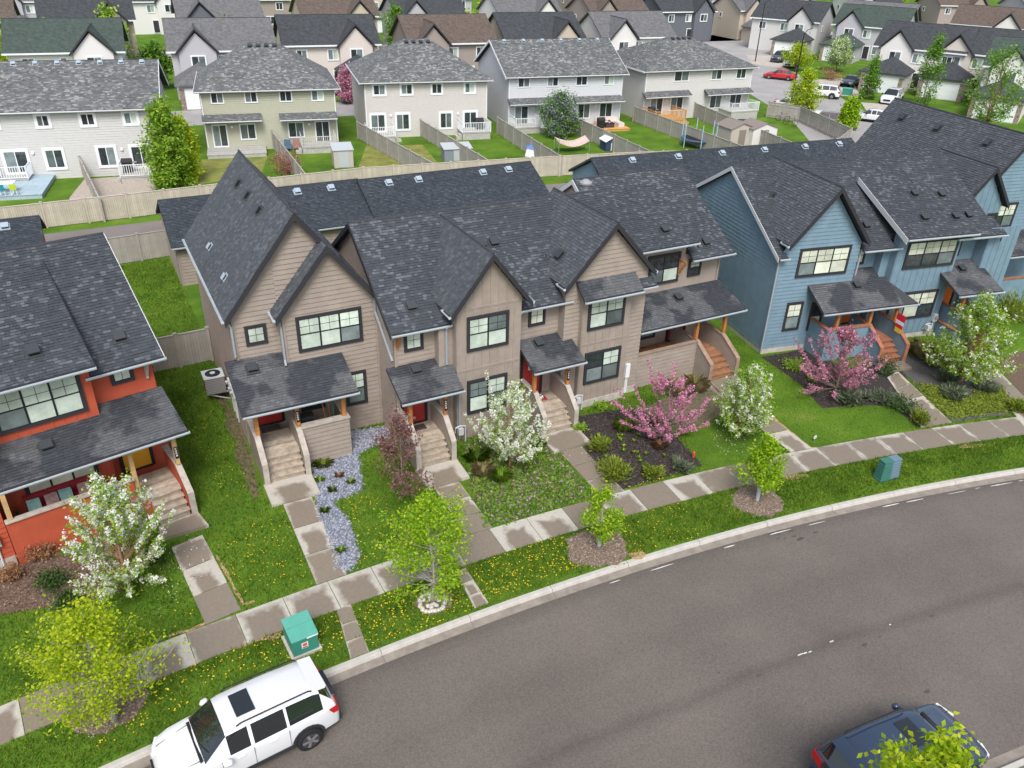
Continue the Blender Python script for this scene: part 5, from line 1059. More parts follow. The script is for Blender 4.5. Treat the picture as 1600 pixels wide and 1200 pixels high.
for i,(px,py,h,r,lf,pf,lb) in enumerate([(1250,183,5.2,1.9,'yellowgreen','egg','yellow-green street tree by the white cars and lamp post'),(1243,112,4.0,2.3,'yellowgreen','round','rounded yellow-green tree over the silver pickup'),(1305,112,5.0,2.2,'fresh','round','whitish flowering tree by the grey house'),(1355,155,5.0,1.4,'green','cone','small pointed green tree at the stone-trimmed garage'),(1440,165,8.2,2.9,'green','cone','tall pointed green tree between two garages'),(1538,205,9.0,3.2,'green','spread','multi-stemmed green tree on the grass island'),(1320,215,3.8,1.1,'lime','egg','small tree by the brown car and fence corner')]):
    tree('street_tree' if i<2 or i==6 else 'garden_tree',lb,G(px,py),h,1.3 if pf!='cone' else .5,r,lf,pf,90,42,.17,BARK if i!=5 else BARKR,'white' if i==2 else None,40 if i==2 else 0,.16,seed=60+i,tr=.09,multi=4 if i==5 else 1,jit=.26,upright=.5,lobes=.28)
shrub('dogwood_shrub','reddish twiggy shrub bed by the dark sedan driveway',G(1300,125),2.2,1.8,'rust',71,700,.14); shrub('dogwood_shrub','tan twiggy shrub beside the white minivan',G(1405,138),2.0,2.0,'rust',72,700,.14)
for i,(px,py) in enumerate([(20,118),(30,112),(185,100),(95,108),(360,110),(465,95),(510,110),(620,85),(690,90),(730,95),(245,140),(40,40),(170,35),(300,20),(430,30),(560,25),(700,20),(850,25),(980,30),(1120,20),(1260,30),(1400,40),(1500,30),(1580,45),(760,50),(330,60)]):
    q_=G(px,py); hh=min((o for o in bpy.data.objects if o.name.startswith(('house','duplex_house')) and o.parent is None),key=lambda o:(o.location[0]-q_[0])**2+(o.location[1]-q_[1])**2)['label']; hh=' '.join(hh.split(' with ')[0].split(' under ')[0].split(' on the')[0].split(' in the')[0].split()[:6])
    lb=['yellow-green tree','mid green tree','fresh green tree'][i%3]+' growing by the '+hh
    tree('far_tree',lb,G(px,py),5.0+(i*7%5)*.5,1.0,1.9+(i%3)*.4,('yellowgreen','green','fresh')[i%3],'round',60,40,.3,BARK,seed=100+i,tr=.09,jit=.35,group='trees on the far streets (%s)'%(i%3))
# garden plants: (pixel, kind, radius, height, label)
P_=[((938,700),'j',.55,.45,'low spreading juniper at the slab edge by the mulch bed'),((960,745),'j',.95,.6,'large spreading juniper at the pavement corner of the mulch bed'),((1018,742),'j',.5,.4,'small spreading juniper at the middle of the bed front'),((1062,733),'g',.5,.42,'blue-green spiky plant at the lawn corner of the mulch bed'),
 ((1330,628),'g',.8,.55,'grey-green mounded shrub at the tip of the blue row bed'),((1375,625),'g',.75,.5,'grey-green mounded shrub in the middle of the bed edge'),((1410,640),'d',.8,.7,'dark leafy shrub beside the blue row walk'),((1435,660),'j',.55,.6,'yellow-tipped leafy shrub at the foot of the walk'),((1378,585),'d',.7,1.1,'dark green shrub right of the pink blossom tree'),
 ((1240,575),'f',.7,.5,'bright leafy clump at the blue house foundation'),((1267,595),'f',.25,.3,'small lime plant alone on the dark mulch'),((1490,620),'g',.8,.5,'silvery mound under the pale blossom tree'),((1480,595),'g',.6,.5,'silvery mound behind the pale tree trunk'),((1540,610),'g',.6,.45,'brownish-grey mound right of the pale tree'),((1530,490),'d',1.3,1.4,'tall dense shrub at the far blue porch'),((1580,500),'j',1.5,1.6,'large feathery green shrub at the end porch'),((1590,640),'j',.6,.5,'yellow-green shrub at the right pavement edge'),
 ((62,870),'r',.6,.8,'bare twiggy shrub against the red porch wall'),((85,915),'d',.7,.6,'dark juniper in the red house bed'),((20,905),'r',.5,.6,'rust-coloured grass clump by the concrete corner'),((240,875),'d',.5,.5,'dark shrub beside the stone-dotted path slab'),((110,945),'d',.6,.5,'dark low shrub behind the yellow-green maple'),((905,672),'f',.35,.4,'green perennial beside the third stair railing'),((938,640),'f',.4,.4,'leafy clump at the foundation by the gas meter')]
for i,(p,k,r,h,lb) in enumerate(P_):
    lf={'j':'juniper','g':'grey','d':'dark','f':'fresh','r':'rust'}[k]
    shrub({'j':'juniper_shrub','g':'mounded_shrub','d':'evergreen_shrub','f':'leafy_plant','r':'twiggy_shrub'}[k],lb,G(*p),r,h,lf,200+i,int(500+900*r),.055 if k!='j' else .05,cat='shrub' if k!='f' else 'plant',spiky=k in 'jg')
TF=[((975,672),.5,.35,'fresh','green grass clump fading to straw under the pink tree'),((985,668),.45,.32,'straw','straw-coloured grass clump under the pink tree'),((1060,620),.9,.5,'straw','tall dry grass against the tan porch wall'),((1085,612),.8,.45,'straw','second tall dry grass by the porch corner'),((1440,560),1.0,.6,'straw','tall straw grass beside the blue row foundation'),((1460,572),.8,.5,'straw','shorter straw grass in front of the meter'),((755,742),.5,.35,'straw','brown-tipped grass clump beside the white blossom trunk'),((782,750),.45,.35,'fresh','green grass clump near the slab of the second walk'),((835,700),.4,.35,'fresh','grass clump beside the third stair slab'),((745,720),.5,.4,'grass','dark green clump by the second stair slab'),((505,727),.22,.3,'yellow','yellow-green clump in the blue gravel by the stairs'),((1030,700),.35,.25,'rust','reddish clump in the middle of the dark mulch'),((1030,665),.35,.3,'rust','pale feathery clump in the mulch bed')]
for i,(p,h,r,lf,lb) in enumerate(TF): tuft('grass_clump',lb,G(*p),h,r*1.25,lf if lf!='yellow' else 'juniper',300+i,150,w=.011)
rr=random.Random(5)
for i in range(26):
    x,y=G(*rr.choice([(rr.uniform(925,1060),rr.uniform(655,730)),(rr.uniform(930,1040),rr.uniform(670,735))]))
    tuft('perennial_plant','small green perennial sprouting on the dark mulch bed',(x,y),.13,.12,'fresh',400+i,30,'perennials on the dark mulch',.02)

for i,(p,lb) in enumerate([((500,752),'small green rosette in the blue gravel below the first stairs'),((530,745),'reddish tuft in the middle of the blue gravel'),((548,755),'green tuft at the lawn corner of the gravel'),((520,768),'low green tuft beside the walk in the gravel'),((533,862),'green tuft near the pavement end of the gravel strip'),((508,800),'little tuft at the bend of the gravel strip')]):
    tuft('gravel_plant',lb,G(*p),.2,.2,('fresh','rust','fresh','grass','fresh','grass')[i],500+i,60,w=.012)
# ------------------------------------------------------------------ cars
CARGL=mat('car_glass',(.012,.016,.018),.04,.9,coat=.5); TYRE=mat('tyre',(.018,.018,.019),.8); RIM=mat('alloy',(.5,.5,.52),.3,metal=.8); CLAD=mat('car_cladding',(.03,.031,.033),.6); TAIL=mat('tail_light',(.45,.012,.012),.2,.6); HEAD=mat('head_light',(.75,.77,.8),.1,.8); CHROME=mat('chrome',(.6,.6,.62),.2,metal=.9)
def paint(n,c): return mat(n,c,.25,.5,coat=1.0)
def car(label,pos,ang,col,kind='suv',group=None,z=-.135,detail=True,cat='car'):
    L,W,H={'suv':(4.6,1.86,1.69),'sedan':(4.7,1.82,1.45),'van':(4.9,1.95,1.75),'pickup':(5.7,2.0,1.9)}[kind]
    C=thing('parked_car' if cat=='car' else 'pickup_truck',label,cat,(pos[0],pos[1],z),ang,group); hw=W/2
    # stations: x (front +), belt z, top z, roof half width factor, plan factor
    if kind=='suv': S=[(-.5,.72,.80,.80,.80),(-.485,.98,1.02,.74,.91),(-.47,1.06,1.10,.72,.94),(-.40,1.08,1.58,.66,.985),(-.36,1.08,1.64,.66,.99),(-.345,1.08,1.65,.665,.99),(-.20,1.065,1.685,.68,1),(-.185,1.065,1.687,.68,1),(0.0,1.05,1.69,.69,1),(.02,1.05,1.69,.69,1),(.10,1.045,1.665,.69,1),(.135,1.045,1.64,.68,1),(.265,1.04,1.10,.80,1),(.28,1.03,1.07,.80,1),(.38,.98,1.02,.80,.985),(.455,.86,.92,.76,.94),(.487,.72,.78,.70,.86),(.5,.58,.62,.66,.76)]; wi=[(3,5),(5,6),(7,8),(9,11)]; ws=(11,12); rw=(2,3); mir=.16
    elif kind=='sedan': S=[(-.5,.70,.78,.72,.82),(-.485,.88,.94,.72,.92),(-.40,.93,1.0,.72,.97),(-.36,.93,1.01,.74,.98),(-.22,.93,1.36,.62,.99),(-.19,.93,1.40,.63,1),(-.10,.925,1.44,.64,1),(-.085,.925,1.442,.64,1),(.02,.92,1.44,.65,1),(.035,.92,1.435,.65,1),(.08,.92,1.40,.65,1),(.235,.90,.98,.76,1),(.26,.89,.95,.76,1),(.38,.84,.88,.76,.98),(.46,.72,.78,.72,.92),(.49,.60,.66,.66,.84),(.5,.48,.54,.60,.76)]; wi=[(3,6),(7,8),(9,11)]; ws=(10,11); rw=(3,4); mir=.13
    elif kind=='van': S=[(-.5,.75,.9,.80,.84),(-.49,1.02,1.1,.76,.93),(-.45,1.05,1.55,.70,.97),(-.42,1.05,1.66,.70,.985),(-.22,1.05,1.74,.71,1),(-.2,1.05,1.74,.71,1),(-.02,1.04,1.75,.71,1),(0,1.04,1.75,.71,1),(.1,1.03,1.70,.70,1),(.28,1.0,1.08,.8,1),(.3,1.0,1.05,.8,1),(.42,.9,.95,.78,.97),(.48,.75,.8,.7,.88),(.5,.6,.65,.62,.78)]; wi=[(3,4),(5,6),(7,8)]; ws=(8,9); rw=(1,2); mir=.18
    else: S=[(-.5,.85,.86,.9,.95),(-.49,1.12,1.13,.9,.98),(-.3,1.14,1.15,.9,1),(-.115,1.15,1.16,.9,1),(-.105,1.15,1.78,.7,1),(-.06,1.15,1.87,.7,1),(.0,1.15,1.9,.7,1),(.02,1.15,1.9,.7,1),(.1,1.14,1.84,.7,1),(.21,1.13,1.22,.82,1),(.23,1.12,1.19,.82,1),(.42,1.05,1.1,.82,.98),(.48,.9,.94,.78,.92),(.5,.62,.66,.7,.84)]; wi=[(5,6),(7,8)]; ws=(8,9); rw=(3,4); mir=.13
    zb=.24 if kind!='pickup' else .36
    rings=[]
    for (x,zt,tp,rf,pf) in S:
        X=x*L; y=hw*pf; glasz=tp-zt>.2
        yr=hw*rf*(pf if not glasz else 1)
        rings.append([(X,0,zb),(X,y*.9,zb),(X,y*.985,zb+.14),(X,y,zb+.36),(X,y*.985,zt-.1),(X,y*.955,zt),(X,y*.935 if glasz else y*.9,zt+.025 if glasz else zt+.3*(tp-zt)),(X,(yr+.035) if glasz else yr*1.06,tp-.075 if glasz else zt+.75*(tp-zt)),(X,yr-.04 if glasz else yr*.9,tp-.012),(X,yr*.5,tp+.012),(X,0,tp+.02)])
    N=len(S); K=len(rings[0]); parts={}
    def add(nm,f): parts.setdefault(nm,[]).append(f)
    for i in range(N-1):
        for k in range(K-1):
            for s in(1,-1):
                q=[rings[i][k],rings[i+1][k],rings[i+1][k+1],rings[i][k+1]]; q=[(p[0],p[1]*s,p[2]) for p in q]
                if s<0: q=q[::-1]
                nm='body'
                if k==6 and any(a<=i<b for a,b in wi): nm='side_window_%d_%d'%([j for j,(a,b) in enumerate(wi) if a<=i<b][0],s)
                if ws[0]<=i<ws[1] and k>=7: nm='windshield'
                if rw[0]<=i<rw[1] and k>=7: nm='rear_window'
                if k<=1: nm='underbody'
                add(nm,q)
    for ring,fl in((rings[0],True),(rings[-1],False)):
        poly=[(p[0],p[1],p[2]) for p in ring]+[(p[0],-p[1],p[2]) for p in reversed(ring[1:-1])]; add('body',poly if not fl else poly[::-1])
    for nm,fs in parts.items():
        m=MB()
        for f in fs: m.face(f)
        base=nm.split('_')[0] if nm.startswith('side') else nm
        o=m.build('side_window' if nm.startswith('side') else nm,{'body':col,'underbody':CLAD}.get(nm,CARGL),C); sharp(o,38)
    wr=.36 if kind in('suv','van') else .33
    if kind=='pickup': wr=.4
    for sx in(.305,-.295):
        for s in(1,-1):
            m=MB(); y=s*(hw-.10); X=sx*L
            m.tube([(X,y-.115,wr),(X,y-.10,wr),(X,y+.10,wr),(X,y+.115,wr)],[wr*.9,wr,wr,wr*.9],20); wh=m.build('wheel',TYRE,C,smooth=False)
            r=MB(); r.tube([(X,y+s*.113,wr),(X,y+s*.119,wr)],wr*.66,18); rim=r.build('rim',mat('rim_shadow',(.05,.05,.055),.5),wh)
            sp=MB()
            for a in range(5):
                t=a*2*math.pi/5; sp.bar((X,y+s*.124,wr),(X+wr*.63*math.cos(t),y+s*.124,wr+wr*.63*math.sin(t)),.02,.09) if False else sp.hexa([(X-.03*math.sin(t),y+s*.121,wr+.03*math.cos(t)),(X+wr*.63*math.cos(t)-.04*math.sin(t),y+s*.121,wr+wr*.63*math.sin(t)+.04*math.cos(t)),(X+wr*.63*math.cos(t)+.04*math.sin(t),y+s*.121,wr+wr*.63*math.sin(t)-.04*math.cos(t)),(X+.03*math.sin(t),y+s*.121,wr-.03*math.cos(t)),(X-.03*math.sin(t),y+s*.131,wr+.03*math.cos(t)),(X+wr*.63*math.cos(t)-.04*math.sin(t),y+s*.131,wr+wr*.63*math.sin(t)+.04*math.cos(t)),(X+wr*.63*math.cos(t)+.04*math.sin(t),y+s*.131,wr+wr*.63*math.sin(t)-.04*math.cos(t)),(X+.03*math.sin(t),y+s*.131,wr-.03*math.cos(t))])
            sp.build('spokes',RIM,wh)
            # wheel arch
            a=MB(); n=10
            for j in range(n):
                t0,t1=math.pi*j/n,math.pi*(j+1)/n; R0,R1=wr+.02,wr+.10
                pts=[]
                for (t,R) in((t0,R0),(t1,R0),(t1,R1),(t0,R1)): pts.append((X+R*math.cos(t),s*(hw+.012),max(.2,wr+R*math.sin(t))))
                a.face(pts if s<0 else pts[::-1])
                inn=[(p[0],s*(hw-.26),p[2]) for p in pts[:2]]; 
                a.face([pts[0],pts[1],inn[1],inn[0]]); out2=[(p[0],s*(hw-.03),p[2]) for p in pts[2:]]; a.face([pts[2],pts[3],out2[1],out2[0]])
                c_=[(X+R0*math.cos(t0),s*(hw+.008),max(.2,wr+R0*math.sin(t0))),(X+R0*math.cos(t1),s*(hw+.008),max(.2,wr+R0*math.sin(t1))),(X+R0*.98*math.cos(t1),s*(hw+.008),.22),(X+R0*.98*math.cos(t0),s*(hw+.008),.22)]
            a.build('wheel_arch',CLAD if kind!='sedan' else col,C)
            d=MB(); n=16; d.face([(X+(wr+.02)*math.cos(2*math.pi*j/n),s*(hw+.004),max(zb-.02,wr+(wr+.02)*math.sin(2*math.pi*j/n))) for j in range(n)]); d.build('wheel_well',BLACK,C)
            wh.location=(0,s*.075,0)
        
    xm=mir*L
    for s in(1,-1):
        m=MB(); m.tube([(xm-.02,s*(hw-.08),1.0 if kind!='sedan' else .92),(xm,s*(hw+.06),1.05 if kind!='sedan' else .97)],.03,6); zc=1.10 if kind!='sedan' else 1.0
        m.tube([(xm-.10,s*(hw+.13),zc),(xm-.06,s*(hw+.14),zc),(xm+.06,s*(hw+.13),zc),(xm+.12,s*(hw+.10),zc)],[.06,.10,.09,.03],8); m.build('mirror',col if kind=='suv' else BLACK,C,smooth=True)
        t=MB(); b0=S[1]; t.hexa([(-.505*L,s*hw*.50,.80),(-.492*L,s*hw*.93,.80),(-.455*L,s*hw*.975,.84),(-.47*L,s*hw*.5,.84),(-.495*L,s*hw*.52,1.0),(-.483*L,s*hw*.925,1.02),(-.43*L,s*hw*.97,1.02),(-.46*L,s*hw*.5,1.0)]); t.build('tail_light',TAIL,C)
        hzl=.74 if kind=='suv' else .62
        t=MB(); t.hexa([(.495*L,s*hw*.45,hzl),(.462*L,s*hw*.92,hzl),(.44*L,s*hw*.9,hzl),(.47*L,s*hw*.45,hzl),(.492*L,s*hw*.45,hzl+.10),(.455*L,s*hw*.93,hzl+.14),(.43*L,s*hw*.9,hzl+.14),(.46*L,s*hw*.45,hzl+.12)]); t.build('headlight',HEAD,C)
    m=MB(); m.box(.495*L,.508*L,-hw*.45,hw*.45,.46,.68); m.build('grille',BLACK,C)
    m=MB(); m.box(-.51*L,-.485*L,-hw*.8,hw*.8,.30,.5); m.build('rear_bumper',CLAD,C)
    m=MB(); m.box(-.508*L,-.5*L,-.26,.26,.62,.76); m.build('licence_plate',WHITE,C)
    if kind=='suv' and detail:
        for s in(1,-1):
            m=MB(); m.tube([(-.36*L,s*.60,1.675),(-.34*L,s*.61,1.735),(.04*L,s*.63,1.76),(.07*L,s*.63,1.71)],.02,6); m.build('roof_rail',BLACK,C)
            m=MB(); m.box(-.20*L,.17*L,s*(hw+.0),s*(hw+.018),.30,.42) if s>0 else m.box(-.20*L,.17*L,-hw-.018,-hw,.30,.42); m.build('sill_cladding',CLAD,C)
            for xx in (-.12,.06): MB().box(xx*L,xx*L+.2,s*hw-.01 if s>0 else -hw-.02,s*hw+.02 if s>0 else -hw+.01,.90,.93).build('door_handle',col,C)
        SM=mat('panel_gap',(.10,.10,.11),.6)
        for s in(1,-1):
            for xx in (-.19,.01,.185): MB().box(xx*L-.006,xx*L+.006,min(s*(hw-.035),s*(hw+.004)),max(s*(hw-.035),s*(hw+.004)),.42,1.0).build('door_gap',SM,C)
        for yy in (-.62,.62): MB().hexa([(.285*L,yy-.006,1.045),(.46*L,yy*.86-.006,.89),(.46*L,yy*.86+.006,.89),(.285*L,yy+.006,1.045),(.285*L,yy-.006,1.083),(.46*L,yy*.86-.006,.935),(.46*L,yy*.86+.006,.935),(.285*L,yy+.006,1.083)]).build('hood_gap',SM,C)
        MB().box(.268*L,.285*L,-.68,.68,1.06,1.10).build('cowl',BLACK,C)
        for (y0_,y1_) in ((-.55,-.02),(.1,.6)): MB().bar((.262*L,y0_,1.13),(.235*L,y1_,1.235),.02,.02).build('wiper',BLACK,C)
        MB().box(-.508*L,-.478*L,-.45,.45,1.0,1.04).build('tailgate_trim',CLAD,C)
        m=MB(); m.box(-.055*L,.05*L,-.38,.38,1.702,1.722); m.build('sunroof',CARGL,C)
        m=MB(); m.hexa([(-.44*L,-.6,1.57),(-.38*L,-.6,1.60),(-.38*L,.6,1.60),(-.44*L,.6,1.57),(-.45*L,-.58,1.62),(-.37*L,-.58,1.665),(-.37*L,.58,1.665),(-.45*L,.58,1.62)]); m.build('spoiler',col,C)
    if kind=='pickup':
        m=MB(); m.box(-.48*L,-.12*L,-hw*.8,hw*.8,1.165,1.19); m.build('bed_liner',BLACK,C)
    return C
WPAINT=paint('white_car_paint',(.68,.69,.705)); BPAINT=paint('blue_black_car_paint',(.028,.045,.085)); RPAINT=paint('red_car_paint',(.50,.012,.02)); SPAINT=paint('silver_car_paint',(.48,.49,.51)); GPAINT=paint('graphite_car_paint',(.05,.055,.06)); PPAINT=paint('brown_car_paint',(.13,.075,.06))
# white suv: rear end by the transformer, nose to the lower left
def tang(x,y): return -math.atan2(x-CX,y-CY)
xr,yr=.62,15.28
car('white SUV with sunroof parked at the kerb by the green transformer',(xr,yr),tang(xr,yr)+math.pi+R_(2),WPAINT,'suv')
xb,yb=15.65,6.85
car('dark blue car parked at the near kerb under the maple leaves',(xb,yb),tang(xb,yb)-.02,BPAINT,'suv')
def caron(px,py,lab,ang,col,kind,cat='car'): x,y=G(px,py); return car(lab,(x,y),R_(ang),col,kind,z=.01,detail=False,cat=cat)
caron(1218,124,'red sedan parked on the back street',125,RPAINT,'sedan'); caron(1283,152,'white SUV with blue side panel on the back street',128,WPAINT,'suv'); caron(1252,182,'white sedan half hidden by the yellow-green tree',-50,WPAINT,'sedan'); caron(1238,172,'white hatchback behind the lamp post',-50,WPAINT,'sedan'); caron(1305,200,'brown wagon parked by the fence corner',-48,PPAINT,'suv')
caron(1328,134,'dark graphite sedan on the driveway by the stone-trimmed garage',205,GPAINT,'sedan'); caron(1392,160,'white minivan on the concrete driveway',205,WPAINT,'van'); caron(1240,104,'silver pickup truck under the round tree',205,SPAINT,'pickup','truck'); caron(1218,96,'black hatchback beside the silver pickup',205,GPAINT,'suv'); caron(1362,190,'white car nosing out behind the slate ridge',120,WPAINT,'sedan')
caron(528,148,'white car parked beyond the olive duplex',-10,WPAINT,'sedan'); caron(760,168,'dark car seen between the beige and grey duplexes',80,GPAINT,'suv')
# ------------------------------------------------------------------ utilities
TG=mat('transformer_green',(.05,.25,.19),.45,noise=.06); TGL=mat('transformer_lid_green',(.10,.36,.28),.45,noise=.06)
x0,y0=G(459,1031); x1,y1=G(500,1014); an=math.atan2(y1-y0,x1-x0); wq=math.hypot(x1-x0,y1-y0)
E_=thing('transformer_box','green steel pad-mounted transformer on a concrete pad by the white SUV','utility box',((x0+x1)/2,(y0+y1)/2),an)
MB().box(-wq/2-.06,wq/2+.06,-.06,.98,0,.09).build('concrete_pad',CONC,E_)
m=MB(); a=wq/2-.02; m.hexa([(-a,0,.09),(a,0,.09),(a,.88,.09),(-a,.88,.09),(-a,0,.68),(a,0,.68),(a,.88,.80),(-a,.88,.80)]); m.build('cabinet',TG,E_)
b=a+.025
m=MB(); m.hexa([(-b,-.03,.68),(b,-.03,.68),(b,.49,.75),(-b,.49,.75),(-b,-.03,.715),(b,-.03,.715),(b,.49,.79),(-b,.49,.79)]); m.build('lid',TGL,E_)
m=MB(); m.hexa([(-b,.50,.752),(b,.50,.752),(b,.91,.805),(-b,.91,.805),(-b,.50,.79),(b,.50,.79),(b,.91,.84),(-b,.91,.84)]); m.build('lid',TGL,E_)
LB=MB(); LB.box(-.12,.08,-.008,-.001,.30,.52); lab=LB.build('warning_label',WHITE,E_)
MB().box(-.085,.045,-.011,-.0085,.38,.50).build('warning_mark',mat('warning_orange',(.75,.12,.08),.6),lab); MB().box(-.10,.06,-.011,-.0085,.32,.35).build('print_line',BLACK,lab)
MB().box(b-.36,b-.02,-.038,-.031,.66,.71).build('number_strip',WHITE,E_)
for i,(px,py,c,lb) in enumerate([(1377,748,(.05,.17,.14),'green ribbed utility pedestal on the verge'),(1393,746,(.14,.21,.27),'blue-grey ribbed utility pedestal behind the green one')]):
    x,y=G(px,py); U=thing('utility_pedestal',lb,'utility box',(x,y+.1*i),R_(-8)); cm=mat('pedestal_%d'%i,c,.55)
    MB().box(-.27,.27,-.22,.22,0,.10).build('base',cm,U); m=MB(); m.hexa([(-.24,-.19,.10),(.24,-.19,.10),(.24,.19,.10),(-.24,.19,.10),(-.20,-.15,.86),(.20,-.15,.86),(.20,.15,.86),(-.20,.15,.86)]); m.build('cover',cm,U)
    for k in range(7):
        z=.16+k*.095; e=.245-.04*(z-.1)/.76; MB().box(-e-.012,e+.012,-e*.79-.012,e*.79+.012,z,z+.035).build('rib',cm,U)
    m=MB(); m.box(-.22,.22,-.17,.17,.86,.92); m.build('cap',cm,U)
# air conditioner hung beside the first tan unit
A_=thing('air_conditioner','grey air conditioner on a bracket beside the tan end wall','air conditioner',(3.05,33.9)); 
m=MB(); m.box(-.42,.42,-.40,.40,.45,1.25); m.build('cabinet',mat('ac_grey',(.20,.19,.195),.6),A_)
for k in range(9): MB().box(-.43,.43,-.412,-.4,.50+k*.08,.525+k*.08).build('louvre',mat('ac_louvre',(.30,.29,.29),.6),A_)
MB().box(-.45,.45,-.43,.43,1.25,1.30).build('top',LGREY,A_); MB().tube([(0,0,1.30),(0,0,1.325)],.33,20).build('fan_guard',BLACK,A_); MB().tube([(0,0,1.325),(0,0,1.345)],.12,14).build('fan_hub',LGREY,A_)
MB().bar((-.42,-.3,.43),(.55,-.3,.43),.05,.05).bar((-.42,.3,.43),(.55,.3,.43),.05,.05).bar((-.3,-.3,.41),(.55,-.3,.02),.04,.04).bar((-.3,.3,.41),(.55,.3,.02),.04,.04).build('bracket',LGREY,A_)
# street lamp at the back street
x,y=G(1233,176); Lp=thing('street_lamp','tall black lamp post beside the back street fence','lamp post',(x,y)); MB().tube([(0,0,0),(0,0,.5),(0,0,.5),(0,0,9)],[.14,.14,.10,.06],10).build('pole',BLACK,Lp); MB().tube([(0,0,8.8),(.5,.1,9.3),(1.6,.3,9.5)],.04,6).build('arm',BLACK,Lp); MB().box(1.4,2.1,.2,.42,9.42,9.54).build('lamp_head',GREY,Lp)
x,y=G(1180,96); Lp=thing('street_lamp','second black lamp post by the far lawn','lamp post',(x,y)); MB().tube([(0,0,0),(0,0,9)],[.10,.06],10).build('pole',BLACK,Lp); MB().tube([(0,0,8.8),(.8,.1,9.4),(1.6,.3,9.5)],.04,6).build('arm',BLACK,Lp); MB().box(1.4,2.1,.2,.42,9.42,9.54).build('lamp_head',GREY,Lp)
# flag at the blue porch, lawn sign, hydrant-red light
def bw(x,y): c,s=math.cos(BA),math.sin(BA); return (29.17+c*x-s*y,26.57+s*x+c*y)
x,y=bw(6.62,-1.45); F_=thing('garden_flag','red, white and yellow flag hanging at the blue porch post','flag',(x,y),BA)
MB().tube([(.15,.22,2.15),(-.1,-.75,2.55)],.014,6).build('pole',WHITE,F_)
cl=[mat('flag_red',(.65,.02,.04),.8),mat('flag_white',(.8,.8,.8),.8),mat('flag_yellow',(.75,.55,.04),.8)]
for k,(z0,z1,c) in enumerate(((2.1,2.45,0),(1.9,2.098,1),(1.7,1.898,0),(1.45,1.698,2))): MB().box(-.095,-.085,-.72+.03*k,-.12-.02*k,z0,z1).build('stripe',cl[c],F_)
x,y=G(1272,690); S_=thing('lawn_sign','small white square lawn sign on the clipped grass','sign',(x,y)); MB().tube([(0,0,0),(0,0,.22)],.01,5).build('stake',GREY,S_); MB().box(-.07,.07,-.01,.01,.16,.30).build('panel',WHITE,S_); MB().box(-.03,.03,-.014,-.0105,.20,.26).build('print_mark',mat('sign_blue',(.1,.25,.4),.6),S_)
x,y=G(1083,716); S_=thing('garden_marker','small red marker standing at the mulch corner','marker',(x,y)); MB().tube([(0,0,0),(0,0,.12),(0,0,.3),(0,0,.34)],[.04,.05,.06,.02],8).build('post',mat('marker_red',(.62,.08,.05),.5),S_); MB().tube([(0,0,0),(0,0,.03)],.07,8).build('foot',BLACK,S_)
# stone ring round the lime maple
x,y=G(675,942); S_=thing('stone_ring','ring of white stones at the foot of the lime maple','stones',(x,y)); rr=random.Random(9)
WS=mat('white_stone',(.62,.58,.50),.9,noise=.2,nscale=8); ms=[]
for v in range(3):
    m=MB(); r0=random.Random(v); m.tube([(0,0,0),(0,0,.03),(0,0,.08),(0,0,.10)],[.06,.085,.07,.02],7); m.v=[(a*r0.uniform(.8,1.2),b*r0.uniform(.8,1.2),c) for a,b,c in m.v]; ms.append(m.mesh('stone',WS,True))
for k in range(26):
    t=k*2*math.pi/26; o=link('stone',ms[k%3],S_); o.location=(.42*math.cos(t)+rr.uniform(-.03,.03),.40*math.sin(t)+rr.uniform(-.03,.03),0); o.rotation_euler=(0,0,rr.random()*6)
for k in range(14):
    t=rr.random()*6.28; q=rr.uniform(.1,.33); o=link('stone',ms[k%3],S_); o.location=(q*math.cos(t),q*math.sin(t),0); o.rotation_euler=(0,0,rr.random()*6)
# trunk guards on the two saplings
for (px,py,lb) in ((936,853,'pale plastic trunk guard on the thin sapling'),(1183,781,'pale plastic trunk guard on the leafy sapling')):
    x,y=G(px,py); tag(MB().tube([(0,0,0),(0,0,.8)],.075,10).build('trunk_guard',mat('guard_grey',(.45,.50,.55),.5)),lb,'trunk guard').location=(x,y,0)
# porch things
def rw_(x,y): c,s=math.cos(RA),math.sin(RA); return (-1.78+c*x-s*y,27.6+s*x+c*y)
RB=mat('red_cushion',(.38,.035,.045),.85); TEAL=mat('teal_pillow',(.28,.50,.48),.9,noise=.2,nscale=9); STRP=mat('striped_pillow',(.42,.30,.28),.9,noise=.4,nscale=12)
x,y=rw_(-1.55,-.45); So=thing('porch_sofa','red cushioned sofa with pillows on the red porch','sofa',(x,y,.87),RA)
MB().box(-1.1,1.1,-.35,.38,0,.22).build('base',mat('wicker_brown',(.12,.07,.05),.8),So); 
for k in range(3): MB().box(-1.08+k*.73,-.37+k*.73,-.36,.2,.222,.40).build('seat_cushion',RB,So); MB().box(-1.08+k*.73,-.37+k*.73,.2,.38,.402,.82).build('back_cushion',RB,So)
for k,(px_,c) in enumerate(((-.85,TEAL),(-.3,STRP),(.15,TEAL),(.75,STRP))):
    m=MB(); z=.41; m.hexa([(px_-.2,-.16,z),(px_+.2,-.2,z),(px_+.2,.05,z+.1),(px_-.2,.08,z+.1),(px_-.2,-.1,z+.34),(px_+.2,-.14,z+.34),(px_+.2,.0,z+.40),(px_-.2,.03,z+.40)]); m.build('pillow',c,So)
x,y=rw_(-2.95,-.8); Sd=thing('side_table','small side table with a lantern at the porch end','table',(x,y,.87),RA); MB().box(-.2,.2,-.2,.2,.4,.45).build('top',WHITE,Sd)
for a in(-.17,.17):
    for b in(-.17,.17): MB().box(a-.02,a+.02,b-.02,b+.02,0,.399).build('leg',WHITE,Sd)
MB().tube([(0,0,.45),(0,0,.8)],[.08,.05],8).build('lantern',BLACK,Sd)
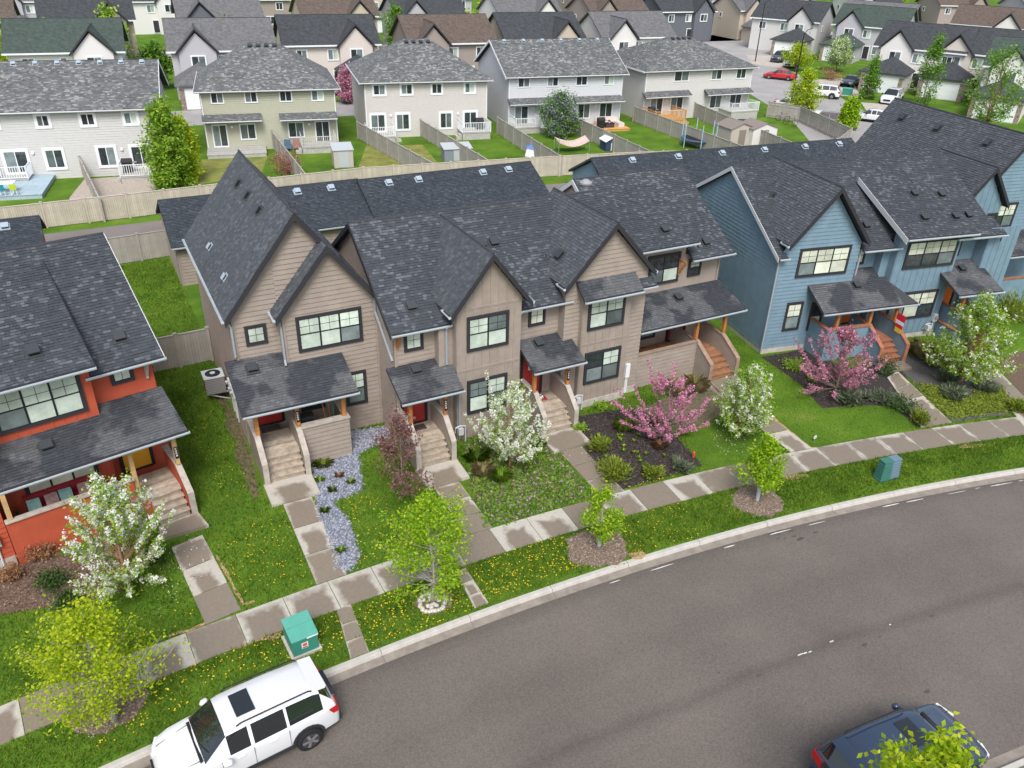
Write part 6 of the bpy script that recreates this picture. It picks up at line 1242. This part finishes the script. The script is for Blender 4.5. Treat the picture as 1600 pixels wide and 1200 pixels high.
for (x,y,z,w_,d_,c,lb) in ((4.45,28.95,.87,.75,.45,(.06,.05,.05),'dark doormat at the first tan door'),(9.95,26.45,.87,.65,.4,(.07,.05,.045),'dark doormat at the second tan door'),(15.6,26.4,.87,.85,.5,(.36,.03,.04),'red doormat with white figure at the third tan door')):
    M_=thing('doormat',lb,'doormat',(x,y,z)); MB().box(-w_/2,w_/2,-d_/2,d_/2,.001,.02).build('mat',mat('mat_%d'%int(x),c,.95),M_)
    MB().box(-w_/2+.04,w_/2-.04,-d_/2+.03,-d_/2+.05,.0202,.0225).build('border',mat('mat_border',(.2,.16,.14),.9),M_)
    if x>15: MB().box(.05,.25,-.03,.1,.0202,.0225).build('figure',WHITE,M_)
Bq=thing('storage_bin','black lidded bin on the first tan porch','bin',(5.7,27.75,.87)); MB().box(-.25,.25,-.2,.2,0,.95).build('bin_body',BLACK,Bq); MB().box(-.28,.28,-.23,.23,.952,1.02).build('lid',CLAD,Bq)
To=thing('garden_tools','bundle of garden tools leaning in the first tan porch','tools',(6.65,27.7,.87))
for k,(dx,c) in enumerate(((-.12,CEDAR),(0,ORANGEWOOD),(.1,TG))): MB().tube([(dx,0,0),(dx*2,.2,1.35)],.018,6).build('handle',c,To); MB().box(dx*2-.06,dx*2+.06,.19,.21,1.3,1.42).build('grip',BLACK,To)
# ------------------------------------------------------------------ back-yard things
DECKW=mat('deck_grey',(.42,.41,.38),.85,noise=.15,nscale=4,island=.1); NEWW=mat('new_lumber',(.58,.31,.11),.8,noise=.15,nscale=4,island=.1); DBLUE=mat('deck_blue_grey',(.36,.46,.52),.85,noise=.1,island=.06)
def deck(label,H_,u0,u1,dep,zd=.55,col=None,rail=True,railm=None,steps=None):
    x,y=loc(H_,(u0+u1)/2,-dep-.03); D=thing('deck',label,'deck',(x,y),H_[0].rotation_euler[2]); w=(u1-u0)/2; col=col or DECKW; railm=railm or WHITE
    boards(-w,w,0,dep,zd-.05,zd).build('deck_boards',col,D); MB().box(-w+.05,w-.05,.04,dep,0.0,zd-.052).build('base',col,D)
    if rail:
        for s in (-1,1): MB().box(s*w-.05 if s>0 else -w,s*w if s>0 else -w+.05,0.0,.05,zd+.001,zd+1.05).build('post',railm,D)
        m=MB(); m.box(-w+.051,w-.051,.0,.06,zd+.95,zd+1.0); m.box(-w+.051,w-.051,.01,.05,zd+.1,zd+.15); m.build('rail',railm,D)
        q=MB(); q.box(-.02,.02,.012,.048,zd+.151,zd+.949); bal=q.mesh('baluster',railm); n=int(2*w/.17)
        for k in range(n): o=link('baluster',bal,D); o.location=(-w+.09+k*(2*w-.18)/(n-1),0,0)
        for s in(-1,1):
            m=MB(); X=s*(w-.03); m.box(X-.03,X+.03,.061,dep,zd+.95,zd+1.0); m.build('rail',railm,D)
            n=int(dep/.2)
            for k in range(1,n): MB().box(X-.02,X+.02,dep*k/n-.018,dep*k/n+.018,zd+.001,zd+.949).build('baluster',railm,D)
    if steps:
        for k in range(2): MB().box(steps*w+(0 if steps>0 else -.9),steps*w+(.9 if steps>0 else 0),.2+k*.0,.9,.02+k*.001,.2) if False else MB().box((w+.01+.28*k) if steps>0 else (-w-.29-.28*k),(w+.29+.28*k) if steps>0 else (-w-.01-.28*k),.15,1.0,0,zd-.18*(k+1)).build('step',col,D)
    return D
deck('grey deck with white railing at the right half of the cream duplex',HA,9.7,12.7,2.6,.5,steps=-1); deck('wide pale blue deck with table at the left half of the cream duplex',HA,-.2,4.5,5.6,.35,DBLUE,False); deck('pale deck bench rail at the cream duplex patio door',HA,.6,2.9,1.6,.5,steps=1)
deck('low grey deck without front rail at the olive duplex',HB,.0,5.2,2.9,.35,rail=False); deck('grey deck with pale railing at the right side of the olive duplex',HB,8.4,11.6,2.6,.55,steps=-1,railm=mat('rail_grey',(.55,.55,.52),.7))
deck('small deck with white railing at the left of the beige duplex',HC,-.2,2.6,2.3,.55,steps=1); deck('raised white-railed deck at the right of the beige duplex',HC,9.3,12.3,2.4,.7,steps=-1)
deck('white-railed deck at the left of the pale grey duplex',HD,.1,2.9,2.3,.6,steps=1); deck('low lumber patio with posts at the pale grey duplex',HD,9.0,13.0,3.2,.25,NEWW,False); deck('new orange lumber deck at the ivory duplex',HE,-.2,3.8,3.2,.6,NEWW,True,NEWW,steps=1); deck('high white-railed deck at the street end of the ivory duplex',HE,10.4,14.2,2.6,.9)
def shed(label,px,py,w,d,h,col,rm,rot,ridge=True):
    x,y=G(px,py); S=thing('shed',label,'shed',(x,y),R_(rot)); a=w/2
    MB().box(-a,a,0,d,0,h).build('wall',col,S)
    if ridge:
        m=MB(); m.hexa([(-a-.12,-.12,h+.002),(0,-.12,h+.55),(0,d+.12,h+.55),(-a-.12,d+.12,h+.002),(-a-.12,-.12,h+.06),(0,-.12,h+.61),(0,d+.12,h+.61),(-a-.12,d+.12,h+.06)]); m.build('roof',rm,S); m=MB(); m.hexa([(0.002,-.12,h+.55),(a+.12,-.12,h+.002),(a+.12,d+.12,h+.002),(0.002,d+.12,h+.55),(.002,-.12,h+.61),(a+.12,-.12,h+.06),(a+.12,d+.12,h+.06),(.002,d+.12,h+.61)]); m.build('roof',rm,S)
        m=MB(); m.face([(-a,-.001,h),(a,-.001,h),(0,-.001,h+.55)]); m.face([(a,d+.001,h),(-a,d+.001,h),(0,d+.001,h+.55)]); m.build('gable',col,S)
    else: m=MB(); m.hexa([(-a-.08,-.08,h+.002),(a+.08,-.08,h+.002),(a+.08,d+.08,h+.25),(-a-.08,d+.08,h+.25),(-a-.08,-.08,h+.06),(a+.08,-.08,h+.06),(a+.08,d+.08,h+.31),(-a-.08,d+.08,h+.31)]); m.build('roof',rm,S)
    MB().box(-.42,.42,-.02,-.002,.05,min(1.8,h-.1)).build('door',rm,S); return S
SG=mat('shed_grey',(.22,.25,.29),.7); SL=mat('shed_pale_roof',(.45,.48,.50),.6); SB=mat('shed_beige',(.48,.43,.38),.8); SR=mat('shed_brown_roof',(.24,.20,.18),.8)
shed('dark grey plastic shed with pale lid in the beige duplex yard',716,252,2.6,1.4,1.1,SG,SL,-10,False); shed('low beige shed with curved lid beside the olive duplex fence',538,262,1.7,1.8,1.5,SB,SL,-10,False); shed('small white-roofed playhouse in the pale grey duplex yard',960,236,1.9,1.4,.9,mat('navy_panel',(.04,.06,.12),.7),WHITE,-8)
shed('beige shed with brown roof beside the yard fence of the ivory duplex',1157,228,2.8,2.6,1.7,SB,SR,-5); shed('white shed with grey-brown roof next to the beige shed',1192,228,3.0,2.6,1.7,STUC2,SR,-5)
def trampoline(label,px,py,r,net=True):
    x,y=G(px,py); S=thing('trampoline',label,'trampoline',(x,y)); n=24
    MB().tube([(0,0,.78),(0,0,.80)],r-.25,n).build('mat',BLACK,S); m=MB()
    for k in range(n):
        a,b=2*math.pi*k/n,2*math.pi*(k+1)/n; m.face([((r-.3)*math.cos(a),(r-.3)*math.sin(a),.82),(r*math.cos(a),r*math.sin(a),.82),(r*math.cos(b),r*math.sin(b),.82),((r-.3)*math.cos(b),(r-.3)*math.sin(b),.82)])
        m.face([(r*math.cos(a),r*math.sin(a),.82),(r*math.cos(a),r*math.sin(a),.74),(r*math.cos(b),r*math.sin(b),.74),(r*math.cos(b),r*math.sin(b),.82)])
    m.build('pad',mat('pad_blue',(.08,.13,.22),.7) if net else GREY,S)
    for k in range(6):
        a=2*math.pi*k/6; m=MB(); m.tube([(r*math.cos(a),r*math.sin(a),0),(r*math.cos(a),r*math.sin(a),2.4 if net else .75)],.045,6); m.build('pole',mat('pole_blue',(.35,.55,.68),.5) if net else GREY,S)
    return S
trampoline('netless grey trampoline under the high white deck',1165,202,1.7,False); trampoline('blue-poled trampoline in the ivory duplex yard',1090,228,1.8,True)
def bbq(label,H_,u,v,z):
    x,y=loc(H_,u,v); S=thing('barbecue',label,'barbecue',(x,y,z),H_[0].rotation_euler[2]); MB().box(-.35,.35,-.25,.25,.0,.75).build('cart',BLACK,S); MB().tube([(-.4,0,.85),(.4,0,.85)],.28,10).build('lid',CLAD,S); MB().box(.41,.75,-.2,.2,.78,.82).build('side_shelf',GREY,S)
bbq('black barbecue on the right cream deck',HA,10.2,-1.0,.5); bbq('covered black barbecue by the beige yard divider',HC,6.4,-1.4,0); bbq('black barbecue on the raised beige deck',HC,11.5,-.8,.7); bbq('black barbecue on the orange lumber deck',HE,.6,-1.0,.6); bbq('covered barbecue on the lumber patio',HD,9.8,-2.4,.25)
x,y=loc(HA,1.5,-4.6); Tt=thing('patio_table','white patio table on the pale blue deck','table',(x,y,.35),R_(-10)); MB().box(-1.1,1.1,-.45,.45,.70,.75).build('top',WHITE,Tt)
for a in(-.95,.95):
    for b in(-.35,.35): MB().box(a-.03,a+.03,b-.03,b+.03,0,.699).build('leg',WHITE,Tt)
for k,(dx,c,lb) in enumerate(((.35,(.02,.25,.32),'teal chair at the white patio table'),(1.15,(.45,.60,.03),'lime chair at the white patio table'),(-.5,(.75,.75,.75),'white chair at the white patio table'))):
    x,y=loc(HA,1.5+dx,-5.45); Ch=thing('patio_chair',lb,'chair',(x,y,.35 if y>0 else .35),R_(170)); cm=mat('chair_%d'%k,c,.5); MB().box(-.22,.22,-.22,.22,.42,.46).build('seat',cm,Ch); MB().box(-.22,.22,.18,.22,.461,.85).build('backrest',cm,Ch)
    for a in(-.19,.19):
        for b in(-.19,.19): MB().box(a-.018,a+.018,b-.018,b+.018,0,.419).build('leg',WHITE,Ch)
for k,(u,c,lb) in enumerate(((7.2,(.10,.17,.25),'blue-grey armchair against the olive wall'),(8.0,(.35,.20,.17),'brown armchair against the olive wall'))):
    x,y=loc(HB,u,-.9); Ch=thing('lawn_chair',lb,'chair',(x,y),R_(-10)); cm=mat('lawnchair_%d'%k,c,.7); MB().box(-.3,.3,-.3,.3,.2,.34).build('seat',cm,Ch); MB().box(-.3,.3,.22,.32,.342,.95).build('backrest',cm,Ch)
    for s in(-1,1): MB().box(s*.33-.04,s*.33+.04,-.32,.3,0,.5).build('arm',cm,Ch)
x,y=loc(HD,11.3,-1.6); Pf=thing('patio_sofa','pale L-shaped outdoor sofa on the lumber patio','sofa',(x,y,.25),R_(-8)); MB().box(-1.4,1.3,.3,1.0,0,.42).build('seat',STUCCO,Pf); MB().box(-1.4,1.3,.85,1.05,.421,.8).build('backrest',STUCCO,Pf); MB().box(.6,1.3,-.9,.299,0,.42).build('chaise',STUCCO,Pf)
x,y=loc(HD,10.9,-2.2); Pf=thing('coffee_table','dark wicker coffee table with red flowers on the patio','table',(x,y,.25),R_(-8)); MB().box(-.5,.5,-.3,.3,0,.42).build('base',mat('wicker_dark',(.06,.05,.05),.8),Pf); MB().box(-.53,.53,-.33,.33,.421,.46).build('top',BLACK,Pf); MB().tube([(0,0,.46),(0,0,.6)],[.08,.11],8).build('flower_pot',WHITE,Pf); MB().tube([(0,0,.6),(0,0,.7),(0,0,.8)],[.12,.17,.05],8).build('flowers',RPAINT,Pf)
x,y=G(836,243); Tn=thing('play_tent','small blue and white play tent against the fence','tent',(x,y)); m=MB()
for k in range(6):
    a,b=k*math.pi/3,(k+1)*math.pi/3; m.face([(1.1*math.cos(a),1.1*math.sin(a),.02),(1.1*math.cos(b),1.1*math.sin(b),.02),(.9*math.cos(b),.9*math.sin(b),.8),(.9*math.cos(a),.9*math.sin(a),.8)],1); m.face([(1.0*math.cos(a),1.0*math.sin(a),.8),(1.0*math.cos(b),1.0*math.sin(b),.8),(0,0,1.35)])
m.build('canopy',[mat('tent_blue',(.12,.22,.48),.8),WHITE],Tn); MB().tube([(0,0,1.3),(0,0,1.42)],.02,5).build('tip',WHITE,Tn)
x,y=G(893,236); Nt=thing('sheet_canopy','faded pink cloth hung near the pale grey duplex fence','cloth',(x,y),R_(-8)); m=MB(); n=8
for k in range(n):
    f=lambda t:1.0-.45*math.sin(math.pi*t); a,b=k/n,(k+1)/n; m.hexa([(-1.6+3.2*a,-.6,f(a)),(-1.6+3.2*b,-.6,f(b)),(-1.6+3.2*b,.6,f(b)+.3),(-1.6+3.2*a,.6,f(a)+.3),(-1.6+3.2*a,-.6,f(a)+.02),(-1.6+3.2*b,-.6,f(b)+.02),(-1.6+3.2*b,.6,f(b)+.32),(-1.6+3.2*a,.6,f(a)+.32)])
m.build('cloth',mat('pink_cloth',(.55,.42,.38),.9,noise=.2,nscale=3),Nt)
for s in(-1.62,1.62):
    for yy in(-.6,.6): MB().tube([(s,yy,0),(s,yy,1.35)],.03,5).build('pole',GREY,Nt)
x,y=G(1228,188); 
for k in range(2):
    px,py=((1222,190),(1234,196))[k]; x,y=G(px,py); Bc=thing('bicycle',('purple-framed bicycle against the grey yard fence','dark bicycle leaning behind the purple one')[k],'bicycle',(x,y),R_(-60)); cm=mat('bike_%d'%k,((.25,.12,.3),(.06,.06,.08))[k],.4)
    for s in(-.52,.52):
        m=MB(); n=14; m.tube([(s+.32*math.cos(2*math.pi*j/n),0,.34+.32*math.sin(2*math.pi*j/n)) for j in range(n+1)],.022,5); m.build('wheel',TYRE,Bc)
    MB().tube([(-.52,0,.34),(-.18,0,.78),(.38,0,.82),(-.05,0,.34),(-.52,0,.34)],.022,5).tube([(.52,0,.34),(.36,0,.98)],.022,5).tube([(-.05,0,.34),(-.22,0,.92)],.02,5).build('frame',cm,Bc); MB().box(-.35,-.1,-.06,.06,.92,.97).build('saddle',BLACK,Bc); MB().tube([(.34,-.25,1.0),(.36,.25,1.0)],.018,5).build('handlebar',BLACK,Bc)
x,y=G(540,160); U=thing('utility_box','green utility box on the lawn between two duplexes','utility box',(x,y),R_(-10)); MB().box(-.55,.55,-.45,.45,0,.75).build('cabinet',TG,U); MB().box(-.58,.58,-.48,.48,.752,.82).build('lid',TGL,U)
x,y=G(1323,148); U=thing('utility_box','teal utility box on the grass by the back street','utility box',(x,y),R_(-60)); MB().box(-.6,.6,-.5,.5,0,.8).build('cabinet',TG,U); MB().box(-.63,.63,-.53,.53,.802,.88).build('lid',TGL,U)
# ------------------------------------------------------------------ grass, flowers, stones (uncountable)
def scatter(poly,dens,rng):
    P=np.array(poly); lo,hi=P.min(0),P.max(0); n=int((hi-lo).prod()*dens); q=lo+(hi-lo)*rng.random((n,2)); return q[inpoly(q,poly)]
rng=np.random.default_rng(77)
def blades(Q,h,w=.016,lean=.5):
    n=len(Q); a=rng.random(n)*6.28; b=np.c_[Q,np.zeros(n)+.001]; t=np.stack([np.cos(a),np.sin(a),0*a],1)*w; L=h*(.5+rng.random(n)); d=rng.normal(size=(n,2))*lean*L[:,None]
    tip=b+np.c_[d,L]; return np.stack([b-t,b+t,tip],1).reshape(-1,3),np.arange(3*n).reshape(n,3)
yard=[(-9,19.0),(36,15.0),(40,29),(29.3,27),(29.1,40),(3.6,40),(3.4,53),(-.3,52.8),(-3.5,46),(-8,30)]
verge=[arc(RK+.03,a) for a in np.linspace(-10,18,30)]+[arc(RO-.02,a) for a in np.linspace(18,-10,30)]
def excl(Q):
    keep=np.ones(len(Q),bool); r=np.hypot(Q[:,0]-CX,Q[:,1]-CY); keep&=~((r>RO-.03)&(r<RI+.03))
    for pl in EX: keep&=~inpoly(Q,pl)
    return Q[keep]
EX=[[(3.75,20),(5.05,20),(5.3,26.3),(7.3,26.9),(7.3,29),(9.2,28),(9.1,24),(9.3,20),(10.5,20),(10.9,24.8),(11,26.2),(14.8,26.2),(14.9,20),(16.1,20),(16.7,25),(20,25.9),(21,26.5),(24.4,26.3),(24.4,24.2),(23.95,19),(25.1,19),(26.4,25),(27.2,27),(27.2,40),(3.5,40),(3.5,25)]]
EX=[[(3.8,20),(4.95,20),(4.97,24.9),(5.35,24.9),(5.35,26.4),(7.3,27.0),(7.3,28.8),(9.2,28.8),(9.1,23.3),(9.3,23.3),(9.3,20),(10.42,20),(10.45,23.3),(10.9,23.3),(10.95,26.0),(14.7,26.0),(14.7,23.3),(15,23.3),(15,20),(16.1,20),(16.1,23.3),(16.65,23.3),(16.7,26),(20.9,26),(20.9,26.5),(24.5,26.4),(24.4,24),(23.98,19),(25.1,19),(25.5,24),(26.4,26),(27.2,26.4),(27.2,40),(3.6,40),(3.4,24.9),(3.85,24.9)],
 [rw_(-12,-1.5),rw_(2.6,-1.5),rw_(2.6,10.5),rw_(-12,10.5)],[rw_(-12,-3.2),rw_(-1.0,-3.2),rw_(-1.0,0),rw_(-12,0)],[rw_(.7,-3.4),rw_(2.4,-3.4),rw_(2.4,0),rw_(.7,0)],[G(322,977),G(377,953),G(316,836),G(268,856)],[bw(0,-.1),bw(25,-.1),bw(25,11),bw(0,11)]]
for ob in list(bpy.data.objects):
    if ob.get('kind')=='structure' and ob.type=='MESH' and (ob.name.startswith('mulch') or ob.name.startswith('gravel') or ob.name.startswith('bed_') or ob.name.startswith('tree_ring')) and 'brown' not in ob.name: EX.append([(v.co.x,v.co.y) for v in ob.data.vertices])
    if ob.name.startswith('slab') and ob.parent and ob.parent.name.startswith(('front_walk','verge_walk')): EX.append([(ob.data.vertices[k].co.x,ob.data.vertices[k].co.y) for k in range(4)])
clip_l=ccw([G(*p) for p in ((1095,735),(1150,715),(1232,700),(1195,640),(1150,600),(1160,540),(1190,560),(1260,600),(1290,640),(1395,640),(1425,668),(1280,698),(1300,705))])
Q=excl(scatter(yard,260,rng)); lawnL=inpoly(Q,[G(1070,690),G(1100,740),G(1232,705),G(1280,705),G(1430,672),G(1390,630),G(1290,630),G(1195,550),G(1130,520),G(1140,600)])
Va,Fa=blades(Q[~lawnL],.105); Vb,Fb=blades(Q[lawnL],.04)
Q2=excl(scatter(verge,420,rng)); Vc,Fc=blades(Q2,.085)
V=np.concatenate([Va,Vb,Vc]); F=np.arange(len(V)).reshape(-1,3)
tag(link('grass',npmesh('grass',V,F,LF['grass']),stuff=True),'green grass blades over the front lawns and verge','grass')
def dand(px,n,seed):
    r_=np.random.default_rng(seed); q=excl(scatter([G(*p) for p in px],40,r_)); r_.shuffle(q); return q[:n]
dl=[dand(p,n,i) for i,(p,n) in enumerate([(((510,800),(560,770),(640,800),(700,830),(620,870),(560,885)),150),(((550,960),(600,930),(730,905),(745,955),(570,1015)),260),(((735,890),(810,858),(900,835),(930,830),(900,895),(760,940)),310),(((900,835),(1060,785),(1100,840),(960,875)),80),(((270,1050),(440,995),(545,955),(550,1020),(420,1040),(260,1090)),150),(((350,840),(440,790),(490,900),(370,935)),110),(((270,600),(330,600),(390,760),(330,790)),90),(((210,420),(290,400),(300,500),(240,520)),60),(((950,740),(1060,740),(1030,765),(940,780)),24),(((190,910),(300,890),(320,970),(200,1010)),22),(((130,1120),(260,1075),(300,1100),(150,1180)),50)])]
Q=np.concatenate(dl); n=len(Q); k=6; an=np.linspace(0,2*np.pi,k,endpoint=False); rad=.015+.012*rng.random(n); zz=.05+.05*rng.random(n)
V=np.stack([Q[:,0:1]+rad[:,None]*np.cos(an),Q[:,1:2]+rad[:,None]*np.sin(an),np.repeat(zz[:,None],k,1)+.006*np.cos(3*an)],2).reshape(-1,3)
tag(link('dandelions',npmesh('dandelions',V,np.arange(n*k).reshape(n,k),LF['yellow']),stuff=True),'yellow dandelion heads scattered over lawns and verge','dandelions')
# blue-grey gravel stones
gp_=[(v.co.x,v.co.y) for v in GRAVELBED.data.vertices]; Q=scatter(gp_,520,rng); Q=Q+rng.normal(size=Q.shape)*.07; n=len(Q); th=np.linspace(0,2*np.pi,5,endpoint=False)
s=.018+.035*rng.random((n,1)); rot=rng.random((n,1))*6.28
ring=np.stack([Q[:,0:1]+s*np.cos(th+rot),Q[:,1:2]+s*.7*np.sin(th+rot),np.full((n,5),.008)+0*s],2); top=np.stack([Q[:,0:1]+s*.55*np.cos(th+rot),Q[:,1:2]+s*.4*np.sin(th+rot),.012+s*.8+0*th],2)
V=np.concatenate([ring,top],1).reshape(-1,3); base=(np.arange(n)*10)[:,None]
F4=np.concatenate([np.stack([base[:,0]+j,base[:,0]+(j+1)%5,base[:,0]+5+(j+1)%5,base[:,0]+5+j],1) for j in range(5)]); F4=np.concatenate([F4,np.stack([base[:,0]+5,base[:,0]+6,base[:,0]+7,base[:,0]+8],1),np.stack([base[:,0]+5,base[:,0]+8,base[:,0]+9,base[:,0]+9],1)[:0]])
tri=np.stack([base[:,0]+5,base[:,0]+8,base[:,0]+9],1)
me=bpy.data.meshes.new('gravel_stones'); me.from_pydata(V.tolist(),[],F4.tolist()+tri.tolist()); me.materials.append(leafmat('gravel_stone',[(.12,.13,.17),(.26,.28,.34),(.44,.46,.52)],.0)); tag(link('gravel_stones',me,stuff=True),'blue-grey gravel stones in the bed by the first stairs','gravel')
# bark chips on the dark mulch, ground cover and fallen petals
def chips(name,label,polys,dens,size,lf,zt=.01,up=1.5):
    Q=np.concatenate([scatter(p,dens,rng) for p in polys]); Q=Q+rng.normal(size=Q.shape)*.09; C=np.c_[Q,zt+.02*rng.random(len(Q))]; V,F=leafquads(rng,C,size,up=up); tag(link(name,npmesh(name,V,F,lf),stuff=True),label,name.replace('_',' '))
px=lambda *a:[G(*p) for p in a]
chips('bark_chips','dark bark chips on the mulch bed by the tan bay',[px((905,650),(968,640),(1000,640),(1050,675),(1097,727),(1040,745),(955,770),(920,715)),px((1190,558),(1260,545),(1325,580),(1350,633),(1285,638),(1250,600))],330,.05,leafmat('chip',[(.02,.016,.016),(.06,.045,.042),(.13,.10,.09)],0))
chips('brown_chips','brown bark chips in the red house bed',[px((-40,870),(40,860),(120,870),(205,880),(190,925),(110,945),(0,960))],200,.06,leafmat('chip2',[(.08,.05,.04),(.18,.12,.09),(.28,.20,.15)],0))
chips('ground_cover','patchy low ground cover with mauve flowers by the white blossom tree',[px((722,672),(845,668),(868,700),(922,774),(840,803),(757,826),(735,760))],230,.085,leafmat('cover',[(.06,.17,.015),(.13,.29,.02),(.20,.36,.03),(.27,.34,.06),(.26,.15,.12),(.50,.44,.50)],.3),.03,.4)
chips('creeping_cover','bright green creeping ground cover under the pale blossom tree',[px((1435,600),(1470,605),(1500,625),(1560,600),(1590,640),(1490,655),(1455,630))],700,.075,LF['juniper'],.03,.5)
chips('litter','dry leaf litter round the street trees',[[(v.co.x,v.co.y) for v in o.data.vertices] for o in bpy.data.objects if o.name.startswith('tree_ring')],260,.05,leafmat('litterm',[(.14,.10,.08),(.28,.21,.16),(.40,.33,.27)],0))
chips('fallen_petals','fallen white petals on path and lawn under the blossom trees',[px((215,900),(300,830),(330,900),(250,960)),px((1100,660),(1170,650),(1200,700),(1130,720)),px((850,680),(900,670),(925,710),(880,720))],26,.035,LF['white'],.03,2)
